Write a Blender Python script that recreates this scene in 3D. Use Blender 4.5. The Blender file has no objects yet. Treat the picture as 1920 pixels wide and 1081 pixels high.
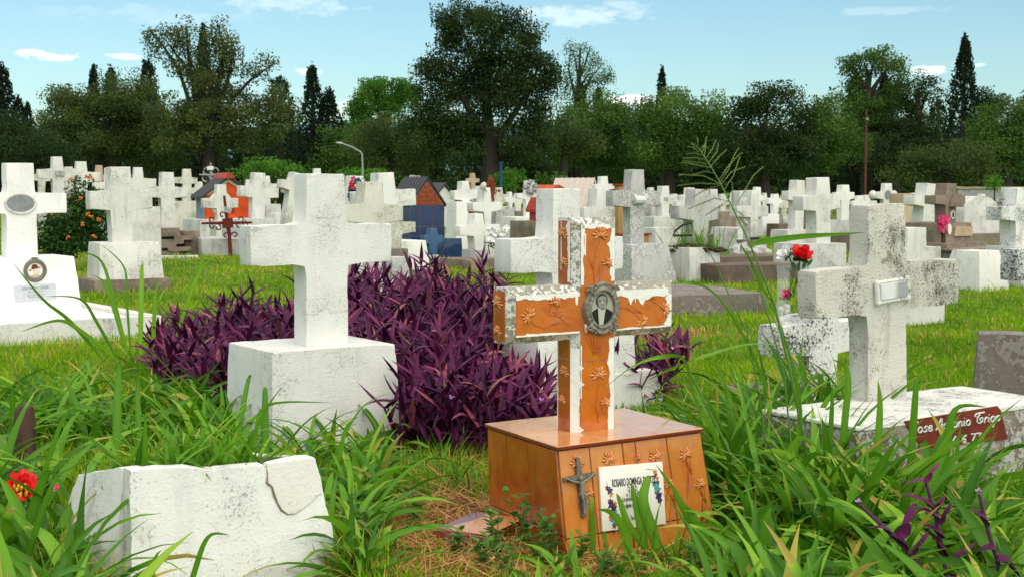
import bpy, bmesh, math, random
import numpy as np
from mathutils import Vector, Matrix, noise as mnoise
SC = bpy.context.scene
COL = SC.collection
RNG = random.Random(7)
NR = np.random.default_rng(11)
# ------------------------------------------------------------------ camera
F, CX, CY, HY, H = 2600.0, 960.0, 540.5, 355.0, 1.2
PITCH = math.atan((CY - HY) / F)
CP, SP = math.cos(PITCH), math.sin(PITCH)
CAM = Vector((0, 0, H))
cam_d = bpy.data.cameras.new('camera')
cam = bpy.data.objects.new('camera', cam_d)
COL.objects.link(cam)
SC.camera = cam
cam.location = CAM
cam.rotation_euler = (math.pi / 2 - PITCH, 0, 0)
cam_d.sensor_width = 36
cam_d.lens = F / 1920 * 36
cam_d.clip_start = 0.05
cam_d.clip_end = 12000
cam_d.dof.use_dof = True
cam_d.dof.focus_distance = 5.4
cam_d.dof.aperture_fstop = 16

def ray(px, py):
    u, v = (px - CX) / F, (CY - py) / F
    return Vector((u, CP + v * SP, -SP + v * CP))
def P(px, py, d):                        # point seen at a pixel, at distance d in front of the camera
    r = ray(px, py)
    return CAM + r * (d / r.y)
def PZ(px, py, z):                       # point seen at a pixel, at height z
    r = ray(px, py)
    return CAM + r * ((z - H) / r.z)
def G(px, py):
    return PZ(px, py, 0)
class Plane:                             # upright plane through a ground point, turned by a
    def __init__(s, A, a):
        s.A = Vector((A[0], A[1], 0)); s.a = math.radians(a)
        s.X = Vector((math.cos(s.a), math.sin(s.a), 0)); s.N = Vector((math.sin(s.a), -math.cos(s.a), 0))
    def __call__(s, px, py):
        r = ray(px, py)
        t = (s.A - CAM).dot(s.N) / r.dot(s.N)
        p = CAM + r * t - s.A
        return p.dot(s.X), p.z
    def fwd(s, k):
        return Plane(s.A + s.N * k, math.degrees(s.a))

# ------------------------------------------------------------------ materials
MATS = {}
class NT:
    def __init__(s, name):
        s.m = bpy.data.materials.new(name); s.m.use_nodes = True
        s.t = s.m.node_tree; s.n = s.t.nodes; s.n.clear()
        s.out = s.n.new('ShaderNodeOutputMaterial')
    def link(s, a, b): s.t.links.new(a, b)
    def node(s, typ, **kw):
        x = s.n.new(typ)
        for k, v in kw.items(): setattr(x, k, v)
        return x
    def setin(s, sock, v):
        if isinstance(v, bpy.types.NodeSocket): s.link(v, sock)
        elif isinstance(v, (tuple, list)) and len(v) == 3 and sock.type == 'RGBA': sock.default_value = (*v, 1)
        else: sock.default_value = v
    def math(s, op, a, b=0.0, c=None, clamp=False):
        x = s.node('ShaderNodeMath', operation=op, use_clamp=clamp)
        s.setin(x.inputs[0], a); s.setin(x.inputs[1], b)
        if c is not None: s.setin(x.inputs[2], c)
        return x.outputs[0]
    def vmath(s, op, a, b):
        x = s.node('ShaderNodeVectorMath', operation=op)
        s.setin(x.inputs[0], a); s.setin(x.inputs[1], b)
        return x.outputs[0]
    def ramp(s, v, a, b, lo=0.0, hi=1.0):
        x = s.node('ShaderNodeMapRange', interpolation_type='SMOOTHSTEP')
        s.setin(x.inputs[0], v); x.inputs[1].default_value = a; x.inputs[2].default_value = b
        x.inputs[3].default_value = lo; x.inputs[4].default_value = hi
        return x.outputs[0]
    def noise(s, co, scale, detail=4, rough=.55, dist=0.0):
        x = s.node('ShaderNodeTexNoise')
        s.setin(x.inputs['Vector'], co); x.inputs['Scale'].default_value = scale
        x.inputs['Detail'].default_value = detail; x.inputs['Roughness'].default_value = rough
        x.inputs['Distortion'].default_value = dist
        return x.outputs[0]
    def mix(s, f, a, b):
        x = s.node('ShaderNodeMix', data_type='RGBA')
        s.setin(x.inputs[0], f); s.setin(x.inputs[6], a); s.setin(x.inputs[7], b)
        return x.outputs[2]
    def coords(s, scale=(1, 1, 1)):
        tc = s.node('ShaderNodeTexCoord'); oi = s.node('ShaderNodeObjectInfo')
        off = s.vmath('SCALE', (37.0, 91.0, 53.0), (0, 0, 0)).node
        s.link(oi.outputs['Random'], off.inputs['Scale'])
        v = s.vmath('ADD', tc.outputs['Object'], off.outputs[0])
        return v
    def bsdf(s, color, rough=.8, spec=.3, bump=None, bdist=.01, bstr=.5, metal=0, coat=0):
        b = s.node('ShaderNodeBsdfPrincipled')
        s.setin(b.inputs['Base Color'], color); s.setin(b.inputs['Roughness'], rough)
        b.inputs['Specular IOR Level'].default_value = spec; b.inputs['Metallic'].default_value = metal
        b.inputs['Coat Weight'].default_value = coat; b.inputs['Coat Roughness'].default_value = .06
        if bump is not None:
            k = s.node('ShaderNodeBump'); s.setin(k.inputs['Height'], bump)
            k.inputs['Distance'].default_value = bdist; k.inputs['Strength'].default_value = bstr
            s.link(k.outputs[0], b.inputs['Normal'])
        s.link(b.outputs[0], s.out.inputs[0])
        return b

def stone(name, base=(.82, .81, .77), grime=.35, gcol=(.3, .29, .27), gt=(.48, .72), speck=.5, st=(.60, .66), sscale=38,
          scol=(.07, .065, .055), streak=.3, rust=0.0, crack=.0, bstr=.45, rcol=(.22, .09, .03), low=3.0, paint=0.0):
    t = NT(name); co = t.coords()
    n1 = t.noise(co, low, 6, .62)
    n2 = t.noise(co, sscale, 5, .7)
    n2b = t.noise(co, sscale * 2.7, 3, .7)
    sc = t.vmath('MULTIPLY', co, (16, 16, 1.6))
    n3 = t.noise(sc, 1.0, 3, .6)
    br = t.noise(t.vmath('MULTIPLY', co, (9, 9, 90)), 1.0, 3, .6)
    col = t.mix(t.ramp(t.noise(co, 1.3, 4), .3, .75), base, tuple(c * .9 for c in base))
    col = t.mix(t.math('MULTIPLY', t.ramp(n3, .52, .75), streak), col, gcol)
    g = t.math('MULTIPLY', t.ramp(t.math('ADD', t.math('MULTIPLY', n2, .35), t.math('MULTIPLY', n1, .75)), gt[0], gt[1]), grime)
    col = t.mix(g, col, gcol)
    # small dark lichen specks, gathered in patches
    sm = t.math('ADD', t.math('MULTIPLY', t.math('SUBTRACT', n1, .5), .62), n2)
    sk = t.math('MULTIPLY', t.ramp(sm, st[0], st[1]), speck)
    sm2 = t.math('ADD', t.math('MULTIPLY', t.math('SUBTRACT', n1, .5), .6), n2b)
    sk2 = t.math('MULTIPLY', t.ramp(sm2, st[0] + .02, st[1] + .03), speck * .8)
    col = t.mix(t.math('MAXIMUM', sk, sk2), col, scol)
    if paint:                                                        # remains of whitewash
        pm = t.ramp(t.math('ADD', n2, t.math('MULTIPLY', t.math('SUBTRACT', n1, .5), .8)), .52, .56)
        col = t.mix(t.math('MULTIPLY', pm, paint), col, (.8, .79, .76))
    if rust:
        col = t.mix(t.math('MULTIPLY', t.ramp(t.noise(co, 9, 5, .7, 1.0), .58, .70), rust), col, rcol)
    if crack:
        vo = t.node('ShaderNodeTexVoronoi', feature='DISTANCE_TO_EDGE')
        t.setin(vo.inputs['Vector'], t.vmath('ADD', co, t.vmath('SCALE', co, (0, 0, 0))))
        wob = t.node('ShaderNodeTexNoise'); t.setin(wob.inputs['Vector'], co); wob.inputs['Scale'].default_value = 6
        vv = t.vmath('ADD', co, t.vmath('MULTIPLY', wob.outputs['Color'], (.18, .18, .18)))
        t.setin(vo.inputs['Vector'], vv); vo.inputs['Scale'].default_value = 2.6
        cm = t.math('MULTIPLY', t.ramp(vo.outputs['Distance'], .012, .004), t.ramp(n1, .46, .56))
        col = t.mix(t.math('MULTIPLY', cm, crack), col, (.16, .15, .13))
    hgt = t.math('ADD', t.math('MULTIPLY', n2, .8), t.math('ADD', t.math('MULTIPLY', n2b, .35), t.math('MULTIPLY', br, .16)))
    hgt = t.math('ADD', hgt, t.math('MULTIPLY', n1, 2.0))
    t.bsdf(col, .88, .2, hgt, .012, bstr)
    MATS[name] = t.m
    return t.m

stone('paint_white_fresh', (.86, .85, .81), grime=.12, speck=.12, streak=.10, st=(.66, .7))
stone('paint_white', (.83, .82, .765), grime=.3, gcol=(.46, .45, .41), speck=.55, st=(.605, .66), sscale=105, streak=.25, crack=.28, bstr=.45)
stone('paint_white_far', (.74, .72, .66), grime=.6, gcol=(.44, .43, .38), gt=(.5, .75), speck=.28, st=(.6, .7), sscale=26, streak=.5, bstr=.25)
stone('paint_white_bright', (.80, .785, .73), grime=.2, gcol=(.5, .48, .42), speck=.2, sscale=20, st=(.63, .7), streak=.25, bstr=.2)
stone('paint_dirty', (.74, .725, .665), grime=.55, gcol=(.36, .35, .31), gt=(.48, .74), speck=.45, st=(.60, .68), sscale=48, streak=.55)
stone('paint_yellowed', (.66, .64, .55), grime=.6, gcol=(.36, .34, .24), speck=.7, st=(.58, .64), sscale=40, streak=.3)
stone('paint_lichen', (.80, .77, .68), grime=.8, gcol=(.27, .25, .20), gt=(.545, .68), speck=.9, st=(.60, .64), sscale=110, streak=.35, rust=.7, bstr=1.0, low=5.5, rcol=(.22, .12, .06))
stone('paint_blackspot', (.80, .79, .75), grime=.5, gcol=(.28, .28, .27), gt=(.52, .68), speck=.95, st=(.57, .61), sscale=55, streak=.1, bstr=.7, scol=(.05, .05, .055))
stone('paint_flecked', (.80, .785, .73), grime=.25, speck=.75, st=(.60, .65), sscale=46, streak=.15, rust=.12, crack=.5, bstr=.9)
stone('paint_stained', (.64, .62, .56), grime=.85, gcol=(.27, .26, .23), gt=(.47, .68), speck=.4, sscale=30, streak=.9, bstr=.3)
stone('grey_mottled', (.50, .49, .47), grime=.8, gcol=(.2, .195, .185), gt=(.46, .62), speck=.4, st=(.58, .66), sscale=30, streak=.3, paint=.55)
stone('grey_stone', (.50, .49, .46), grime=.6, gcol=(.27, .265, .25), speck=.35, sscale=18, streak=.6, bstr=.25)
stone('grey_light', (.64, .63, .59), grime=.6, gcol=(.38, .37, .34), speck=.35, sscale=22, streak=.55, bstr=.3)
stone('brown_cement', (.30, .24, .18), grime=.7, gcol=(.15, .115, .09), gt=(.42, .65), speck=.4, sscale=25, streak=.3)
stone('brown_dark', (.17, .125, .095), grime=.7, gcol=(.08, .06, .05), speck=.3, sscale=22, streak=.3)
stone('brown_slab', (.21, .18, .155), grime=.8, gcol=(.12, .09, .07), gt=(.4, .65), speck=.5, sscale=25, streak=.2, paint=.18, rust=.3)
stone('tan_cement', (.52, .40, .26), grime=.4, gcol=(.34, .25, .16), speck=.3, sscale=20, streak=.4)
stone('cement_chamfer', (.40, .37, .29), grime=.7, gcol=(.24, .22, .16), gt=(.42, .6), speck=.5, st=(.55, .62), sscale=60, streak=.1, paint=.85, bstr=.7)
stone('plaster_patch', (.80, .775, .71), grime=.7, gcol=(.70, .65, .56), gt=(.45, .65), speck=.5, sscale=90, streak=.1)
stone('peeled_side', (.45, .40, .33), grime=.9, gcol=(.17, .14, .11), gt=(.42, .58), speck=.8, st=(.55, .62), sscale=30, rust=.5, streak=.2, paint=.45, bstr=.9)
stone('bark', (.045, .037, .03), grime=.6, gcol=(.02, .017, .015), speck=.2, streak=.7, sscale=9, bstr=.6)
stone('wood_grey', (.10, .055, .04), grime=.5, gcol=(.05, .03, .025), speck=.3, streak=.9, sscale=40)
stone('soil', (.075, .05, .033), grime=.6, gcol=(.04, .028, .02), speck=.3, sscale=60, bstr=1)

def glaze(name, col, col2, rough=.12, bscale=14, coat=.6, b=.12):
    t = NT(name); co = t.coords()
    n = t.noise(co, 5, 5, .6); n2 = t.noise(co, bscale, 3)
    n3 = t.noise(t.vmath('MULTIPLY', co, (22, 22, 2.5)), 1, 3)
    c = t.mix(t.ramp(n, .35, .7), col, col2)
    c = t.mix(t.math('MULTIPLY', t.ramp(n3, .5, .75), .45), c, tuple(x * .6 for x in col2))
    c = t.mix(t.math('MULTIPLY', t.ramp(t.noise(co, 90, 2), .66, .72), .35), c, tuple(min(1, x * 1.6) for x in col))
    t.bsdf(c, rough, .45, n2, .004, b, coat=coat)
    MATS[name] = t.m
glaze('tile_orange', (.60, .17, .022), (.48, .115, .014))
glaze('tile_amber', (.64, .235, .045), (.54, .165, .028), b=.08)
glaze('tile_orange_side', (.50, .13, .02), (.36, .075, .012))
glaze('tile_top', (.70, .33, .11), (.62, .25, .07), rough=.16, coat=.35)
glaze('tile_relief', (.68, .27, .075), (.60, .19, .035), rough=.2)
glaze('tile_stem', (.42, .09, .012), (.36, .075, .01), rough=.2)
glaze('tile_blue', (.012, .035, .12), (.010, .026, .085))
glaze('tile_rim', (.24, .035, .02), (.18, .025, .015), rough=.25)

def plain(name, col, rough=.6, spec=.3, var=.25, scale=12, bump=.2, metal=0, vscale=None):
    t = NT(name); co = t.coords()
    if vscale: co = t.vmath('MULTIPLY', co, vscale)
    n = t.noise(co, scale, 5, .6)
    c = t.mix(t.ramp(n, .3, .7), col, tuple(x * (1 - var) for x in col))
    c = t.mix(t.math('MULTIPLY', t.ramp(t.noise(co, scale * 4, 3, .7), .6, .7), var), c, tuple(x * .5 for x in col))
    t.bsdf(c, rough, spec, n, .006, bump, metal=metal)
    MATS[name] = t.m
plain('white_paint_thick', (.86, .85, .80), .55, .3, .06, 40, .5)
plain('ceramic_white', (.84, .80, .70), .15, .5, .05, 8, .05)
plain('grout', (.16, .13, .10), .9, .1, .4, 60)
plain('ink', (.02, .02, .022), .6)
plain('ink_soft', (.09, .09, .10), .6)
plain('bronze', (.17, .145, .105), .45, .5, .4, 60, .4)
plain('bronze_dull', (.26, .235, .18), .5, .5, .45, 45, .5)
plain('photo_back', (.42, .42, .35), .2, .5, .08)
plain('photo_skin', (.30, .30, .26), .2, .5, .1, 30)
plain('photo_shade', (.13, .13, .115), .2, .5, .1, 30)
plain('photo_dark', (.012, .012, .014), .2, .5, .3)
plain('photo_shirt', (.52, .52, .42), .2, .5, .08)
plain('photo_hair', (.07, .07, .07), .2, .5, .5, 60)
plain('deco_purple', (.07, .05, .20), .2); plain('deco_teal', (.10, .42, .45), .2); plain('deco_orange', (.62, .26, .06), .2)
plain('deco_brown', (.20, .05, .035), .2)
plain('rust_red', (.16, .025, .016), .75, .2, .4, 30, .4)
plain('rust_plate', (.21, .033, .017), .6, .3, .45, 14, .3)
plain('letter_white', (.72, .74, .70), .6, .2, .2, 50)
plain('letter_grey', (.28, .28, .30), .7)
plain('marble', (.66, .66, .66), .3, .4, .05)
plain('metal_grey', (.33, .33, .34), .4, .5, .25, 20, .1, .5)
plain('lamp_grey', (.30, .31, .32), .5, .4, .2)
plain('metal_tag', (.42, .42, .43), .5, .4, .3)
plain('plaque_grey', (.56, .57, .60), .4, .4, .12, 20)
plain('shrine_orange', (.62, .075, .012), .7, .2, .3, 4)
plain('shrine_bluegrey', (.22, .27, .32), .7, .2, .2)
plain('roof_dark', (.035, .037, .045), .45, .4, .35, 8)
plain('roof_red', (.42, .05, .03), .6, .3, .3)
plain('roof_orange', (.55, .085, .025), .6, .3, .3, 10)
plain('brick_red', (.33, .075, .03), .85, .15, .4, 16, .5)
plain('mortar', (.32, .25, .18), .9, .1)
plain('cross_blue', (.06, .13, .25), .35, .4, .2)
plain('roof_pink', (.72, .60, .52), .6, .2, .15)
plain('cream_wall', (.62, .52, .36), .7, .2, .25, 6)
plain('wood_tan', (.50, .30, .12), .7, .2, .35, 3, .2, vscale=(8, 8, 1))
plain('lantern_red', (.42, .075, .05), .7, .2, .3)
plain('post_blue', (.012, .07, .19), .5)
plain('pole_brown', (.12, .05, .035), .8, .2, .4)
plain('petal_red', (.72, .008, .012), .45, .3, .25, 40, .2)
plain('petal_pink', (.80, .07, .22), .45, .3, .25, 40, .2)
plain('petal_white', (.85, .83, .80), .5, .3, .06, 40, .2)
plain('petal_orange', (.75, .17, .015), .5, .3, .25)
plain('petal_lilac', (.55, .25, .55), .5, .3, .25)
plain('petal_yellow', (.75, .50, .03), .5)
plain('leaf_plastic', (.04, .16, .035), .4, .4, .3)
plain('wire_dark', (.03, .025, .02), .7)
plain('wet_straw', (.30, .17, .055), .85, .15, .4, 30)

def veined(name):
    t = NT(name); co = t.coords()
    w = t.node('ShaderNodeTexWave', wave_type='BANDS', bands_direction='Z')
    t.setin(w.inputs['Vector'], t.vmath('MULTIPLY', co, (4, 1, 22))); w.inputs['Scale'].default_value = .55
    w.inputs['Distortion'].default_value = 7; w.inputs['Detail'].default_value = 3; w.inputs['Detail Scale'].default_value = 1.2
    c = t.mix(t.ramp(w.outputs['Fac'], .55, .95), (.70, .70, .69), (.34, .34, .36))
    t.bsdf(c, .3, .4); MATS[name] = t.m
veined('marble_veined')

def clear(name):
    t = NT(name)
    b = t.bsdf((.95, .98, .97), .06, .5)
    b.inputs['Transmission Weight'].default_value = .0
    b.inputs['Alpha'].default_value = .17
    MATS[name] = t.m
clear('clear_plastic')

def leafy(name, ramp, transl=.3, rough=.45, spec=.25, attr='tint', gain=1.0):
    t = NT(name)
    a = t.node('ShaderNodeAttribute', attribute_name=attr)
    r = t.node('ShaderNodeValToRGB'); t.link(a.outputs['Fac'], r.inputs[0])
    els = r.color_ramp.elements
    els[0].position = ramp[0][0]; els[0].color = (*[c * gain for c in ramp[0][1]], 1)
    els[1].position = ramp[-1][0]; els[1].color = (*[c * gain for c in ramp[-1][1]], 1)
    for p, c in ramp[1:-1]:
        e = els.new(p); e.color = (*[k * gain for k in c], 1)
    b = t.node('ShaderNodeBsdfPrincipled'); t.link(r.outputs[0], b.inputs['Base Color'])
    b.inputs['Roughness'].default_value = rough; b.inputs['Specular IOR Level'].default_value = spec
    tr = t.node('ShaderNodeBsdfTranslucent'); t.link(r.outputs[0], tr.inputs[0])
    mx = t.node('ShaderNodeMixShader'); mx.inputs[0].default_value = transl
    t.link(b.outputs[0], mx.inputs[1]); t.link(tr.outputs[0], mx.inputs[2]); t.link(mx.outputs[0], t.out.inputs[0])
    MATS[name] = t.m
leafy('blade_lawn', [(0, (.065, .19, .005)), (.5, (.185, .375, .007)), (.88, (.36, .51, .014)), (.93, (.55, .42, .12)), (1, (.55, .34, .10))], .35, .75, .03)
leafy('blade_coarse', [(0, (.042, .145, .008)), (.45, (.125, .32, .014)), (.8, (.23, .46, .028)), (.95, (.38, .52, .05)), (1, (.50, .34, .08))], .38, .42, .22)
leafy('straw', [(0, (.24, .095, .025)), (.5, (.45, .21, .06)), (1, (.60, .38, .14))], .15, .7, .15)
leafy('leaf_purple', [(0, (.022, .003, .017)), (.5, (.076, .008, .050)), (.82, (.165, .022, .095)), (.93, (.30, .055, .10)), (1, (.30, .15, .09))], .10, .5, .18)
leafy('leaf_weed', [(0, (.03, .11, .012)), (1, (.09, .24, .03))], .3, .45, .3)
leafy('leaf_dark', [(0, (.012, .024, .008)), (.5, (.027, .050, .014)), (1, (.058, .088, .024))], .42, .6, .1, gain=1.5)
leafy('leaf_brownish', [(0, (.028, .042, .013)), (.5, (.053, .078, .021)), (1, (.092, .13, .036))], .42, .6, .1, gain=1.65)
leafy('leaf_mid', [(0, (.022, .050, .010)), (.5, (.050, .098, .018)), (1, (.095, .16, .032))], .42, .6, .1, gain=1.8)
leafy('leaf_bright', [(0, (.030, .085, .010)), (.5, (.065, .17, .018)), (1, (.13, .26, .035))], .42, .6, .1, gain=1.4)
leafy('leaf_cypress', [(0, (.008, .017, .009)), (.5, (.015, .031, .014)), (1, (.028, .05, .021))], .42, .6, .1, gain=1.25)
leafy('leaf_lantana', [(0, (.015, .05, .010)), (.5, (.035, .095, .018)), (1, (.08, .17, .03))], .2, .5, .2)

def ground_mat():
    t = NT('ground'); tc = t.node('ShaderNodeTexCoord'); co = tc.outputs['Object']
    n1 = t.noise(co, .7, 6, .65); n2 = t.noise(co, 6, 5, .7); n3 = t.noise(co, 60, 4, .7)
    g = t.mix(t.ramp(n2, .35, .65), (.08, .14, .012), (.16, .24, .02))
    s = t.mix(t.ramp(n3, .35, .65), (.13, .062, .025), (.34, .17, .06))
    at = t.node('ShaderNodeAttribute', attribute_name='bare')
    f = t.ramp(t.math('ADD', t.math('ADD', t.math('MULTIPLY', n1, .6), t.math('MULTIPLY', n2, .4)), at.outputs['Fac']), .56, .78)
    t.bsdf(t.mix(f, g, s), .95, .1, t.math('ADD', n2, n3), .05, .6)
    MATS['ground'] = t.m
ground_mat()

# ------------------------------------------------------------------ object helpers
def link(name, data, parent=None, M=None):
    o = bpy.data.objects.new(name, data); COL.objects.link(o)
    if parent is not None: o.parent = parent
    if M is not None: o.matrix_basis = M
    return o
def tag(o, label=None, cat=None, group=None, kind=None):
    if label: o['label'] = label
    if cat: o['category'] = cat
    if group: o['group'] = group
    if kind: o['kind'] = kind
    return o
def thing(name, label, cat, loc=(0, 0, 0), rz=0, group=None):
    o = link(name, None); o.location = loc; o.rotation_euler = (0, 0, math.radians(rz))
    o.empty_display_size = .1
    return tag(o, label, cat, group, 'thing')
def fin(name, bm, mats, parent=None, M=None, smooth=True, ang=35, label=None):
    me = bpy.data.meshes.new(name); bm.to_mesh(me); bm.free()
    for m in (mats if isinstance(mats, (list, tuple)) else [mats]): me.materials.append(MATS[m])
    if smooth:
        me.polygons.foreach_set('use_smooth', [True] * len(me.polygons))
        me.set_sharp_from_angle(angle=math.radians(ang))
    o = link(name, me, parent, M)
    if label: o['label'] = label
    return o
FX = Matrix(((1, 0, 0, 0), (0, 0, -1, 0), (0, 1, 0, 0), (0, 0, 0, 1)))      # sheet frame: X along the face, Y up, Z outwards (-y)
def fx(x=0, y=0, z=0, rot=0):
    return Matrix.Translation((x, y, z)) @ FX @ Matrix.Rotation(rot, 4, 'Z')

def prism(pts, y0, y1, bev=.006, seg=2, jit=.002, step=.06, bm=None, seed=None, chip=0):
    """outline (x, z), counter-clockwise from the front, pushed from y0 to y1, edges worn and rounded"""
    rr = random.Random(seed if seed is not None else RNG.random())
    out = []
    n = len(pts)
    for i in range(n):
        a = Vector(pts[i]); b = Vector(pts[(i + 1) % n]); L = (b - a).length
        k = max(1, min(24, int(L / step))) if step else 1
        out.append((a, True))
        nr = Vector((-(b - a).y, (b - a).x)).normalized() if L > 1e-6 else Vector((0, 0))
        for j in range(1, k):
            q = a.lerp(b, (j + rr.uniform(-.25, .25)) / k) + nr * rr.uniform(-jit, jit)
            if chip and rr.random() < chip: q += nr * rr.uniform(.003, .010)
            out.append((q, False))
    m = bmesh.new()
    fv = [m.verts.new((p.x, y0, p.y)) for p, _ in out]
    bv = [m.verts.new((p.x, y1, p.y)) for p, _ in out]
    m.faces.new(fv); m.faces.new(bv[::-1])
    N = len(out)
    for i in range(N):
        j = (i + 1) % N
        m.faces.new((fv[j], fv[i], bv[i], bv[j]))
    m.edges.ensure_lookup_table()
    if bev:
        es = []
        fs, bs = set(fv), set(bv)
        for e in m.edges:
            a, b = e.verts
            if (a in fs and b in fs) or (a in bs and b in bs): es.append(e)
        for i, (p, corner) in enumerate(out):
            if corner:
                e = m.edges.get((fv[i], bv[i]))
                if e: es.append(e)
        bmesh.ops.bevel(m, geom=es, offset=bev, segments=seg, profile=.6, affect='EDGES', clamp_overlap=True)
    bmesh.ops.recalc_face_normals(m, faces=m.faces)
    if bm is None: return m
    join(bm, m); return bm
def join(bm, m, M=None, mat=None):
    me = bpy.data.meshes.new('tmp')
    if M is not None: m.transform(M)
    if mat is not None:
        for f in m.faces: f.material_index = mat
    m.to_mesh(me); m.free(); bm.from_mesh(me); bpy.data.meshes.remove(me)
def rect(x0, x1, z0, z1): return [(x0, z0), (x1, z0), (x1, z1), (x0, z1)]
def block(x0, x1, y0, y1, z0, z1, bev=.006, seg=2, jit=.002, step=.07, flare=(0, 0, 0, 0), bm=None, chip=0):
    """box with worn edges; flare widens the foot: left, right, front, back"""
    m = prism(rect(x0, x1, z0, z1), y0, y1, bev, seg, jit, step, chip=chip)
    for v in m.verts:
        k = (z1 - v.co.z) / max(z1 - z0, 1e-6)
        xm, ym = (x0 + x1) / 2, (y0 + y1) / 2
        v.co.x += k * (flare[1] if v.co.x > xm else -flare[0])
        v.co.y += k * (flare[3] if v.co.y > ym else -flare[2])
    if bm is None: return m
    join(bm, m); return bm
def tube(pts, radii, n=8, bm=None, cap=True):
    m = bm or bmesh.new()
    pts = [Vector(p) for p in pts]
    if not isinstance(radii, (list, tuple)): radii = [radii] * len(pts)
    rings = []
    up = Vector((0, 0, 1))
    for i, p in enumerate(pts):
        d = (pts[min(i + 1, len(pts) - 1)] - pts[max(i - 1, 0)]).normalized()
        a = d.cross(up if abs(d.z) < .95 else Vector((1, 0, 0))).normalized(); b = d.cross(a)
        rings.append([m.verts.new(p + (a * math.cos(2 * math.pi * k / n) + b * math.sin(2 * math.pi * k / n)) * radii[i]) for k in range(n)])
    for r, s in zip(rings, rings[1:]):
        for k in range(n):
            m.faces.new((r[k], s[k], s[(k + 1) % n], r[(k + 1) % n]))
    if cap:
        m.faces.new(rings[0]); m.faces.new(rings[-1][::-1])
    return m
def ball(c, r, bm=None, u=10, v=7, M=None):
    m = bmesh.new()
    bmesh.ops.create_uvsphere(m, u_segments=u, v_segments=v, radius=1)
    s = r if isinstance(r, (tuple, list)) else (r, r, r)
    T = Matrix.Translation(c) @ (M.to_4x4() if M else Matrix()) @ Matrix.Diagonal((*s, 1))
    m.transform(T)
    if bm is None: return m
    join(bm, m); return bm
def sheet(pts, z0, z1, bm=None):
    """flat outline in XY with a thickness in Z"""
    m = bmesh.new()
    a = [m.verts.new((x, y, z1)) for x, y in pts]; b = [m.verts.new((x, y, z0)) for x, y in pts]
    m.faces.new(a); m.faces.new(b[::-1])
    for i in range(len(pts)):
        j = (i + 1) % len(pts); m.faces.new((a[i], b[i], b[j], a[j]))
    bmesh.ops.recalc_face_normals(m, faces=m.faces)
    if bm is None: return m
    join(bm, m); return bm
def ellipse(cx, cy, rx, ry, n=32, wob=0, k=8):
    return [(cx + rx * (1 + wob * math.cos(k * t)) * math.cos(t), cy + ry * (1 + wob * math.cos(k * t)) * math.sin(t)) for t in [2 * math.pi * i / n for i in range(n)]]
def text(name, body, size, mat, parent, M, bold=0, sx=1.0, align='CENTER', shear=0):
    c = bpy.data.curves.new(name, 'FONT'); c.body = body; c.size = size; c.align_x = align; c.align_y = 'CENTER'
    c.extrude = .0006; c.offset = bold; c.shear = shear; c.resolution_u = 3
    tmp = bpy.data.objects.new('tmp', c); COL.objects.link(tmp)
    me = bpy.data.meshes.new_from_object(tmp.evaluated_get(bpy.context.evaluated_depsgraph_get()))
    bpy.data.objects.remove(tmp); bpy.data.curves.remove(c)
    me.materials.clear(); me.materials.append(MATS[mat])
    return link(name, me, parent, M @ Matrix.Diagonal((sx, 1, 1, 1)))
def meshnp(name, V, Q, tint, mat, parent=None, tri=False):
    k = 3 if tri else 4
    me = bpy.data.meshes.new(name)
    me.vertices.add(len(V)); me.vertices.foreach_set('co', np.asarray(V, np.float32).ravel())
    me.loops.add(len(Q) * k); me.loops.foreach_set('vertex_index', np.asarray(Q, np.int32).ravel())
    me.polygons.add(len(Q)); me.polygons.foreach_set('loop_start', np.arange(len(Q), dtype=np.int32) * k)
    me.polygons.foreach_set('use_smooth', np.ones(len(Q), bool))
    me.update(calc_edges=True)
    at = me.attributes.new('tint', 'FLOAT', 'POINT'); at.data.foreach_set('value', np.asarray(tint, np.float32).ravel())
    me.materials.append(MATS[mat])
    return link(name, me, parent)
FOOT = []            # footprints kept free of grass: (x, y, angle, x0, x1, y0, y1)
def foot(x, y, a, x0, x1, y0, y1): FOOT.append((x, y, math.radians(a), x0, x1, y0, y1))
def free(X, Y, pad=0.0):
    ok = np.ones(len(X), bool)
    for x, y, a, x0, x1, y0, y1 in FOOT:
        dx, dy = X - x, Y - y
        lx, ly = dx * math.cos(a) + dy * math.sin(a), -dx * math.sin(a) + dy * math.cos(a)
        ok &= ~((lx > x0 - pad) & (lx < x1 + pad) & (ly > y0 - pad) & (ly < y1 + pad))
    return ok
# ------------------------------------------------------------------ graves
A0 = 34
def cross_outline(p0, p1, top, a0, a1, at, ab, zb, tp=0.0):
    """post p0..p1, arms a0..a1 between heights ab and at; tp widens the foot"""
    return [(p0 - tp, zb), (p1 + tp, zb), (p1 + tp * .4, ab), (a1, ab), (a1, at), (p1, at), (p1, top), (p0, top), (p0, at), (a0, at), (a0, ab), (p0 - tp * .4, ab)]

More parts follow.
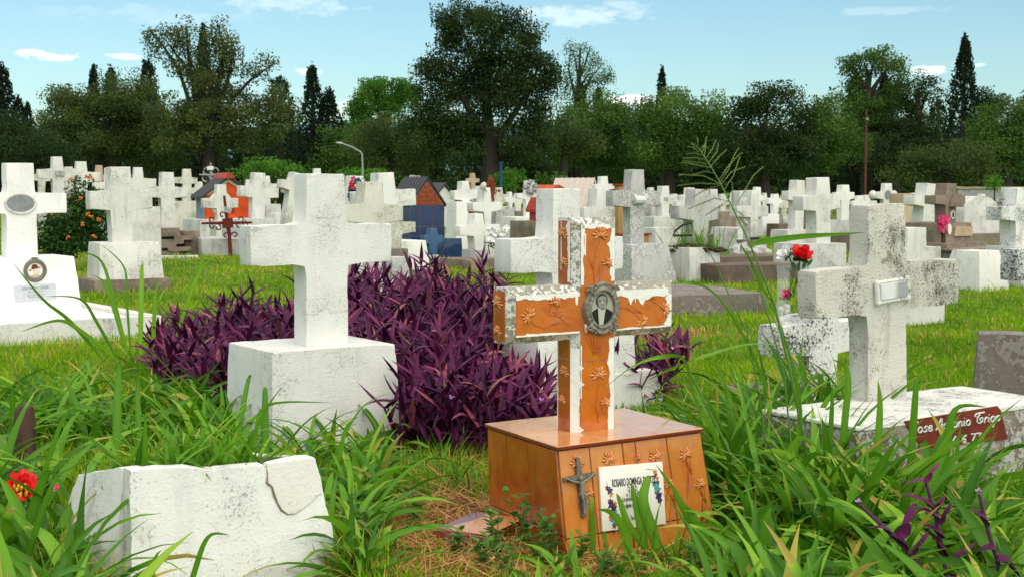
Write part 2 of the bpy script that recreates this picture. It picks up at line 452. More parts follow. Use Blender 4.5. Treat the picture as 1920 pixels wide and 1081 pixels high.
def grave(label, d, post, top, arm, at, ab, base=None, ped=None, mat='paint_white_far', pmat=None, a=A0, T=None, roll=0, pf=None, flare=0.0,
          tp=0.0, cat='cross', group='crosses of the cemetery', step=None, ring=None, name='grave_cross', pd=None, bev=None, smat=None, lean=0):
    rj = random.Random(label)
    if d > 16.5:
        a = a + rj.uniform(-7, 7)
        if not roll and not ring: roll = rj.gauss(0, 1.5)
        if group == 'far crosses at the edge of the trees' and mat != 'tan_cement': mat = rj.choice(['paint_white_far', 'paint_white_far', 'paint_white_bright', 'paint_dirty', 'paint_stained', 'paint_yellowed', 'grey_light'])
    mid = (post[0] + post[1]) / 2
    A = P(mid, HY, d); pl = Plane(A, a)
    q = lambda x, y: pl(x, y)
    ym = (at + ab) / 2
    p0, p1 = q(post[0], ym)[0], q(post[1], ym)[0]
    w = p1 - p0
    a0, a1 = q(arm[0], ym)[0], q(arm[1], ym)[0]
    zt, za, zb_ = q(mid, top)[1], q(mid, at)[1], q(mid, ab)[1]
    span = a1 - a0
    T = T or w * (.62 if d < 15 else .5)
    if pf is None: pf = max(.05, min(.16, w * .6))
    root = thing(name, label, cat, (A.x, A.y, 0), a, group)
    pdp = pd or (T + 2 * pf)
    if ped:
        fp = pl.fwd(pf)
        b0, zp = fp(ped[0], ped[2]); b1, zp2 = fp(ped[1], ped[2])
        zp = max(.04, fp((ped[0] + ped[1]) / 2, ped[2])[1])
    else:
        zp = q(mid, base)[1] if base else max(.12, zb_ - .32 * span)
        zp = max(.03, zp); b0, b1 = p0 - (.3 if d > 16 else .6) * w, p1 + (.3 if d > 16 else .6) * w
    near = d < 15
    bv = bev or (.007 if near else .012)
    st = .06 if near else .16
    jt = .0022 if near else .004
    c = cross_outline(p0, p1, zt, a0, a1, za, zb_, zp - .01, tp)
    m = prism(c, 0, T, bv, 2, jt, st)
    if ring:
        rr = (q(mid + ring, ym)[0] - q(mid - ring, ym)[0]) / 2
        pc = (p0 + p1) / 2
        zc = (za + zb_) / 2
        prism(ellipse(pc, zc, rr, rr, 28), T * .3, T * .8, .006, 1, 0, 0, bm=m)
    M = Matrix()
    if roll or lean:
        M = Matrix.Translation((0, T / 2, zp)) @ Matrix.Rotation(math.radians(roll), 4, 'Y') @ Matrix.Rotation(math.radians(lean), 4, 'X') @ Matrix.Translation((0, -T / 2, -zp))
    fin('cross', m, mat, root, M)
    fin('pedestal', block(b0, b1, -pf, -pf + pdp, -.03, zp, bv, 2, jt, st, (flare * .6, flare, flare, flare * .5)), pmat or (mat if (ped or d < 15) else RNG.choice(['grey_light', 'grey_stone', 'paint_stained', 'grey_stone', 'paint_dirty', 'brown_cement', 'brown_slab'])), root)
    if step:                                                            # (extra each side, height, material)
        fin('step', block(b0 - step[0], b1 + step[0], -pf - step[0], -pf + pdp + step[0], -.03, step[1], bv, 2, jt, st), step[2], root)
    k = (step[0] if step else 0) + flare
    foot(A.x, A.y, a, b0 - k, b1 + k, -pf - k, -pf + pdp + k)
    return root, dict(T=T, p0=p0, p1=p1, zt=zt, za=za, zb=zb_, a0=a0, a1=a1, zp=zp, b0=b0, b1=b1, pf=pf, pd=pdp, pl=pl)

# ---- the orange tiled grave -------------------------------------------------
def tiled_grave():
    a = A0
    A = G(1064, 1046)
    pl = Plane(A, a)
    R = lambda p: (lambda q: Vector((q.dot(pl.X), -q.dot(pl.N), p.z)))(Vector((p.x, p.y, 0)) - pl.A)   # world -> local
    root = thing('tiled_grave', 'grave covered in orange flower tiles with cross, oval portrait and white name tile', 'grave', (A.x, A.y, 0), a)
    bw = pl(1342, 1012)[0]                                              # width at the ground
    dl = .055                                                         # lean of the front face
    b = pl.fwd(-dl)
    sl, zt = b(1045, 838); sr, zr = b(1311, 815)
    zt = (zt + zr) / 2
    lb = R(PZ(911, 802, zt))
    dep = max(.32, lb.y - dl)
    c = dict(f0=Vector((0, 0, -.02)), f1=Vector((bw, 0, -.02)), t0=Vector((sl, dl, zt)), t1=Vector((sr, dl, zt)),
             k0=Vector((lb.x + .012, dl + dep, zt)), k1=Vector((sr + (lb.x + .012 - sl), dl + dep, zt)), g0=None, g1=None)
    c['g0'] = c['f0'] + (c['k0'] - c['t0']) * ((dl + dep) / dep); c['g1'] = c['f1'] + (c['k1'] - c['t1']) * ((dl + dep) / dep)
    m = bmesh.new(); v = {k: m.verts.new(p) for k, p in c.items()}
    for f in ('f0 f1 t1 t0', 'g0 f0 t0 k0', 'f1 g1 k1 t1', 'g1 g0 k0 k1', 't0 t1 k1 k0', 'g0 g1 f1 f0'): m.faces.new([v[k] for k in f.split()])
    bmesh.ops.recalc_face_normals(m, faces=m.faces)
    fin('pedestal', m, 'grout', root, smooth=False)
    def tiles(q, us, vs, mat, name, th=.006, gap=.0022):
        """tiles on a four-cornered face: q = corners (bottom left, bottom right, top right, top left)"""
        nrm = (q[1] - q[0]).cross(q[3] - q[0]).normalized()
        at = lambda u, v: (q[0] * (1 - u) + q[1] * u) * (1 - v) + (q[3] * (1 - u) + q[2] * u) * v
        L, K = (q[1] - q[0]).length, (q[3] - q[0]).length
        bm = bmesh.new()
        for v0, v1 in zip(vs, vs[1:]):
            for u0, u1 in zip(us, us[1:]):
                gu, gv = gap / L, gap / K
                cs = [at(u0 + gu, v0 + gv), at(u1 - gu, v0 + gv), at(u1 - gu, v1 - gv), at(u0 + gu, v1 - gv)]
                jt = RNG.uniform(-.0008, .0008)
                s = bmesh.new()
                lo = [s.verts.new(p) for p in cs]; hi = [s.verts.new(p + nrm * (th + jt)) for p in cs]
                s.faces.new(hi)
                for i in range(4): s.faces.new((lo[i], lo[(i + 1) % 4], hi[(i + 1) % 4], hi[i]))
                bmesh.ops.bevel(s, geom=[e for e in s.edges if all(x in hi for x in e.verts)], offset=.0015, segments=1, affect='EDGES')
                join(bm, s)
        return fin(name, bm, mat, root, smooth=False)
    qf = [c['f0'], c['f1'], c['t1'], c['t0']]
    tiles(qf, [0, .205, .43, .52, .745, 1], [0, .22, 1], 'tile_amber', 'front_tiling')
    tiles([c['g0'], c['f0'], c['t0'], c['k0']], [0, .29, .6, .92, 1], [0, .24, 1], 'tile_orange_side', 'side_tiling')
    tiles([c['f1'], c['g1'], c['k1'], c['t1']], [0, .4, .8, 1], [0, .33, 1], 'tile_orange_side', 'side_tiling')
    # top slab with its dark red rim
    ex = .010
    top = [c['t0'] + Vector((-ex, -ex - .003, .004)), c['t1'] + Vector((ex, -ex - .003, .004)), c['k1'] + Vector((ex, ex, .004)), c['k0'] + Vector((-ex, ex, .004))]
    m = bmesh.new(); lo = [m.verts.new(p) for p in top]; hi = [m.verts.new(p + Vector((0, 0, .009))) for p in top]
    m.faces.new(hi); m.faces.new(lo[::-1])
    for i in range(4): m.faces.new((lo[i], lo[(i + 1) % 4], hi[(i + 1) % 4], hi[i]))
    fin('top_slab', m, 'tile_rim', root, smooth=False)
    e2 = Vector((0, 0, .009))
    tiles([p + e2 for p in top], [0, .33, .66, 1], [0, .52, 1], 'tile_top', 'top_tiling', .003, .0012)
    # frame of the sloping front face
    X = (c['f1'] - c['f0']).normalized(); Yv = ((c['t0'] + c['t1']) / 2 - (c['f0'] + c['f1']) / 2)
    Z = X.cross(Yv).normalized(); Yv = Z.cross(X)
    FM = Matrix((X.to_4d(), Yv.to_4d(), Z.to_4d(), (0, 0, 0, 1))).transposed(); FM[3] = (0, 0, 0, 1)
    FM = Matrix.Translation(c['f0'] + Z * .0068) @ FM
    def on_front(px, py):                                              # pixel -> coordinates on the sloping face
        W = Matrix.Translation(root.location) @ Matrix.Rotation(math.radians(a), 4, 'Z')
        inv = (W @ FM).inverted()
        o = inv @ CAM; r = inv.to_3x3() @ ray(px, py)
        t = -o.z / r.z
        return o.x + r.x * t, o.y + r.y * t
    def flower(bm, bs, x, y, r, rot, stem):
        r *= 1.18
        for k in range(9):
            t = rot + (k - 4) * .52
            rr = r * (.70 if k % 2 else .52)
            ball((x + math.sin(t) * rr, y + math.cos(t) * rr * .9, .0015), (r * .135, r * .36, .0042), bm, 8, 6, Matrix.Rotation(-t, 3, 'Z'))
        for k in range(5):
            t = rot + (k - 2) * .6
            ball((x + math.sin(t) * r * .28, y + math.cos(t) * r * .2 - r * .12, .003), (r * .13, r * .26, .0040), bm, 8, 6, Matrix.Rotation(-t, 3, 'Z'))
        pts = [(x, y - r * .3, 0)] + [(x + dx, y + dy, 0) for dx, dy in stem]
        tube(pts, .0016, 6, bs)
    def leaf_sprig(bs, x, y, ang, L):
        for s in (-1, 0, 1):
            pts = [(x + math.cos(ang + s * .25) * L * t, y + math.sin(ang + s * .25) * L * t + s * .01 * t * t, 0) for t in (0, .4, .75, 1)]
            tube(pts, [.0014, .0012, .001, .0006], 5, bs)
    bm, bs = bmesh.new(), bmesh.new()
    for px, py, r, st in ((1082, 868, .026, 1), (1142, 861, .026, 1), (1195, 858, .014, 0), (1228, 855, .026, 1), (1286, 852, .026, 1),
                          (1103, 925, .021, 0), (1254, 908, .021, 0), (1313, 908, .021, 1), (1150, 930, .02, 0)):
        x, y = on_front(px, py)
        flower(bm, bs, x, y, r, RNG.uniform(-.3, .3), [(.005, -.05), (0, -.10), (-.012, -.15)] if st else [(-.01, -.03), (-.022, -.07)])
        leaf_sprig(bs, x - .012, y - .13, 1.1, .09); leaf_sprig(bs, x + .02, y - .07, 1.9, .06)
    fin('tile_flowers', bm, 'tile_relief', root, FM); fin('tile_stems', bs, 'tile_stem', root, FM)
    # crucifix
    x0, y0 = on_front(1081, 856); x1, y1 = on_front(1094, 968); xa, ya = on_front(1054, 897); xb, yb = on_front(1113, 889)
    rot = math.atan2(x1 - x0, y0 - y1)
    cxx, cyy = (xa + xb) / 2, (ya + yb) / 2
    M = FM @ Matrix.Translation((cxx, cyy, 0)) @ Matrix.Rotation(rot, 4, 'Z')
    up, dn, hw = math.hypot(x0 - cxx, y0 - cyy), math.hypot(x1 - cxx, y1 - cyy), math.hypot(xb - xa, yb - ya) / 2
    bm = bmesh.new()
    w = .0085
    join(bm, prism([(-w, -dn), (w, -dn), (w, -w * .8), (hw, -w * .8), (hw, w * .8), (w, w * .8), (w, up), (-w, up), (-w, w * .8), (-hw, w * .8), (-hw, -w * .8), (-w, -w * .8)], -.012, 0, .002, 1, 0, 0), FX.inverted())
    cr = fin('crucifix', bm, 'bronze', root, M)
    bm = bmesh.new()                                                   # the small figure, one body
    z = .017
    tube([(0, -dn * .10, z), (0.001, -dn * .2, z), (-.002, -dn * .32, z), (.001, -dn * .42, z)], [.0085, .0105, .008, .009], 8, bm)
    for s in (-1, 1):
        tube([(s * .006, -dn * .13, z), (s * hw * .45, -.012, z), (s * hw * .86, .002, z - .002)], [.0045, .0036, .003], 7, bm)
        ball((s * hw * .88, .003, z - .003), .0038, bm, 7, 5)
        tube([(s * .004, -dn * .42, z), (s * .0065 + .004, -dn * .60, z + .004), (s * .003, -dn * .78, z), (s * .002, -dn * .9, z)], [.0065, .005, .0038, .003], 7, bm)
    ball((-.004, -dn * .03, z + .004), (.0072, .0095, .008), bm, 9, 7)
    tube([(-.0105, -dn * .40, z), (.0105, -dn * .46, z)], [.0075, .0085], 8, bm)
    fin('figure', bm, 'bronze_dull', cr)
    # white name tile
    q0, q1, q2, q3 = on_front(1132, 993), on_front(1252, 981), on_front(1232, 864), on_front(1115, 877)
    cx, cy = (q0[0] + q1[0] + q2[0] + q3[0]) / 4, (q0[1] + q1[1] + q2[1] + q3[1]) / 4
    wd = (math.dist(q0, q1) + math.dist(q3, q2)) / 2; hg = (math.dist(q0, q3) + math.dist(q1, q2)) / 2
    rot = math.atan2(q2[1] - q3[1], q2[0] - q3[0]) * .5 + math.atan2(q1[1] - q0[1], q1[0] - q0[0]) * .5
    M = FM @ Matrix.Translation((cx, cy, 0)) @ Matrix.Rotation(rot, 4, 'Z')
    bm = bmesh.new(); join(bm, prism(rect(-wd / 2, wd / 2, -hg / 2, hg / 2), -.010, 0, .002, 2, 0, 0), FX.inverted())
    pq = fin('name_tile', bm, 'ceramic_white', root, M)
    Tm = lambda x, y: Matrix.Translation((x * wd, y * hg, .0104))
    text('lettering', 'ROSARIO DOMINGA DUARTE', .036, 'ink', pq, Tm(.02, .225), .0006, .385)
    text('lettering', 'Q.E.P.D.', .026, 'ink', pq, Tm(0, .115), .0002, .5)
    text('lettering', '+ 11 10 95', .027, 'ink', pq, Tm(0, .02), .0003, .5)
    text('lettering', 'Las personas no mueren\nsi hay alguien que las recuerde.\n\nTus hijos', .0215, 'ink_soft', pq, Tm(.0, -.19), .0002, .44)
    for mat, spots in {'deco_purple': ((-.36, .12, .018, .3), (-.345, -.1, .022, 0), (-.33, -.2, .02, .5), (.40, -.02, .02, .2), (.41, -.07, .02, .6)),
                       'deco_teal': ((-.30, -.27, .026, 0), (-.31, -.36, .024, .4), (-.25, -.37, .022, .2), (.375, .13, .022, .5), (.39, .07, .022, 0)),
                       'deco_orange': ((-.34, .065, .014, 0), (-.29, -.09, .013, .3), (-.365, -.31, .014, .2), (.37, .345, .013, .3), (.40, .24, .011, 0), (.395, .02, .015, .5), (-.22, -.335, .012, 0)),
                       'deco_brown': ((-.40, .17, .011, .2), (-.365, -.045, .013, 0), (-.30, -.15, .014, .3), (-.36, -.255, .013, 0), (-.32, -.43, .014, .2), (.365, .27, .010, .4), (.345, .17, .012, .2), (.40, .18, .011, .3), (.42, -.125, .014, .1), (.385, .305, .008, 0))}.items():
        bm = bmesh.new()
        for x, y, r, o in spots:
            sheet([(x * wd + r * .62 * (1 + .32 * math.cos(5 * t)) * math.cos(t + o), y * hg + r * .62 * (1 + .32 * math.cos(5 * t)) * math.sin(t + o)) for t in [2 * math.pi * i / 30 for i in range(30)]], .0100, .0104, bm)
        fin('painted_flower', bm, mat, pq, smooth=False)
    bm = tube([(.23 * wd, .40 * hg, .0101), (.33 * wd, .39 * hg, .0101), (.37 * wd, .33 * hg, .0101)], .0009, 5)
    tube([(-.40 * wd, .27 * hg, .0101), (-.39 * wd, .2 * hg, .0101), (-.35 * wd, 0, .0101)], .0006, 5, bm)
    tube([(.42 * wd, -.15 * hg, .0101), (.43 * wd, -.21 * hg, .0101)], .0007, 5, bm)
    fin('painted_stem', bm, 'ink_soft', pq)
    # ---- the cross on top
    ft = R(PZ(1112, 815, zt))
    cp = Plane(Matrix.Translation(root.location) @ Matrix.Rotation(math.radians(a), 4, 'Z') @ Vector((ft.x, ft.y, 0)), a)
    ch = .024
    p0, p1 = cp(1077, 700)[0], cp(1160, 700)[0]
    a0, a1 = cp(955, 590)[0], cp(1267, 590)[0]
    top = cp(1118, 408)[1]; at = cp(1118, 533)[1]; ab = cp(1118, 634)[1]
    T = .118
    zc = zt + .013
    cm = Matrix.Translation((ft.x, ft.y, 0))
    ol = [(p0, zc), (p1, zc), (p1, ab), (a1, ab), (a1, at), (p1, at), (p1, top), (p0, top), (p0, at), (a0, at), (a0, ab), (p0, ab)]
    m = bmesh.new()
    n = len(ol)
    fv = [m.verts.new((x, 0, z)) for x, z in ol]; bv = [m.verts.new((x, T, z)) for x, z in ol]
    m.faces.new(fv); m.faces.new(bv[::-1])
    for i in range(n): m.faces.new((fv[(i + 1) % n], fv[i], bv[i], bv[(i + 1) % n]))
    bmesh.ops.recalc_face_normals(m, faces=m.faces)
    es = [e for e in m.edges if (all(x in fv for x in e.verts) or all(x in bv for x in e.verts)) and not all(abs(x.co.z - zc) < 1e-5 for x in e.verts)]
    bmesh.ops.bevel(m, geom=es, offset=ch, segments=1, affect='EDGES')
    cross = fin('cross', m, 'cement_chamfer', root, cm, smooth=False)
    FT = FX                                                            # sheets on the cross front
    g = .0015
    i0, i1 = p0 + ch, p1 - ch
    ai, aj = a0 + ch, a1 - ch
    zi, zj = ab + ch, at - ch
    def pane(name, rects, mat, M, th=.003, parent=cross):
        bm = bmesh.new()
        for x0, x1, y0, y1 in rects:
            s = sheet([(x0 + g, y0 + g), (x1 - g, y0 + g), (x1 - g, y1 - g), (x0 + g, y1 - g)], 0.0003, th)
            join(bm, s)
        return fin(name, bm, mat, parent, M, smooth=False)
    zs = cp(1118, 676)[1]; zm = cp(1118, 490)[1]
    pane('front_tiling', [(i0, i1, zc, zs), (i0, i1, zs, at - .004), (i0, i1, at - .004, top - ch), (ai, i0, zi, zj), (i1, aj, zi, zj)], 'tile_orange', FT)
    SM = lambda x: Matrix.Translation((x, 0, 0)) @ Matrix(((0, 0, -1, 0), (-1, 0, 0, 0), (0, 1, 0, 0), (0, 0, 0, 1)))   # left side faces: X runs towards the front
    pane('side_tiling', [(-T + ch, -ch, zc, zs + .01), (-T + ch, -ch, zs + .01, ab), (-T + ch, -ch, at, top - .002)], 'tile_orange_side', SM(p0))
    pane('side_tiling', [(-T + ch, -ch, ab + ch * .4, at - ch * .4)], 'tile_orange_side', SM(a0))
    # reliefs on the cross tiles
    bm, bs = bmesh.new(), bmesh.new()
    def fl(px, py, r, rot, stem, sp=()):
        x, y = cp(px, py)
        flower(bm, bs, x, y, r, rot, stem)
        for an, L, dx, dy in sp: leaf_sprig(bs, x + dx, y + dy, an, L)
    fl(1124, 441, .030, .1, [(-.02, -.06), (-.028, -.12), (-.022, -.19)], [(1.0, .1, .0, -.16), (1.9, .05, -.03, -.12)])
    fl(1137, 494, .022, .4, [(-.012, .012), (-.03, .0), (-.035, -.06)], [(1.0, .06, -.05, -.06)])
    fl(991, 592, .028, -.9, [(.02, -.03), (.06, -.045), (.12, -.03)], [(.3, .08, .09, -.03)])
    fl(1039, 567, .023, .5, [(-.02, -.012), (-.02, -.04), (.03, -.05)], [(-.3, .09, -.01, -.03)])
    fl(1203, 602, .024, 2.6, [(-.02, .02), (-.07, .05), (-.13, .06)], [(2.8, .08, .0, .03)])
    fl(1245, 580, .026, 1.2, [(-.03, .02), (-.08, .045), (-.17, .03)], [(3.0, .1, -.04, .04)])
    fl(1121, 702, .030, 0, [(-.006, -.06), (-.01, -.12), (0, -.17)], [(1.1, .09, 0, -.15), (2.0, .06, 0, -.15)])
    fl(1134, 755, .02, .5, [(-.014, .0), (-.02, -.04)], [(1.8, .05, -.01, -.04)])
    for k in range(5):
        x, y = cp(1118 + (k - 2) * 3, 655); leaf_sprig(bs, x, y - .02, 1.57 + (2 - k) * .13, .06)
    fin('tile_flowers', bm, 'tile_relief', cross, FT @ Matrix.Translation((0, 0, .003))); fin('tile_stems', bs, 'tile_stem', cross, FT @ Matrix.Translation((0, 0, .003)))
    bm, bs = bmesh.new(), bmesh.new()
    ym = -T / 2
    for z, r in ((cp(1060, 440)[1], .026), (cp(1065, 495)[1], .02), (cp(1060, 702)[1], .024), (cp(1066, 755)[1], .018)):
        flower(bm, bs, ym + RNG.uniform(-.01, .01), z, r, .2, [(.006, -.05), (0, -.1)]); leaf_sprig(bs, ym, z - .09, 1.3, .06)
    fin('tile_flowers', bm, 'tile_relief', cross, SM(p0 - .003)); fin('tile_stems', bs, 'tile_stem', cross, SM(p0 - .003))
    bm, bs = bmesh.new(), bmesh.new()
    for z, r in ((ab + .135, .026), (ab + .04, .02)):
        flower(bm, bs, ym - .005, z, r, .2, [(.006, -.03)])
        leaf_sprig(bs, ym - .005, z - .06, 1.3, .05)
    fin('tile_flowers', bm, 'tile_relief', cross, SM(a0 - .003)); fin('tile_stems', bs, 'tile_stem', cross, SM(a0 - .003))
    # whitewash daubed over the tile borders: ragged bands with drips
    def band(bm, x0, y0, x1, y1, w, side, wob=.35, ends=.0):
        """band along a line; the ragged edge lies on the given side"""
        L = math.hypot(x1 - x0, y1 - y0); tx, ty = (x1 - x0) / L, (y1 - y0) / L
        nx, ny = -ty * side, tx * side
        n = max(5, int(L / .011)); pts = []
        r2 = random.Random(int(abs(x0 * 7919 + y0 * 104729 + w * 1e5)) + n)
        ph = r2.uniform(0, 6)
        for i in range(n + 1):
            s = L * i / n
            ww = w * (1 + wob * (.5 * math.sin(s * 31 + ph) + .35 * math.sin(s * 83 + ph * 2) + r2.uniform(-.35, .35)))
            if r2.random() < .05: ww *= 1.5
            pts.append((x0 + tx * s + nx * ww, y0 + ty * s + ny * ww))
        lo = [(x0, y0), (x1, y1)] if side < 0 else [(x1, y1), (x0, y0)]
        poly = ([(x0, y0), (x1, y1)] + pts[::-1]) if side > 0 else ([(x1, y1), (x0, y0)] + pts)
        sheet(poly, .0031, .0044, bm)
    bm = bmesh.new()
    B = lambda *q: band(bm, *q)
    B(i0, at + .0, i0, top - ch, .012, -1)                              # upper post: left, right, top
    B(i1, at + .01, i1, top - ch, .019, 1)
    B(i0 + .004, top - ch, i1, top - ch, .013, -1)
    B(i1, zc, i1, ab - .0, .022, 1)                                    # lower post
    B(i0, zc + .12, i0, ab - .02, .004, -1)
    B(ai, zj, i0 - .004, zj, .017, -1); B(ai, zi, i0 - .006, zi, .007, 1)    # left arm
    B(i1 + .006, zj, aj, zj, .030, -1); B(aj, zi, aj, zj, .020, 1); B(i1 + .006, zi, aj, zi, .006, 1)
    for x, z, L, w in ((cp(1153, 560)[0], zj - .028, .045, .005), (cp(1080, 553)[0], zj - .01, .028, .010), (cp(1190, 553)[0], zj - .025, .02, .004),
                       (cp(1096, 440)[0], cp(1096, 440)[1], .07, .005), (cp(1148, 470)[0], cp(1148, 470)[1], .05, .006), (cp(1098, 600)[0], zi + .025, .02, .012)):
        sheet([(x - w / 2, z - L), (x, z - L - w * .6), (x + w / 2, z - L), (x + w * .6, z + .004), (x - w * .6, z + .004)], .0031, .0046, bm)
    fin('paint_border', bm, 'white_paint_thick', cross, FT, smooth=False)
    bm = bmesh.new()
    y0, y1 = -T + ch, -ch
    band(bm, y1, at + .01, y1, top - .004, .012, 1); band(bm, y0 + .018, at + .05, y0 + .018, top - .006, .0035, -1)
    band(bm, y0, zc, y0, ab - .01, .003, -1); band(bm, y0, top - .004, y1, top - .004, .006, -1)
    fin('paint_border', bm, 'white_paint_thick', cross, SM(p0), smooth=False)
    # thick white paint on the lower left chamfer
    s2 = math.sqrt(.5)
    CMx = Matrix(((s2, 0, -s2, p0 + ch / 2), (-s2, 0, -s2, ch / 2), (0, 1, 0, 0), (0, 0, 0, 1)))
    bm = bmesh.new(); w = ch * .7
    band(bm, -w, zc, -w, ab - .03, 2 * w * .98, -1, .05)
    fin('paint_border', bm, 'white_paint_thick', cross, CMx @ Matrix.Translation((0, 0, -.002)), smooth=False)
    # oval portrait in a bronze frame
    x, y = cp(1124.5, 577); rx = (cp(1157, 577)[0] - cp(1092, 577)[0]) / 2; ry = (cp(1124, 529)[1] - cp(1124, 625)[1]) / 2
    MM = FT @ Matrix.Translation((x, y, .003))
    bm = bmesh.new()
    N = 64; rings = []
    for fr, z in ((1.0, 0), (1.0, .012), (.94, .019), (.82, .017), (.74, .022), (.68, .020), (.655, .009)):
        r = []
        for i in range(N):
            t = 2 * math.pi * i / N
            k = 1 + (.055 * abs(math.cos(2 * t)) ** 3 - .02 + .03 * math.cos(8 * t) * (abs(math.sin(2 * t)) ** 2) if fr > .8 else 0)
            zz = z + (.004 * math.cos(24 * t) * (abs(math.sin(2 * t)) ** 2) if .72 < fr < .97 else 0)
            r.append(bm.verts.new((rx * fr * k * math.cos(t), ry * fr * k * math.sin(t), zz)))
        rings.append(r)
    for r, s in zip(rings, rings[1:]):
        for i in range(N): bm.faces.new((r[i], r[(i + 1) % N], s[(i + 1) % N], s[i]))
    fr = fin('portrait_frame', bm, 'bronze_dull', cross, MM)
    bm = bmesh.new()
    for sx in (-1, 1):
        for sy in (-1, 1):
            cx_, cy_ = sx * rx * .74, sy * ry * .76
            for k in range(7):
                t = k / 6 * 5.2
                ball((cx_ + sx * .010 * math.cos(t) * (1 - k / 9), cy_ + .012 * math.sin(t) * (1 - k / 9), .017), (.0045, .0045, .005), bm, 7, 5)
            for k in range(4):
                ball((cx_ - sx * (.012 * k - .012), cy_ + sy * (.006 * k - .004), .016), (.006, .005, .005), bm, 7, 5)
    fin('frame_scrolls', bm, 'bronze_dull', fr)
    ph = fin('photograph', sheet(ellipse(0, 0, rx * .67, ry * .67), .006, .009), 'photo_back', fr, smooth=False)
    k = ry * .67; kx = rx * .67
    lay = lambda pts, z, mat, nm: fin(nm, sheet([(px_ * kx, py_ * k) for px_, py_ in pts], z, z + .0004), mat, ph, smooth=False)
    lay([(-.93, -.36), (-.86, -.18), (-.40, .02), (.30, .03), (.62, -.10), (.93, -.26), (.9, -.45), (.72, -.70), (.45, -.88), (0, -.99), (-.5, -.86), (-.78, -.62)], .0091, 'photo_dark', 'picture_jacket')
    lay([(-.34, .04), (.34, .05), (.22, -.4), (.12, -.94), (-.22, -.95), (-.3, -.5)], .0096, 'photo_shirt', 'picture_blouse')
    lay([(q[0] - .02, q[1]) for q in ellipse(0, .44, .52, .43, 28)] , .0096, 'photo_hair', 'picture_hair')
    lay([(-.24, .1), (-.05, -.04), (.16, -.04), (.30, .12), (.42, .32), (.42, .5), (.3, .68), (.02, .74), (-.28, .66), (-.40, .46), (-.38, .28)], .0101, 'photo_skin', 'picture_face')
    lay([(-.3, .1), (-.05, -.06), (.18, -.06), (.32, .1), (.2, .06), (0, .03), (-.2, .06)], .0105, 'photo_shade', 'picture_chin')
    for ex, ey, w, h_ in ((-.19, .435, .10, .035), (.2, .445, .10, .035), (-.19, .50, .13, .016), (.2, .51, .13, .016), (.01, .165, .15, .022), (.02, .27, .08, .02), (-.35, .35, .03, .14), (.38, .35, .03, .14)):
        lay(ellipse(ex, ey, w, h_, 14), .0105, 'photo_shade', 'picture_feature')
    lay([(-.02, .45), (.06, .45), (.08, .28), (-.02, .28)], .0105, 'photo_shirt', 'picture_nose')
    foot(A.x, A.y, a, -.05, bw + .03, -.12, dl + dep)
    # piece of tile lying in the straw
    B0 = G(900, 1013)
    t = thing('loose_tile', 'broken orange tile slab lying in the straw beside the orange grave', 'tile', (B0.x, B0.y, 0), 62)
    m = prism([(-.13, 0), (.02, -.004), (.16, 0), (.15, .03), (-.12, .03)], 0, .2, .003, 1, .001, .05)
    m.transform(Matrix.Translation((0, -.1, .02)) @ Matrix.Rotation(.05, 4, 'X'))
    fin('slab', m, 'tile_rim', t)
    fin('glaze', block(-.115, .148, -.095, .09, .0545, .058, .001, 1, 0, 0), 'tile_top', t)
tiled_grave()

# ---- white cross in the middle ---------------------------------------------
r, q = grave('large speckled white cross on white block with purple plants on both sides', 6.42, (576, 648), 326, (470, 734), 421, 494,
             ped=(510, 741, 652, 0), mat='paint_white', a=A0, T=.13, pf=.115, flare=.025, pd=.50, tp=.012, bev=.010)
# ---- white cross behind the orange one ------------------------------------
r, q = grave('thick white cross standing directly behind the orange tiled cross', 7.55, (1037, 1087), 354, (958, 1168), 446, 508,
             ped=(1008, 1187, 585, 0), mat='paint_white', a=A0, T=.16, pf=.10, flare=.02, pd=.42, tp=.0)
fin('step', block(q['b0'] + .1, q['b1'] + .16, -q['pf'] - .07, .1, -.03, .19, .01), 'paint_white', r)
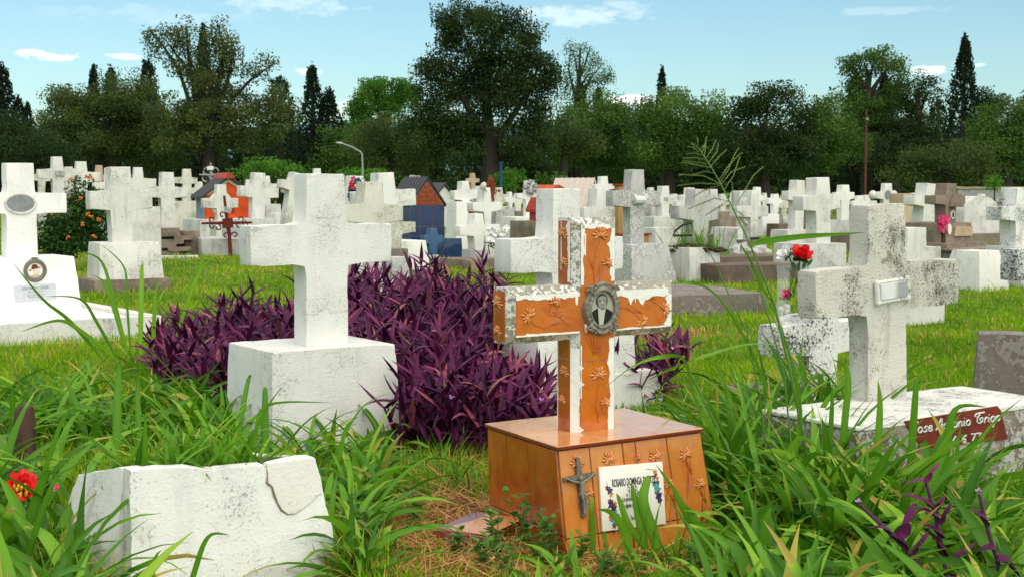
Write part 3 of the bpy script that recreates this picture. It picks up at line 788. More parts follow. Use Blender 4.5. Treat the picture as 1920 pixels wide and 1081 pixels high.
# ---- weathered cross with the red plate ------------------------------------
def red_plate_grave():
    a = 33
    r, q = grave('heavily weathered leaning white cross on slab with rusty red name plate', 5.75, (1634, 1702), 383, (1535, 1802), 497, 583,
                 ped=(1606, 1985, 783, 0), mat='paint_lichen', pmat='peeled_side', a=a, T=.105, pf=.40, flare=.01, pd=.50, roll=-1.8, tp=.008, bev=.011)
    x0, x1, zp, pf, pd = q['b0'], q['b1'], q['zp'], q['pf'], q['pd']
    fin('top_coat', block(x0 - .004, x1 + .004, -pf - .004, -pf + pd + .004, zp + .001, zp + .018, .008, 2, .002, .05), 'paint_flecked', r)
    pl = q['pl'].fwd(pf + .004)
    c = [pl(px, py) for px, py in ((1731, 842), (1889, 822), (1870, 760), (1694, 789))]
    c = [(x, z) for x, z in c]
    bm = sheet([(c[0][0], c[0][1]), (c[1][0], c[1][1]), (c[2][0] + .02, c[2][1] - .02), (c[2][0], c[2][1]), (c[3][0], c[3][1])], .002, .006)
    plate = fin('name_plate', bm, 'rust_plate', r, fx(0, -pf, 0), smooth=False, label='rusty red metal name plate with white hand lettering')
    strokes = {
        'J': [[(.1, .95), (.7, 1)], [(.5, .98), (.45, .1), (.3, -.12), (.1, -.05), (.08, .12)]],
        'A': [[(0, 0), (.12, .12), (.42, 1), (.5, 1), (.55, .3), (.66, 0)], [(.1, .38), (.62, .42)]],
        'T': [[(.95, 1.0), (.5, 1.02), (.1, .95), (.0, .78), (.14, .70)], [(.55, 1.0), (.28, .55), (.3, .18), (.55, .02), (.82, .2), (.82, .52), (.6, .52), (.55, .3)]],
        'o': [[(.22 + .2 * math.cos(t), .25 + .25 * math.sin(t)) for t in [i * .65 for i in range(11)]]],
        's': [[(.38, .45), (.22, .52), (.1, .4), (.3, .25), (.36, .1), (.2, 0), (.03, .07)]],
        'e': [[(.05, .25), (.4, .3), (.34, .48), (.18, .5), (.05, .28), (.1, .05), (.28, 0), (.45, .12)]],
        'n': [[(.04, .5), (.06, 0)], [(.06, .3), (.2, .5), (.34, .45), (.36, .05), (.46, .05)]],
        't': [[(.18, .95), (.16, .1), (.26, 0), (.36, .06)], [(.0, .6), (.36, .62)]],
        'i': [[(.08, .5), (.08, .08), (.2, .02)], [(.08, .70), (.09, .76)]],
        'r': [[(.04, .5), (.07, 0)], [(.07, .3), (.2, .5), (.33, .48)]],
        'g': [[(.22 + .2 * math.cos(t), .25 + .25 * math.sin(t)) for t in [i * .65 for i in range(11)]], [(.42, .5), (.42, -.25), (.3, -.5), (.1, -.42), (.12, -.25), (.5, .0)]],
        '2': [[(.02, .75), (.15, .98), (.38, .9), (.36, .6), (.02, .02), (.45, .04)]],
        '4': [[(.3, 1), (.02, .4), (.48, .4)], [(.38, .65), (.36, 0)]],
        '6': [[(.4, .95), (.15, .7), (.03, .3), (.15, .02), (.38, .1), (.38, .38), (.12, .42)]],
        '7': [[(.0, .95), (.42, .98), (.2, .05)]],
        ' ': []}
    adv = {'J': .75, 'A': .72, 'T': .98, 'o': .5, 's': .44, 'e': .46, 'n': .5, 't': .4, 'i': .28, 'r': .38, 'g': .55, '2': .56, '4': .58, '6': .55, '7': .5, ' ': .3}
    def write(s, P0, P1, h, w):
        tot = sum(adv[k] for k in s)
        dx, dy = P1[0] - P0[0], P1[1] - P0[1]; L = math.hypot(dx, dy); ux, uy = dx / L, dy / L
        k = L / tot; x = 0; bm = bmesh.new()
        for chx in s:
            for st in strokes[chx]:
                pts = []
                for sx, sy in st:
                    lx, ly = (x + sx) * k + sy * h * .12, sy * h
                    pts.append((P0[0] + ux * lx - uy * ly, P0[1] + uy * lx + ux * ly, .0062))
                tube(pts, w, 6, bm)
            x += adv[chx]
        return bm
    fin('lettering', write('Jose Antonio Trigo', pl(1704, 813), pl(1875, 787), .042, .0034), 'letter_white', plate)
    bm = write('24 6 77', pl(1772, 833), pl(1838, 824), .030, .0036)
    a_, b_ = pl(1806, 829), pl(1841, 825)
    tube([(a_[0], a_[1] - .004, .0062), (b_[0], b_[1] - .004, .0062)], .003, 6, bm)
    fin('lettering', bm, 'letter_white', plate)
    # marble scroll plaque with a moulded rim
    cp = q['pl']; x, z = cp(1674, 544); w = cp(1704, 544)[0] - cp(1643, 544)[0]; h = .084
    M = Matrix.Translation((0, q['T'] / 2, q['zp'])) @ Matrix.Rotation(math.radians(-1.8), 4, 'Y') @ Matrix.Translation((0, -q['T'] / 2, -q['zp'])) @ fx(x, 0, z, .05)
    m = bmesh.new(); join(m, prism(rect(-w / 2, w / 2, -h / 2, h / 2), -.014, .004, .005, 2, .002, .03), FX.inverted())
    for sx in (-1, 1):
        tube([(sx * w * .46, -h * .5, .012), (sx * w * .47, h * .5, .012)], .011, 8, m)
        for sy in (-1, 1): ball((sx * w * .45, sy * h * .47, .012), .014, m, 8, 6)
    for sy in (-1, 1): tube([(-w * .45, sy * h * .48, .010), (w * .45, sy * h * .48, .010)], .008, 8, m)
    pq = fin('plaque_rim', m, 'paint_flecked', r, M)
    fin('marble_plaque', sheet(rect(-w * .40, w * .40, -h * .36, h * .36), .014, .022), 'marble_veined', pq, Matrix())
red_plate_grave()

# ---- broken hollow block in front on the left -------------------------------
def broken_block():
    a = A0
    A = P(247, 1081, 3.98); A.z = 0
    pl = Plane(A, a)
    w0, w1 = pl(247, 880), pl(590, 857)
    bx = pl(612, 1060)[0]
    zt = w0[1]
    root = thing('broken_pedestal', 'broken hollow white block without a cross, wild grass growing inside it', 'pedestal', (A.x, A.y, 0), a)
    zr = w1[1]; x1 = w1[0]
    n = lambda k: RNG.uniform(-k, k)
    T = .47; th = .055; zb = zt - .085
    top = [(x1, zr), (x1 * .985, zr + .004), (x1 * .86, zr + .003), (x1 * .765, zr - .004), (x1 * .742, zr - .006), (x1 * .736, zr - .024), (x1 * .715, zr - .022), (x1 * .708, zr - .002),
           (x1 * .55, zr + .000), (x1 * .46, zr - .004), (x1 * .445, zr + .001), (x1 * .42, zr + .002), (x1 * .30, zt + (zr - zt) * .35), (x1 * .15, zt + (zr - zt) * .15 + .002), (0.0, zt)]
    ol = [(-.02, -.03), (bx + .015, -.03), (bx + .008, .14), (x1 + .028, .205), (x1 + .020, .215), (x1 + .014, .30)] + top
    m = prism(ol, 0, th, .007, 2, .0035, .035, chip=.07)
    for v in m.verts: v.co.y += -.05 * (1 - v.co.z / zt) - .0
    fin('front_wall', m, 'paint_white', root)
    # left wall, chipped along its rear edge
    m = prism([(0.06, -.03), (T, -.03), (T + .02, .12), (T - .01, .2), (T - .005, .26), (T - .03, .27), (T - .03, zb), (.15, zt - .02), (.06, zt - .002)], 0, th, .005, 2, .003, .04, chip=.3)
    m.transform(Matrix(((0, 1, 0, 0), (1, 0, 0, -.005), (0, 0, 1, 0), (0, 0, 0, 1)))); bmesh.ops.recalc_face_normals(m, faces=m.faces)
    for v in m.verts: v.co.x += -.10 * (1 - v.co.z / zt) * (.35 + .65 * v.co.y / T)
    fin('left_wall', m, 'paint_white', root)
    m = prism([(0.06, -.03), (T, -.03), (T, zb), (.06, zr - .004)], 0, th, .005, 2, .003, .05)
    m.transform(Matrix(((0, 1, 0, x1 - th), (1, 0, 0, 0), (0, 0, 1, 0), (0, 0, 0, 1)))); bmesh.ops.recalc_face_normals(m, faces=m.faces)
    fin('right_wall', m, 'paint_white', root)
    fin('rear_wall', block(th + .001, x1 - th - .001, T - th, T - .003, -.03, zb - .03), 'paint_white', root)
    fin('soil_fill', block(th + .002, x1 - th - .002, th + .012, T - th - .002, 0, zt - .09, .01, 1, .006, .05), 'soil', root)
    pts = [pl(px_, py_) for px_, py_ in ((498, 868), (499, 888), (497, 902), (506, 910), (509, 924), (514, 938), (521, 952), (533, 960), (547, 958), (562, 948), (576, 938), (590, 925), (598, 920), (593, 885), (589, 858))]
    pts = [(a_, b_) for a_, b_ in pts]
    m = bmesh.new(); join(m, sheet(pts, 0, .0015), FX)
    for v in m.verts: v.co.y += -.05 * (1 - v.co.z / zt) - .003
    e_ = tube([(px_, -.05 * (1 - pz_ / zt) - .0035, pz_) for px_, pz_ in pts[:10]], [.0006, .0022, .0044, .0030, .0042, .0026, .0030, .0016, .0012, .0003], 5)
    fin('plaster_edge', e_, 'brown_cement', root)
    fin('plaster_patch', m, 'plaster_patch', root, smooth=False, label='bare patch where the paint has flaked off')
    foot(A.x, A.y, a, -.02, x1, -.6, T - .02)
    return A, pl, x1, T, zt
BB = broken_block()
# ---- bright grave at the left edge -----------------------------------------
def left_grave():
    a = 37
    r, q = grave('bright white grave with a tall cross, oval plaque, round portrait and long flat kerb', 12.6, (14, 65), 306, (-52, 125), 362, 400,
                 ped=(-92, 139, 484, 0), mat='paint_white_fresh', a=a, T=.15, pf=.13, flare=.06, pd=.55, tp=.02)
    pl = q['pl']; pf = q['pf'] + .02
    # slab and kerb reaching forwards
    pk = pl.fwd(pf)
    zk = .17; x1 = q['b1'] + .10; x0 = q['b0'] - .1
    L = 1.55
    bm = block(x0, x1, -pf - L, -pf + .5, -.03, .115, .012, 2, .003, .12)
    fin('slab', bm, 'paint_white_fresh', r)
    m = block(x0 - .04, x1 + .04, -pf - L - .10, -pf - L + .03, -.03, zk - .015, .012, 2, .004, .1)
    block(x0 - .07, x0 + .05, -pf - L + .031, -pf + .4, -.03, zk - .02, .012, 2, .004, .1, bm=m)
    block(x1 - .05, x1 + .07, -pf - L + .031, -pf + .4, -.03, zk - .02, .012, 2, .004, .1, bm=m)
    fin('kerb', m, 'paint_dirty', r)
    foot(pl.A.x, pl.A.y, a, x0 - .1, x1 + .1, -pf - L - .12, .4)
    x, z = pl(38, 382); w = pl(64, 380)[0] - pl(12, 380)[0]
    pq = fin('oval_plaque', sheet(ellipse(x, z, w * .53, w * .34, 36, .012, 14), .002, .012), 'metal_grey', r, fx())
    fin('plaque_rim', tube([(x + w * .54 * math.cos(t), z + w * .35 * math.sin(t), .010) for t in [2 * math.pi * i / 30 for i in range(31)]], .011, 6, cap=False), 'paint_dirty', pq)
    fp = pl.fwd(pf - .01)
    x, z = fp(65, 507); R_ = fp(84, 507)[0] - x
    slope = lambda z_: -(pf - .02) - .036 * (q['zp'] - z_) / q['zp']
    M = Matrix.Translation((0, slope(z) - .004, 0)) @ FX
    m = tube([(x + R_ * .95 * math.cos(t), z + R_ * .95 * math.sin(t), .014) for t in [2 * math.pi * i / 40 for i in range(41)]], R_ * .20, 8, cap=False)
    tube([(x - R_ * .3, z + R_ * 1.16, .014), (x + R_ * .25, z + R_ * 1.16, .014)], R_ * .16, 8, m)
    f = fin('portrait_frame', m, 'bronze', r, M)
    ph = fin('photograph', sheet(ellipse(x, z, R_ * .85, R_ * .85), .006, .010), 'ceramic_white', f, smooth=False)
    def pic(nm, pts, mat, zz): fin(nm, sheet([(x + u * R_, z + v * R_) for u, v in pts], zz, zz + .001), mat, ph, smooth=False)
    pic('picture_face', ellipse(.12, -.05, .38, .42, 20), 'roof_pink', .0105)
    pic('picture_shirt', [(-.45, -.55), (-.1, -.4), (.3, -.42), (.55, -.5), (.3, -.78), (0, -.83), (-.3, -.75)], 'cream_wall', .0115)
    pic('picture_hat', [(-.38, .10), (-.1, .12), (.2, .22), (.62, .28), (.3, .36), (.2, .56), (-.1, .62), (-.32, .52), (-.34, .3)], 'deco_brown', .0125)
    pic('picture_ear', ellipse(-.48, .02, .1, .1, 10), 'bronze', .0115)
    x0, z0 = fp(26, 566); x1, z1 = fp(103, 531)
    cx, cz, w, h = (x0 + x1) / 2, (z0 + z1) / 2, x1 - x0, abs(z1 - z0)
    pq = fin('name_plaque', sheet(rect(-w / 2, w / 2, -h / 2, h / 2), 0, .014), 'plaque_grey', r, Matrix.Translation((cx, slope(cz) - .006, cz)) @ FX @ Matrix.Rotation(.03, 4, 'Z'), smooth=False)
    text('lettering', 'JOSE MARIA LUQUE', h * .20, 'letter_grey', pq, Matrix.Translation((0, h * .28, .0145)), .001, .9)
    text('lettering', 'Q.E.P.D. 7-9-61', h * .15, 'letter_grey', pq, Matrix.Translation((0, h * .08, .0145)), 0, .95)
    text('lettering', 'SUS HIJOS Y NIETOS\nEN SU MEMORIA', h * .12, 'letter_grey', pq, Matrix.Translation((0, -h * .18, .0145)), 0, .95)
left_grave()

FAR = 'far crosses at the edge of the trees'
NEAR = 'crosses of the cemetery'
W, B, D_, S, M_, L_ = 'paint_white_far', 'paint_white_bright', 'paint_dirty', 'grey_stone', 'grey_mottled', 'grey_light'
g = grave
# left part -------------------------------------------------------------------
g('white cross on a tall block standing on a brown step beside the orange flowering shrub', 16.6, (209, 248), 313, (169, 287), 358, 392, ped=(187, 299, 455, 0), mat=D_, T=.2, pf=.16, flare=.05, step=(.10, .14, 'brown_cement'))
g('white cross with grey top set in a broken brown stone tomb', 26, (303, 326), 323, (270, 351), 351, 370, base=427, mat=D_, pmat='brown_cement', T=.22, tp=.02)
g('grey stained cross with a small dark plate, second cross from the left edge', 27, (101, 120), 294, (73, 143), 317, 334, mat=D_, base=372, tp=.02)
g('grey cross with a dark streaked top, overlapped by the cross with the small dark plate', 30, (144, 163), 303, (112, 189), 323, 341, mat=D_, base=378)
g('narrow brown cross top showing just left of the tall white cross by the shrub', 45, (178, 190), 310, (162, 206), 328, 336, mat='tan_cement', base=366, group=FAR)
g('white cross half hidden behind the left arm of the cross on the brown step', 23, (197, 211), 315, (174, 238), 343, 355, mat=W, base=392)
g('tapered white cross looking out right of the cross on the brown step', 25, (251, 268), 314, (234, 293), 335, 352, ped=(236, 301, 388, 0), mat=W, tp=.05)
g('tiny white cross behind the two grey crosses at the far left', 48, (123, 138), 313, (108, 154), 326, 338, mat=W, base=362, group=FAR)
g('low white cross arm behind the grey cross with the small dark plate', 40, (72, 84), 318, (58, 99), 327, 339, mat=W, base=365, group=FAR)
g('white cross on a white block left of the orange shrine roof', 40, (343, 358), 317, (325, 370), 333, 344, ped=(325, 371, 377, 0), mat=W, group=FAR)
g('small white cross touching the dark eave of the orange shrine', 47, (369, 381), 341, (357, 393), 352, 363, mat=B, base=385, group=FAR)
g('white cross on a grey slab right of the orange shrine', 27, (473, 495), 324, (449, 521), 350, 370, ped=(450, 526, 410, 0), mat=D_, pmat='grey_light', T=.16, pf=.3, tp=.01)
g('white cross behind the one right of the orange shrine', 36, (494, 507), 330, (479, 523), 345, 360, mat=W, base=383, group=FAR)
g('short white cross between the orange shrine and the cross on the grey slab', 41, (462, 473), 337, (449, 487), 349, 358, mat=W, base=382, group=FAR)
g('leaning cross with a dark tilted arm beside the large central cross', 24, (532, 549), 322, (514, 568), 340, 356, base=424, mat=D_, roll=11, T=.2)
g('white cross top peeping over the left of the central white cross', 42, (589, 602), 316, (574, 618), 333, 345, mat=W, base=370, group=FAR)
# between the central and the orange crosses ----------------------------------
g('white cross hung with a wreath of pink and blue flowers', 22, (655, 681), 330, (626, 711), 362, 382, mat=D_, base=430)
g('broad yellowish grey speckled cross behind the right arm of the central cross', 15.2, (684, 718), 341, (643, 756), 384, 416, ped=(672, 736, 488, 0), mat='paint_yellowed', pmat=M_, T=.2, pf=.12, flare=.03)
g('white cross leaning left on a big white pedestal with brown foot', 18.8, (713, 744), 324, (672, 783), 357, 388, ped=(690, 799, 452, 0), mat='paint_white', T=.2, pf=.22, flare=.05, roll=-2.5, step=(.12, .12, 'brown_cement'), tp=.02)
g('low white cross with its arm in front of the blue tiled shrine', 16.9, (732, 753), 398, (709, 780), 417, 437, base=466, mat='paint_yellowed', T=.13)
g('thin white cross left of the dark roof of the blue shrine', 36, (771, 786), 329, (756, 800), 347, 358, mat=B, base=385, group=FAR)
g('slender tan cross on top of a white tomb near the thick dark trunk', 41, (884, 891), 325, (876, 899), 335, 342, base=353, mat='tan_cement', group=FAR, T=.1)
g('white cross on a pale tapering block right of the blue shrine', 28, (867, 881), 340, (852, 897), 357, 374, base=392, ped=(856, 884, 378, 0), mat=B, flare=.1, T=.2)
g('wide grey cross arm behind the white cross with the rose bud', 31, (893, 905), 349, (872, 927), 357, 370, mat=L_, base=392)
g('clean white cross with a rose bud on its top', 24.5, (909, 921), 352, (888, 941), 380, 396, base=427, mat=B, T=.22)
g('plump white cross half covered with white flowers on a brown kerb', 21.5, (890, 907), 401, (863, 938), 422, 441, base=468, mat=B, T=.2, step=(.25, .13, 'brown_cement'))
g('stepped grey headstone cross by the blue post', 34, (932, 943), 352, (925, 957), 365, 380, mat=L_, base=390, ped=(926, 959, 387, 0), group=FAR)
g('small slim white cross in front of the stepped grey headstone', 32, (955, 961), 360, (948, 970), 371, 379, mat=B, base=389, group=FAR, T=.12)
g('white cross with a grey wreath at its centre, on a whitewashed plinth', 29, (986, 1002), 339, (970, 1016), 363, 373, base=407, ped=(966, 1013, 407, 0), mat=B, pf=.2, step=(.15, .2, 'brown_cement'))
g('pale cross beside the wreathed cross, half hidden by it', 37, (966, 977), 363, (956, 986), 371, 380, mat=W, base=396, group=FAR)
g('pinkish brown cross over the orange roof', 46, (1062, 1071), 337, (1050, 1084), 350, 357, mat='tan_cement', base=372, group=FAR)
# right of the orange cross ----------------------------------------------------
g('speckled white cross showing above the right top of the orange cross', 19.5, (1117, 1143), 353, (1094, 1166), 389, 411, mat=D_, base=450, T=.22)
g('pale grey cross in front of the pink roofed shrine', 34, (1128, 1141), 331, (1117, 1153), 346, 356, mat=L_, base=385, group=FAR)
g('tall grey mottled cross with a stone scroll at its centre on a tapered block', 18.2, (1183, 1207), 318, (1149, 1238), 358, 387, ped=(1184, 1252, 458, 0), mat=M_, T=.17, pf=.25, flare=.10, tp=.01)
g('white cross with a small dark plate right of the tall mottled cross', 33, (1241, 1255), 349, (1228, 1270), 367, 380, ped=(1226, 1266, 406, 0), mat=W, pmat=L_, pf=.15, T=.18)
g('dark grey cross over a white block overgrown with grass', 18.6, (1300, 1327), 355, (1272, 1346), 388, 412, ped=(1293, 1349, 464, 0), mat=S, pmat='paint_white_far', T=.18, pf=.14, pd=.62, roll=2, flare=.02)
g('narrow white cross top left of the dark grey overgrown cross', 37, (1282, 1296), 368, (1269, 1309), 380, 390, mat=W, base=402, group=FAR)
g('white cross top directly behind the dark grey overgrown cross', 42, (1289, 1302), 352, (1276, 1316), 366, 375, mat=W, base=390, group=FAR)
g('white cross with square shoulders right of the dark grey cross', 34, (1331, 1346), 355, (1319, 1363), 373, 386, mat=B, base=402, group=FAR)
g('tiny white cross between the seed heads of the tall grass', 46, (1351, 1361), 364, (1342, 1371), 375, 384, mat=B, base=395, group=FAR)
g('small grey white cross left of the wide grey headstone', 48, (1372, 1381), 362, (1364, 1389), 373, 380, mat=W, base=392, group=FAR)
g('grey white cross rising behind the ringed cross', 41, (1416, 1426), 351, (1405, 1438), 366, 376, mat=W, base=392, group=FAR)
g('ringed celtic cross on a rough rock mound', 25.5, (1408, 1421), 357, (1382, 1441), 387, 406, base=450, mat=D_, ring=19, T=.2)
g('small cross with a grey shoulder right of the ringed cross', 45, (1430, 1437), 362, (1424, 1443), 371, 378, mat=W, base=400, group=FAR)
g('bright clean white cross on a capped white block', 36, (1451, 1460), 364, (1442, 1468), 373, 382, ped=(1430, 1461, 402, 0), mat='paint_white_fresh', pf=.2, T=.14)
g('short weathered cross right of the bright cross on the capped block', 37, (1466, 1475), 368, (1460, 1482), 378, 390, mat=D_, base=402, group=FAR)
g('upright white cross on a grey block left of the big plain cross', 31, (1491, 1507), 338, (1477, 1520), 359, 376, ped=(1477, 1524, 431, 0), mat=W, pmat=L_, pf=.15, T=.22, flare=.04)
g('brown cross top between the two white crosses near the roses', 46, (1518, 1528), 341, (1506, 1541), 356, 364, mat='tan_cement', base=380, group=FAR)
g('big plain white cross on a wide block behind the red and white roses', 19.8, (1533, 1558), 333, (1508, 1578), 366, 393, ped=(1518, 1587, 457, 0), mat=W, T=.22, pf=.12, pd=.75, tp=.01, pmat=L_)
g('white cross on a grey block just left of the weathered red plate cross', 32, (1579, 1593), 347, (1569, 1603), 361, 374, ped=(1556, 1600, 413, 0), mat=B, pmat=S, pf=.18, T=.16)
g('left one of two tiny twin crosses by the brown pole', 45, (1608, 1618), 367, (1598, 1628), 377, 385, mat=D_, base=395, group=FAR)
g('right one of two tiny twin crosses by the brown pole', 46.5, (1622, 1632), 366, (1612, 1644), 377, 385, mat=D_, base=395, group=FAR)
g('white cross with rounded arm ends and a dark disc at its centre', 33, (1658, 1672), 344, (1644, 1682), 360, 373, mat=W, base=405, tp=.02)
g('white leaning cross between the tan post and the brown cross', 25, (1733, 1752), 344, (1712, 1762), 370, 387, base=428, mat=W, roll=4, T=.25, tp=.05)
g('white cross top just behind the leaning white cross', 34, (1729, 1740), 349, (1717, 1752), 363, 374, mat=W, base=400, group=FAR)
g('grey white cross left of the brown cross', 36, (1764, 1774), 350, (1753, 1784), 362, 371, mat=W, base=398, group=FAR)
g('tiny white cross right of the rounded grey vault', 41, (1872, 1880), 371, (1864, 1889), 380, 387, mat=B, base=398, group=FAR)
g('small grey cross behind the cross at the right edge', 41, (1889, 1897), 363, (1879, 1908), 371, 379, mat=W, base=398, group=FAR)
g('spotted white cross at the right edge rising from grass', 17.5, (1906, 1932), 352, (1879, 1960), 387, 412, base=462, mat='paint_blackspot', T=.24)
g('white cross seen just behind the right arm of the red plate cross', 12.5, (1701, 1736), 427, (1668, 1764), 464, 494, base=560, mat='paint_white_far', T=.2, pf=.1)
g('white cross with a dark peeling arm end cut by the right edge', 9.6, (1995, 2035), 398, (1907, 2130), 463, 520, base=650, mat='paint_blackspot', T=.13)
# small black and white cross behind the red plate grave
r, q = grave('small black and white peeling cross with a bottle of roses on its arm', 7.6, (1519, 1570), 590, (1463, 1632), 606, 662, base=760, mat='paint_blackspot', T=.17, pf=.12, tp=.0)
SMALL = q; SMALLR = r
# additional white crosses filling the far rows
for i, (x, d, ht, k) in enumerate(((225, 52, 334, 'tiny pale cross in the last row left of the dark crosses'), (416, 52, 340, 'tiny pale cross peeping over the orange shrine ridge'),
        (540, 50, 343, 'tiny pale cross in the last row left of the central cross'), (836, 52, 351, 'tiny pale cross by the second dark roof'), (1016, 50, 353, 'tiny pale cross left of the orange roof'),
        (1102, 50, 356, 'tiny pale cross under the pink roof'), (1222, 50, 352, 'tiny pale cross right of the mottled cross arm'), (1265, 46, 364, 'tiny pale cross in the last row by the bent wire'),
        (1318, 50, 362, 'tiny pale cross in the last row behind the panicle'), (1392, 50, 366, 'tiny pale cross in the last row by the grey headstone'), (1548, 50, 356, 'tiny pale cross hidden by the big plain cross'),
        (1690, 48, 368, 'tiny pale cross left of the tan post'), (1715, 44, 362, 'tiny pale cross left of the leaning white cross'), (1842, 48, 364, 'tiny pale cross above the rounded vault'))):
    g(k, d, (x - 4, x + 5), ht, (x - 13, x + 14), ht + 11, ht + 19, mat=W if i % 2 else B, base=ht + 36, group=FAR)

# ---- scroll on the tall mottled cross, seen as a part -----------------------
def part_on(label, fn):
    for o in COL.objects:
        if o.get('label') == label: fn(o, [c for c in COL.objects if c.parent == o]); return
def local(o, px, py, a=A0):
    pl = Plane(o.location, a); return pl(px, py)
def scroll(o, ch):
    x, z = local(o, 1196, 372)
    m = tube([(x - .085, -.03, z - .02), (x + .085, -.03, z - .02)], .055, 10)
    tube([(x - .10, -.03, z + .01), (x - .07, -.03, z + .01)], .05, 10, m); tube([(x + .07, -.03, z + .01), (x + .10, -.03, z + .01)], .05, 10, m)
    fin('scroll', m, 'marble', o)
part_on('tall grey mottled cross with a stone scroll at its centre on a tapered block', scroll)
def dark_plate(px, py, w, h, mat='grey_stone'):
    def f(o, ch):
        x, z = local(o, px, py); k = local(o, px + w, py)[0] - x; kz = z - local(o, px, py + h)[1]
        fin('plate', block(x - k / 2, x + k / 2, -.03, -.002, z - kz / 2, z + kz / 2, .004, 1, 0, 0), mat, o)
    return f
part_on('grey stained cross with a small dark plate, second cross from the left edge', dark_plate(112, 325, 16, 10))
part_on('white cross with a small dark plate right of the tall mottled cross', dark_plate(1249, 372, 7, 6))
part_on('ringed celtic cross on a rough rock mound', dark_plate(1414, 447, 16, 5, 'roof_dark'))
def disc(o, ch):
    x, z = local(o, 1664, 365)
    fin('disc', sheet(ellipse(x, z, .085, .10, 20), 0, .03), 'metal_grey', o, fx())
    for px, s in ((1645, -1), (1681, 1)):
        x, z = local(o, px, 366); fin('arm_knob', ball((x, .12, z), (.10, .1, .11), bmesh.new()), 'paint_white_far', o)
part_on('white cross with rounded arm ends and a dark disc at its centre', disc)
def wreath(o, ch):
    x, z = local(o, 994, 352)
    bm = bmesh.new()
    for i in range(26):
        t = i * .6; ball((x + .11 * math.cos(t) + RNG.uniform(-.05, .05), -.05, z + .1 * math.sin(t) + RNG.uniform(-.05, .05)), RNG.uniform(.02, .045), bm, 6, 5)
    fin('wreath', bm, 'metal_grey', o)
part_on('white cross with a grey wreath at its centre, on a whitewashed plinth', wreath)
def mound(o, ch):
    m = bmesh.new(); bmesh.ops.create_icosphere(m, subdivisions=4, radius=1)
    for v in m.verts:
        n = 1 + .35 * mnoise.noise(v.co * 2.1) + .15 * mnoise.noise(v.co * 5)
        v.co = Vector((v.co.x * .40 * n, v.co.y * .32 * n + .1, max(-.03, v.co.z * .26 * n)))
    fin('rock_mound', m, 'grey_mottled', o)
part_on('ringed celtic cross on a rough rock mound', mound)
def niche(o, ch):
    m = bmesh.new(); r2 = random.Random(3)
    for i in range(6):
        x0 = r2.uniform(-.42, .1); block(x0, x0 + r2.uniform(.3, .5), -.35 + r2.uniform(-.03, .03), -.12, i * .07 - .02, i * .07 + .06, .01, 1, .004, .08, bm=m)
    block(-.5, .55, -.22, .35, -.02, .10, .015, 1, .008, .08, bm=m); block(.25, .55, -.2, .3, .1, .42, .02, 1, .01, .08, bm=m)
    fin('broken_stones', m, 'brown_cement', o)
part_on('white cross with grey top set in a broken brown stone tomb', niche)

# ---- tombs, shrines and blocks ------------------------------------------------
def slab(name, label, cat, px0, px1, py_top, py_bot, d, mat, depth=.5, a=A0, group=None, bev=.012, flare=0, top_cut=0):
    A = P((px0 + px1) / 2, HY, d); pl = Plane(A, a)
    x0, z = pl(px0, py_top); x1 = pl(px1, py_top)[0]; z = pl((px0 + px1) / 2, py_top)[1]
    t = thing(name, label, cat, (A.x, A.y, 0), a, group)
    fin('body', block(x0, x1, 0, depth, -.03, max(.03, z), bev, 2, .004, .12, (flare, flare, flare, flare)), mat, t)
    foot(A.x, A.y, a, x0 - flare, x1 + flare, -flare, depth + flare)
    return t, pl, x0, x1, z
KB = 'low stone kerbs around the graves'
slab('headstone', 'brown stained headstone with a slanted left side at the right edge', 'headstone', 1836, 1990, 627, 0, 7.3, 'brown_slab', .2, a=-17, flare=.03)
slab('grave_slab', 'low wide concrete slab lying behind the right arm of the orange cross', 'grave slab', 1250, 1440, 552, 590, 13.4, 'brown_slab', 1.5, a=20, group=KB)
slab('grave_kerb', 'long dark brown kerb in front of the ringed cross mound', 'kerb', 1352, 1480, 481, 495, 21.6, 'brown_dark', .9, a=18, group=KB)
slab('grave_kerb', 'dark brown double kerb below the roses', 'kerb', 1348, 1500, 497, 524, 18.0, 'brown_dark', .8, a=16, group=KB)
slab('grave_kerb', 'brown kerb with grass behind the grey headless block', 'kerb', 1322, 1372, 440, 452, 28, 'brown_dark', .5, a=18, group=KB)
slab('grave_kerb', 'dark grey kerb below the rusty iron cross', 'kerb', 378, 464, 448, 468, 25.4, S, 1.4, a=18, group=KB)
slab('grave_kerb', 'brown kerb left of the black and white peeling cross', 'kerb', 1376, 1500, 735, 760, 8.1, 'brown_slab', .25, a=14, group=KB)
slab('grave_kerb', 'thin half buried kerb in the lawn left of the iron cross', 'kerb', 300, 372, 480, 484, 24.5, 'grey_light', .15, a=12, group=KB)
slab('grave_kerb', 'brown kerb behind the tall mottled cross', 'kerb', 1212, 1260, 434, 446, 30, 'brown_dark', .6, a=18, group=KB)
slab('grave_kerb', 'brown kerb under the wreathed cross', 'kerb', 930, 1012, 434, 446, 30.5, 'brown_cement', .6, a=18, group=KB)
slab('grave_kerb', 'red brick kerb by the grey headstone block', 'kerb', 928, 960, 418, 424, 33, 'roof_orange', .4, a=18, group=KB)
slab('grave_kerb', 'dark kerb right of the upright white cross', 'kerb', 1459, 1560, 420, 428, 35, 'brown_dark', .6, a=18, group=KB)
slab('grave_kerb', 'brown kerb right of the big plain cross', 'kerb', 1560, 1620, 440, 452, 27, 'brown_dark', .6, a=18, group=KB)
slab('grave_kerb', 'brown kerb in front of the brown tomb', 'kerb', 1790, 1880, 500, 522, 18.2, 'brown_slab', .4, a=14, group=KB)
slab('grave_block', 'plain grey block without a cross below the small dark plate cross', 'block', 1229, 1275, 427, 456, 26, L_, .5, flare=.04)
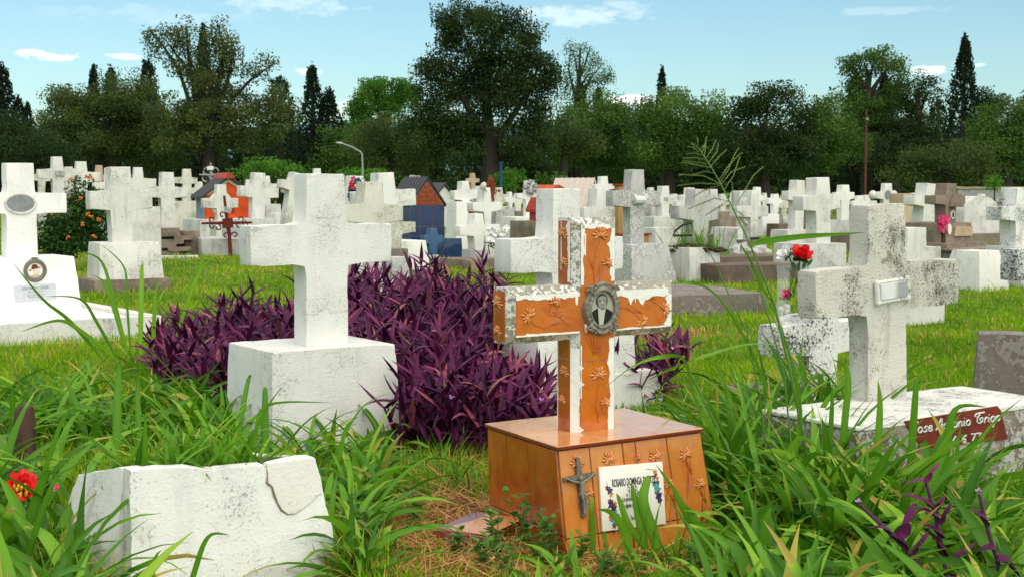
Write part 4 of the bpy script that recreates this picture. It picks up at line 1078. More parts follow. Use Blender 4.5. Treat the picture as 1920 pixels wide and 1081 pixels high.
slab('grave_block', 'two tone grey block left of the ringed cross', 'block', 1383, 1406, 427, 461, 27.5, L_, .75, flare=.06)
slab('grave_block', 'mossy dark brown block behind the tall grass stem', 'block', 1349, 1381, 397, 426, 31, 'brown_cement', .6)
slab('grave_block', 'small grey block with a stain beside the yellowish cross', 'block', 735, 767, 482, 512, 14.2, M_, .2)
slab('headstone', 'wide flat topped grey headstone left of the ringed cross', 'headstone', 1387, 1415, 358, 402, 33, L_, .3)
slab('headstone', 'white block with a small oval picture behind the grass tuft', 'headstone', 1337, 1359, 409, 431, 31.5, B, .3)
part_on('white block with a small oval picture behind the grass tuft', lambda o, ch: (lambda x, z: fin('oval_picture', tube([(x + .07 * math.cos(t), -.01, z + .09 * math.sin(t)) for t in [i * .4 for i in range(17)]], .02, 6, cap=False), 'metal_grey', o))(*local(o, 1353, 417)))
slab('headstone', 'white tapered pedestal without a visible cross near the right edge', 'pedestal', 1836, 1874, 470, 525, 16.8, W, .4, flare=.10)
slab('headstone', 'tall tan post shaped headstone left of the leaning white cross', 'headstone', 1694, 1709, 363, 427, 27, 'tan_cement', .35)
slab('grave_block', 'grey capped block beside the grey slab right of the shrine', 'block', 499, 527, 383, 412, 29.5, L_, .4)
slab('grave_block', 'white block under the far crosses left of the leaning cross', 'block', 518, 552, 400, 430, 27, W, .4)
slab('grave_block', 'grey white block behind the clean cross with the rose bud', 'block', 930, 958, 392, 415, 31.8, S, .4)

def gable_shrine(label, d, px0, px1, py_eave, py_peak, py_bot, wall, roof, depth, a=A0, name='grave_shrine', over=.06, ridge=None, plinth=None, zb=0, trim=None, gable=None, thick=.05, foot_=True):
    A = P((px0 + px1) / 2, HY, d); pl = Plane(A, a)
    x0, x1 = pl(px0, py_eave)[0], pl(px1, py_eave)[0]; xm = (x0 + x1) / 2
    ze, zp = pl((px0 + px1) / 2, py_eave)[1], pl((px0 + px1) / 2, py_peak)[1]
    zb = max(0, pl((px0 + px1) / 2, py_bot)[1])
    t = thing(name, label, 'shrine', (A.x, A.y, 0), a)
    fin('walls', block(x0, x1, 0, depth, zb - .02, ze, .008, 1, .002, .2), wall, t)
    fin('gable', prism([(x0, ze + .001), (x1, ze + .001), (xm, zp)], .0, depth, .006, 1, 0, 0), gable or wall, t)
    n = Vector((-(zp - ze), xm - x0)).normalized()
    rm = prism([(x0 - over, ze - over * (zp - ze) / (xm - x0)), (xm, zp + .002), (x1 + over, ze - over * (zp - ze) / (xm - x0)), (x1 + over, ze - over * (zp - ze) / (xm - x0) + thick), (xm, zp + thick * 1.35), (x0 - over, ze - over * (zp - ze) / (xm - x0) + thick)], -over * .7, depth + over, .008, 1, 0, 0)
    rf = fin('roof', rm, roof, t)
    k = 7                                                             # tile ribs on the left slope
    rb = bmesh.new()
    for s in (-1, 1):
        for i in range(k + 1):
            y = -over * .6 + (depth + over * 1.5) * i / k
            e = x0 - over if s < 0 else x1 + over
            tube([(e, y, ze - over * (zp - ze) / (xm - x0) + thick), (xm, y, zp + thick * 1.35)], .014, 5, rb)
    fin('roof_ribs', rb, roof, rf)
    if ridge: fin('ridge_cap', prism([(xm - .14, zp - .02), (xm + .14, zp - .02), (xm + .04, zp + thick * 1.35 + .06), (xm - .04, zp + thick * 1.35 + .06)], -over, depth + over * 1.2, .01, 1, 0, 0), ridge, rf)
    if trim:
        w = .07
        fin('gable_trim', prism([(x0, ze), (x0 + w * 1.3, ze), (xm, zp - w * 1.2), (x1 - w * 1.3, ze), (x1, ze), (xm, zp - .002)], -.025, -.002, .004, 1, 0, 0), trim, t)
    if plinth: fin('plinth', block(x0 - .25, x1 + .3, -.3, depth + .3, -.03, zb - .021, .015, 2, .004, .2), plinth, t)
    foot(A.x, A.y, a, x0 - .1, x1 + .1, -.2, depth + .1)
    return t, pl, x0, x1, ze, zp
t, pl, x0, x1, ze, zp = gable_shrine('orange walled shrine with a dark ribbed roof and red ridge cap', 33, 384, 471, 366, 334, 409, 'shrine_orange', 'roof_dark', .50, ridge='roof_red', plinth='grey_light', trim='cream_wall', over=.12)
fin('side_wall', block(x0 - .03, x0 - .002, .02, .49, .42, ze - .02, .004, 1, 0, 0), 'shrine_bluegrey', t)
g('white ringed cross standing before the orange shrine', 29, (407, 425), 346, (381, 447), 372, 390, base=413, mat=D_, ring=21, T=.16)
def blue_shrine():
    t, pl, x0, x1, ze, zp = gable_shrine('blue tiled shrine with a brick gable and dark tiled roof', 24.5, 768, 833, 385, 337, 470, 'mortar', 'roof_dark', .75, gable='mortar', over=.03, thick=.04)
    bm = bmesh.new(); nx, nz = 3, 3
    xs = [x0, x0 + (x1 - x0) * .30, x0 + (x1 - x0) * .66, x1]; zs = [0, ze * .33, ze * .60, ze]
    for i in range(nx):
        for j in range(nz): block(xs[i] + .006, xs[i + 1] - .006, -.012, .0, zs[j] + .006, zs[j + 1] - .006, .002, 1, 0, 0, bm=bm)
    for j in range(nz):
        for i in range(2): block(x0 - .012, x0 - .0005, .006 + i * .37, .37 + i * .37, zs[j] + .006, zs[j + 1] - .006, .002, 1, 0, 0, bm=bm)
    fin('blue_tiling', bm, 'tile_blue', t)
    bm = bmesh.new(); xm = (x0 + x1) / 2; rows = 6; hh = (zp - ze) / rows
    for j in range(rows):
        z0 = ze + j * hh; w = (x1 - x0) / 2 * (1 - (j + .75) / rows); n = max(1, int(2 * w / .2)); off = (j % 2) * .09
        e = [xm - w] + [xm - w + .16 * k + off for k in range(1, 9) if xm - w + .16 * k + off < xm + w - .04] + [xm + w]
        for b0, b1 in zip(e, e[1:]): block(b0 + .004, b1 - .004, -.014, -.001, z0 + .004, z0 + hh - .004, .003, 1, .001, .1, bm=bm)
    fin('brick_gable', bm, 'brick_red', t)
    # low blue grave box in front
    t2, p2, bx0, bx1, bz = slab('grave_box', 'low blue tiled grave box right of the small blue cross', 'grave', 822, 866, 447, 470, 24.0, 'tile_blue', .6)
    grave('small blue cross in front of the blue tiled shrine', 23.6, (806, 820), 428, (795, 831), 441, 456, base=478, mat='cross_blue', T=.10, group=None, pf=.03)
blue_shrine()
gable_shrine('white gabled shrine with a dark roof behind the blue shrine', 38, 812, 852, 372, 347, 424, W, 'roof_dark', 1.0, a=60, over=.08)
gable_shrine('shrine with a bright orange crested roof behind the thick white cross', 34, 1026, 1066, 361, 351, 400, W, 'roof_orange', .7, over=.05, thick=.04)
gable_shrine('cream shrine with a pale pink roof right of the orange roof', 37, 1097, 1128, 388, 338, 430, 'cream_wall', 'roof_pink', 1.2, a=52, over=.04)
t, pl, x0, x1, ze, zp = gable_shrine('little red brick lantern shrine beside the thick white cross', 27, 1006, 1020, 391, 377, 412, 'lantern_red', 'roof_red', .25, over=.05, plinth='brown_cement')

def brown_tomb():
    a = 34
    r, q = grave('brown stone cross with a pointed ornament and oval portrait on a brown tomb', 22.0, (1774, 1793), 344, (1754, 1810), 367, 383, ped=(1763, 1822, 418, 0), mat='brown_cement', T=.2, pf=.16, pd=.9, flare=.02, a=a)
    pl = q['pl']; x, z = pl(1786, 365); zb = pl(1786, 388)[1]
    fin('pointed_ornament', prism([(x - .12, zb), (x + .10, zb), (x + .01, z + .02)], -.16, -.001, .01, 1, 0, 0), 'brown_cement', r)
    x, z = pl(1785, 402)
    f = fin('oval_portrait', sheet(ellipse(x, z, .055, .075), 0, .02), 'ceramic_white', r, fx(0, -.002)); fin('picture', sheet(ellipse(x, z - .01, .028, .045), .0205, .022), 'ink', f)
    fp = pl.fwd(q['pf'])
    c = [fp(1787, 443), fp(1820, 442), fp(1821, 425), fp(1790, 424)]
    fin('bronze_plaque', sheet(c, .002, .02), 'tan_cement', r, fx(0, -q['pf'] - .01), smooth=False)
    x, z = fp(1778, 430); fin('oval_plaque', sheet(ellipse(x, z, .05, .085), 0, .02), 'ceramic_white', r, fx(0, -q['pf'] - .01))
    fin('ledge', block(q['b0'] - .12, q['b1'] + .15, -q['pf'] - .2, .85, .30, .37, .01), 'brown_cement', r)
    fin('base', block(q['b0'] - .18, q['b1'] + .55, -q['pf'] - .5, .95, -.03, .26, .012), 'brown_slab', r)
    fin('cover_slab', block(q['b0'] - .24, q['b1'] + .62, -q['pf'] - .58, 1.0, .261, .299, .01), 'brown_cement', r)
    foot(pl.A.x, pl.A.y, a, q['b0'] - .3, q['b1'] + .7, -.9, 1)
    # pink flowers in front
    x, z = fp(1768, 418)
    W_ = Matrix.Translation(r.location) @ Matrix.Rotation(math.radians(a), 4, 'Z')
    return W_ @ Vector((x, -q['pf'] - .1, z))
PINK = brown_tomb()
def vault():
    A = P(1840, HY, 31); pl = Plane(A, 30)
    x0, x1 = pl(1808, 400)[0], pl(1874, 400)[0]; zt = pl(1840, 368)[1]; xm = (x0 + x1) / 2; w = (x1 - x0) / 2
    t = thing('grave_vault', 'grey round topped burial vault near the right edge', 'vault', (A.x, A.y, 0), 30)
    pts = [(x0, -.03), (x1, -.03)] + [(xm + w * math.cos(s), zt - w * .62 + w * .62 * math.sin(s)) for s in [math.pi * i / 14 for i in range(15)]]
    fin('body', prism(pts, 0, 1.6, .03, 2, .004, .2), 'grey_light', t)
    fin('step', block(x0 - .2, x1 + .3, -.3, 1.7, -.03, .22, .02), 'brown_cement', t)
    foot(A.x, A.y, 30, x0 - .2, x1 + .3, -.4, 1.7)
vault()
def low_wall():
    A, B_ = P(1795, HY, 58), P(1935, HY, 56)
    L = (B_ - A).length; a = math.degrees(math.atan2(B_.y - A.y, B_.x - A.x))
    t = thing('boundary_wall', 'low brick boundary wall with a pale coping at the far right', 'wall', (A.x, A.y, 0), a)
    zt = P(1850, 366, 57).z
    fin('wall', block(0, L, 0, .25, -.03, max(.6, zt + .25), .02, 1, .01, .3), 'grey_mottled', t)
    fin('coping', block(-.05, L + .05, -.05, .3, max(.6, zt + .25) + .001, max(.6, zt + .25) + .1, .02, 1, .02, .3), 'tan_cement', t)
low_wall()
def wooden_marker():
    A = P(1172, HY, 19.6); pl = Plane(A, A0)
    t = thing('wooden_marker', 'tan wooden memorial frame behind the tall mottled cross', 'marker', (A.x, A.y, 0), A0)
    x0, zt = pl(1160, 349); x1 = pl(1174, 349)[0]; x2 = pl(1214, 440)[0]; zb = pl(1190, 437)[1]; z0 = max(.02, pl(1190, 457)[1])
    fin('post', block(x0, x1, 0, .09, zb - .005, zt, .004, 1, 0, 0), 'wood_tan', t); fin('cap', block(x0 - .03, x1 + .02, -.02, .11, zt + .001, zt + .03, .004, 1, 0, 0), 'brick_red', t)
    fin('arm', block(x0 + .2, x1 + .26, .01, .08, zt - .25, zt - .15, .004, 1, 0, 0), 'wood_tan', t)
    fin('box', block(x0 - .02, x2, -.05, .4, -.02, zb - .03, .006, 1, 0, 0), 'wood_tan', t); fin('box_lid', block(x0 - .04, x2 + .03, -.07, .42, zb - .029, zb - .006, .004, 1, 0, 0), 'brick_red', t)
    foot(A.x, A.y, A0, x0, x2, -.1, .4)
wooden_marker()
def iron_cross():
    d = 25.3
    q = lambda x, y: P(x, y, d)
    A = P(433, HY, d); O = Vector((A.x, A.y, 0))
    t = thing('iron_cross', 'rusty wrought iron cross with scrolls and a grey metal tag standing in the lawn', 'cross', O, 0)
    L = lambda x, y: (q(x, y) - O)
    m = tube([L(433, 480) - Vector((0, 0, .1)), L(430, 440), L(427, 420), L(423, 392), L(420.5, 367)], [.035, .034, .038, .03, .022], 8)
    tube([L(378, 419), L(428, 418), L(472, 417.5)], [.02, .03, .02], 8, m)
    fin('bars', m, 'rust_red', t)
    fin('centre_plate', sheet([(p.x, p.z) for p in (L(418, 428), L(437, 427), L(436, 409), L(418, 410))], -.02, .05), 'rust_red', t, fx(), smooth=False)
    def curl(cx, cy, r, s, st):
        pts = []
        for i in range(13):
            k = i / 12; an = st + s * k * 5.2
            p = L(cx, cy); rr = r * (1 - .55 * k)
            pts.append((p.x + rr * math.cos(an), p.y, p.z + rr * math.sin(an)))
        return tube(pts, .014, 6)
    for cx, cy, s, st in ((398, 424, 1, 1.6), (409, 427, -1, 1.5), (449, 423, 1, 1.5), (459, 421, -1, 1.6), (424, 442, 1, 0), (440, 441, -1, 3), (417, 403, 1, 0), (434, 396, -1, 3), (398, 412, -1, -1.6), (451, 411, 1, -1.6)):
        fin('scroll', curl(cx, cy, .06, s, st), 'rust_red', t)
    fin('tag', sheet([(p.x, p.z) for p in (L(421, 398), L(434, 400), L(436, 390), L(421, 387))], .04, .055), 'metal_tag', t, fx(), smooth=False)
iron_cross()
def white_iron_cross():
    d = 38; O = P(395, HY, d); O.z = 0
    L = lambda x, y: (P(x, y, d) - O)
    t = thing('iron_cross', 'pale wrought iron cross with a white tag behind the orange shrine', 'cross', O, 0)
    m = tube([(0, 0, 0), L(395, 330), L(395, 305)], .03, 6); tube([L(374, 328), L(410, 328)], .022, 6, m)
    for cx, cy in ((386, 334), (404, 334), (388, 322), (403, 322)):
        p = L(cx, cy); tube([(p.x + .1 * math.cos(s), p.y, p.z + .1 * math.sin(s)) for s in [i * .5 for i in range(11)]], .02, 5, m)
    fin('bars', m, 'metal_grey', t)
    fin('tag', sheet([(p.x, p.z) for p in (L(389, 319), L(401, 319), L(401, 312), L(389, 312))], .03, .05), 'paint_white_fresh', t, fx(), smooth=False)
white_iron_cross()
def rust_post():
    O = P(883, HY, 25.2); O.z = 0; L = lambda x, y: P(x, y, 25.2) - O
    t = thing('iron_cross', 'thin rusty red iron post with a bar left of the clean white cross', 'marker', O, 0)
    p = L(883, 384)
    fin('post', block(-.05, .05, -.03, .03, -.03, p.z, .006, 1, 0, 0), 'brick_red', t)
    fin('bar', block(.051, .26, -.02, .02, p.z - .38, p.z - .33, .006, 1, 0, 0), 'wood_grey', t)
rust_post()

# ---- small things -------------------------------------------------------------
def stake():
    A = G(48, 880); L = lambda x, y: P(x, y, A.y) - Vector((A.x, A.y, 0))
    t = thing('wooden_stake', 'short dark weathered wooden stake in the tall grass', 'stake', (A.x, A.y, 0), 0)
    w = (L(64, 800).x - L(28, 800).x) / 2; z = L(48, 762).z
    m = prism([(-w, -.05), (w, -.05), (w * .97, z * .5), (w * .75, z), (w * .1, z + .012), (-w * .68, z - .004), (-w * .93, z * .5)], -w * .8, w * .8, .008, 2, .004, .03)
    fin('post', m, 'wood_grey', t)
stake()
def petal_flower(bm, c, r, n=7, layers=3, up=Vector((0, 0, 1)), seed=0, cup=.5):
    r2 = random.Random(seed)
    q = up.to_track_quat('Z', 'Y').to_matrix()
    for l in range(layers):
        f = 1 - l * .27
        for k in range(n - l):
            an = 2 * math.pi * k / (n - l) + l * .5 + r2.uniform(-.15, .15)
            tilt = cup + l * .35 + r2.uniform(-.12, .12)
            m = bmesh.new()
            U, V_ = 5, 5; g_ = []
            for i in range(U):
                row = []
                for j in range(V_):
                    u = i / (U - 1); v = j / (V_ - 1) - .5
                    wd = r * .72 * f * math.sin(math.pi * (u * .72 + .16)) ** .8
                    p = Vector((r * f * u * math.cos(tilt * (.6 + .6 * u)), v * wd, r * f * (u * math.sin(tilt * (.6 + .6 * u))) + abs(v) ** 2 * wd * .5 + r * .06 * math.sin(v * 9 + l + k) * u))
                    row.append(m.verts.new(q @ (Matrix.Rotation(an, 3, 'Z') @ p) + c))
                g_.append(row)
            for i in range(U - 1):
                for j in range(V_ - 1): m.faces.new((g_[i][j], g_[i + 1][j], g_[i + 1][j + 1], g_[i][j + 1]))
            join(bm, m)
    return bm
def rose(label, c, r, mat, up, stem=None, name='artificial_rose', group=None, layers=4, n=6):
    t = thing(name, label, 'flower', c, 0, group)
    bm = petal_flower(bmesh.new(), Vector((0, 0, 0)), r, n, layers, up, int(abs(c.x) * 1000), .55)
    fin('petals', bm, mat, t, ang=60)
    bm = petal_flower(bmesh.new(), -up * r * .06, r * .7, 5, 1, up, 5, .1); fin('sepals', bm, 'leaf_plastic', t, ang=60)
    if stem: fin('stem', tube([Vector(p) - c for p in stem], .004, 6), 'leaf_plastic', t)
    return t
def roses():
    q = SMALL; pl = q['pl']; d = 7.62
    top = q['za']
    x = pl(1489, 600)[0]
    Wm = Matrix.Translation(SMALLR.location) @ Matrix.Rotation(math.radians(A0), 4, 'Z')
    O = Wm @ Vector((x, q['T'] / 2, top))
    t = thing('plastic_bottle', 'clear cut plastic bottle of roses standing on the arm of the peeling cross', 'bottle', O, 0)
    k = O.y / F
    h = (604 - 492) * k; rb = 14.5 * k
    prof = [(0, .003), (rb * .96, .003), (rb, .02), (rb * .97, h * .28), (rb * .86, h * .36), (rb * .80, h * .42), (rb * .84, h * .5), (rb * .78, h * .8), (rb * .95, h)]
    bm = bmesh.new(); N = 24; rings = [[bm.verts.new((r_ * math.cos(2 * math.pi * i / N), r_ * math.sin(2 * math.pi * i / N), z)) for i in range(N)] for r_, z in prof[1:]]
    for a_, b_ in zip(rings, rings[1:]):
        for i in range(N): bm.faces.new((a_[i], a_[(i + 1) % N], b_[(i + 1) % N], b_[i]))
    bm.faces.new(rings[0][::-1])
    fin('bottle_wall', bm, 'clear_plastic', t)
    bm = bmesh.new(); r2 = random.Random(5)
    for i in range(16):
        an = r2.uniform(0, 6.3); rr = rb * .62 * math.sqrt(r2.random()); ball((rr * math.cos(an), rr * math.sin(an), .02 + h * .26 * r2.random()), (.017, .014, .015), bm, 7, 5)
    fin('pebbles', bm, 'grey_light', t)
    cam_up = Vector((0, -.6, .8))
    P_ = lambda x, y, dd=0: P(x, y, O.y + dd)
    base = O + Vector((0, 0, .04))
    rose('red artificial rose in the clear bottle', P_(1500, 483), .078, 'petal_red', Vector((.15, -.65, .75)).normalized(), [P_(1500, 485), P_(1497, 520), base], layers=5, n=7)
    rose('white artificial rose in the clear bottle beside the red one', P_(1477, 478, -.02), .062, 'petal_white', Vector((-.75, -.35, .5)).normalized(), [P_(1479, 480), P_(1490, 510), base], layers=4)
    rose('pink artificial rose drooping beside the clear bottle', P_(1479, 552, -.04), .045, 'petal_pink', Vector((-.8, -.3, .25)).normalized(), [P_(1479, 552, -.04), P_(1488, 556), P_(1490, 540)], layers=3, n=5)
    bm = bmesh.new()
    for px, py, an in ((1485, 512, 2.4), (1492, 508, 1.9), (1504, 506, 1.2), (1512, 500, .9), (1497, 512, 1.6), (1478, 560, 3.0)):
        p = P_(px, py) - O; m = sheet([(math.cos(an + s) * .045 * k_, math.sin(an + s) * .045 * k_) for s, k_ in ((0, 0), (.4, .6), (.15, 1), (0, 1.25), (-.15, 1), (-.4, .6))], 0, .002)
        join(bm, m, Matrix.Translation(p) @ FX)
    fin('leaves', bm, 'leaf_plastic', t)
roses()
def small_flowers():
    c = P(44, 912, 4.35)
    t = thing('artificial_flower', 'crumpled red cloth flower lying in the grass left of the broken block', 'flower', c, 0)
    bm = petal_flower(bmesh.new(), Vector((0, 0, 0)), .060, 9, 4, Vector((.55, -.45, .6)).normalized(), 4, .2)
    fin('petals', bm, 'petal_red', t, ang=60)
    bm = bmesh.new(); r2 = random.Random(2)
    for i in range(14): ball((r2.uniform(-.02, .02), -.03 + r2.uniform(-.01, .0), r2.uniform(-.02, .02)), (.005, .005, .008), bm, 6, 5)
    fin('stamens', bm, 'petal_yellow', t)
    bm = bmesh.new(); tube([(0, .01, -.02), (-.03, .02, -.12), (-.05, .03, -.25)], .004, 6, bm); fin('stem', bm, 'leaf_plastic', t)
    c = P(103, 914, 4.3); t = thing('fallen_petal', 'small pink petal scrap on a grass blade by the red flower', 'petal', c, 0)
    fin('scrap', petal_flower(bmesh.new(), Vector((0, 0, 0)), .016, 5, 2, Vector((0, -.7, .7)), 9, .3), 'petal_pink', t)
    c = P(748, 1000, 4.75); c.z = .03; t = thing('fallen_petal', 'small pink petal lying in the straw left of the orange grave', 'petal', c, 0)
    fin('scrap', petal_flower(bmesh.new(), Vector((0, 0, 0)), .02, 4, 1, Vector((0, -.5, .8)), 3, .2), 'petal_pink', t)
    # wreath on the white cross behind the central cross
    d = 21.5; O = P(667, 378, d)
    t = thing('flower_wreath', 'hanging wreath of pink, red and blue flowers on a white cross', 'wreath', O, 0)
    for mat, n_, sp in (('petal_pink', 12, 0), ('petal_red', 6, 1), ('cross_blue', 7, 2), ('petal_yellow', 5, 3), ('petal_white', 5, 5), ('leaf_plastic', 14, 4)):
        bm = bmesh.new(); r2 = random.Random(sp + 10)
        for i in range(n_):
            px, py = r2.uniform(655, 680), r2.uniform(337, 380)
            if mat == 'petal_pink' and i < 5: px, py = r2.uniform(655, 668), r2.uniform(334, 350)
            p = P(px, py, d) - O
            petal_flower(bm, p + Vector((0, r2.uniform(-.08, .04), 0)), r2.uniform(.035, .06), 5, 2, Vector((r2.uniform(-.5, .5), -1, r2.uniform(-.2, .6))).normalized(), i + sp, .3)
        fin('blooms' if mat != 'leaf_plastic' else 'leaves', bm, mat, t, ang=60)
    O = P(906, 349, 24.4); t = thing('rose_bud', 'pale pink rose bud on the top of the clean white cross', 'flower', O, 0)
    fin('petals', ball((0, 0, .0), (.055, .05, .075), bmesh.new(), 10, 8, Matrix.Rotation(.5, 3, 'Y')), 'roof_pink', t)
    fin('stem', tube([(0, 0, 0), (.06, 0, -.1)], .01, 5), 'leaf_plastic', t)
    O = P(925, 352, 30); t = thing('dried_flowers', 'dried orange brown flowers in front of the thick dark trunk', 'flowers', O, 0)
    bm = bmesh.new(); r2 = random.Random(8)
    for i in range(16):
        p = Vector((r2.uniform(-.12, .12), 0, r2.uniform(-.15, .2))); tube([(0, 0, -.35), p * .6, p], .008, 4, bm); petal_flower(bm, p, .05, 4, 1, Vector((0, -1, .4)), i, .4)
    fin('sprays', bm, 'brick_red', t)
    c = PINK; t = thing('artificial_flower', 'pink artificial flowers in a stand before the brown tomb', 'flowers', c, 0)
    bm = bmesh.new(); r2 = random.Random(18)
    for i in range(7): petal_flower(bm, Vector((r2.uniform(-.09, .09), r2.uniform(-.05, .03), r2.uniform(-.10, .09))), .07, 5, 2, Vector((r2.uniform(-.4, .4), -1, .3)).normalized(), i, .3)
    fin('blooms', bm, 'petal_pink', t, ang=60)
    fin('stand', tube([(.0, 0, -.1), (0, 0, -.33)], .03, 8), 'wood_grey', t)
    # flowers over the plump white cross
    O = P(934, 446, 21.1); t = thing('flower_wreath', 'tangle of white flowers and dark wire hanging on the plump white cross', 'wreath', O, 0)
    bm = bmesh.new()
    for i in range(46):
        p = P(r2.uniform(914, 950), r2.uniform(427, 452), 21.1) - O; petal_flower(bm, p + Vector((0, r2.uniform(-.06, .06), 0)), r2.uniform(.04, .06), 5, 1, Vector((r2.uniform(-.6, .6), -1, r2.uniform(-.2, .8))).normalized(), i, .3)
    fin('blooms', bm, 'petal_white', t, ang=60)
    bm = bmesh.new()
    for i in range(12):
        p = P(r2.uniform(914, 936), r2.uniform(450, 464), 21.1) - O; tube([p, p + Vector((r2.uniform(-.08, .08), 0, r2.uniform(-.08, .08))), p + Vector((r2.uniform(-.1, .1), 0, r2.uniform(-.12, .05)))], .008, 4, bm)
    fin('wires', bm, 'wire_dark', t)
    O = P(1272, 432, 18.2); t = thing('wire_frame', 'bent dark wire frame leaning beside the grass on the white block', 'wire', O, 0)
    L = lambda x, y: P(x, y, 18.2) - O
    fin('wire', tube([L(1298, 441), L(1262, 442), L(1266, 433), L(1280, 422), L(1296, 418)], .016, 6), 'wire_dark', t)
small_flowers()
def street_lamp():
    d = 48; O = P(680, HY, d); O.z = 0; L = lambda x, y: P(x, y, d) - O
    t = thing('street_lamp', 'grey curved street lamp among the trees', 'lamp', O, 0)
    fin('pole', tube([(0, 0, -.1), L(680, 330), L(679, 290), L(676, 285), L(660, 276), L(640, 269)], [.07, .035, .03, .028, .026, .024], 8), 'lamp_grey', t)
    p0, p1 = L(645, 270.5), L(629, 267)
    fin('lamp_head', ball((p0 + p1) / 2, ((p1 - p0).length / 2, .10, .045), bmesh.new(), 10, 6, Matrix.Rotation(.12, 3, 'Y')), 'metal_tag', t)
street_lamp()
def pole(px, y0, d, w, mat, name, label, cat):
    O = P(px, HY, d); O.z = 0
    t = thing(name, label, cat, O, 0); z = P(px, y0, d).z; r = w * d / F / 2
    fin('shaft', tube([(0, 0, -.1), (0, 0, z * .5), (0, 0, z)], [r * 1.1, r, r * .85], 8), mat, t)
    return t, z, r
t, z, r_ = pole(1622, 205, 56, 5, 'pole_brown', 'utility_pole', 'tall brown wooden pole before the dark trees', 'pole')
fin('insulator', tube([(0, -r_, z - .4), (0, -r_ - .15, z - .4)], .05, 6), 'metal_grey', t)
t, z, r_ = pole(939, 307, 52, 6, 'post_blue', 'blue_post', 'blue painted post right of the thick dark trunk', 'post')
fin('cap', tube([(0, 0, z), (0, 0, z + .06)], r_ * 1.2, 8), 'post_blue', t)
# ------------------------------------------------------------------ grass and plants
def ribbon(base, length, width, az, lean, bend, nseg, fold=.0, twist=None, tip=1.0, wprof=None):
    """many curved leaf blades at once; returns verts (N, k, a, 3) flattened and quads"""
    N = len(base); acr = 3 if fold else 2
    ts = np.linspace(0, 1, nseg + 1)
    pos = base.copy().astype(np.float64); V = np.zeros((N, nseg + 1, acr, 3))
    hd = np.stack([np.cos(az), np.sin(az), 0 * az], 1)
    tw = np.zeros(N) if twist is None else twist
    for i, t in enumerate(ts):
        th = lean + bend * t ** 1.25
        dr = hd * np.sin(th)[:, None] + np.array([0, 0, 1.0]) * np.cos(th)[:, None]
        nm = hd * np.cos(th)[:, None] - np.array([0, 0, 1.0]) * np.sin(th)[:, None]
        sd = np.cross(dr, nm)
        ang = tw * t
        s2 = sd * np.cos(ang)[:, None] + nm * np.sin(ang)[:, None]
        n2 = -sd * np.sin(ang)[:, None] + nm * np.cos(ang)[:, None]
        w = wprof(t) if wprof else max(.03, min(1, .45 + t * 2.2) * (1 - max(0, t - .25) ** 1.8 / .75 ** 1.8 * tip))
        ww = (width * w * .5)[:, None]
        if i: pos = pos + dr * (length / nseg)[:, None]
        if acr == 2:
            V[:, i, 0] = pos - s2 * ww; V[:, i, 1] = pos + s2 * ww
        else:
            V[:, i, 0] = pos - s2 * ww + n2 * ww * -fold * 0 ; V[:, i, 2] = pos + s2 * ww
            V[:, i, 1] = pos + n2 * ww * fold
    idx = np.arange(N * (nseg + 1) * acr).reshape(N, nseg + 1, acr)
    q = []
    for a in range(acr - 1):
        q.append(np.stack([idx[:, :-1, a], idx[:, :-1, a + 1], idx[:, 1:, a + 1], idx[:, 1:, a]], -1).reshape(-1, 4))
    return V.reshape(-1, 3), np.concatenate(q), (nseg + 1) * acr
def catmesh(name, parts, mat, parent=None):
    Vs, Qs, Ts, o = [], [], [], 0
    for V, Q, T in parts:
        Vs.append(V); Qs.append(Q + o); Ts.append(T); o += len(V)
    return meshnp(name, np.concatenate(Vs), np.concatenate(Qs), np.concatenate(Ts), mat, parent)
def fbm(X, Y, s, seed=0):
    return np.array([mnoise.noise(Vector((x * s + seed, y * s - seed, seed * .7))) for x, y in zip(X, Y)])
def ground_xy(px, py):
    """vectorised ground point under a pixel"""
    u, v = (px - CX) / F, (CY - py) / F
    dz = -SP + v * CP; t = -H / dz
    return u * t, (CP + v * SP) * t
def bare_at(X, Y):
    """how bare the soil is: straw patch left of the orange grave and a few worn spots"""
    b = np.zeros(len(X))
    for cx, cy, rx, ry, k in ((-.30, 4.85, .36, .60, .55), (.0, 4.3, .5, .28, .5), (-.25, 5.9, .25, .5, .22), (-.55, 4.3, .3, .3, .16), (1.2, 11.6, .8, .5, .3), (-.7, 21.5, 1.2, .8, .2), (1.15, 3.9, .4, .4, .18), (.4, 22, 1.1, .7, .25), (-1.35, 5.5, .3, .4, .2)):
        b = np.maximum(b, k * np.exp(-((X - cx) / rx) ** 2 - ((Y - cy) / ry) ** 2))
    return b
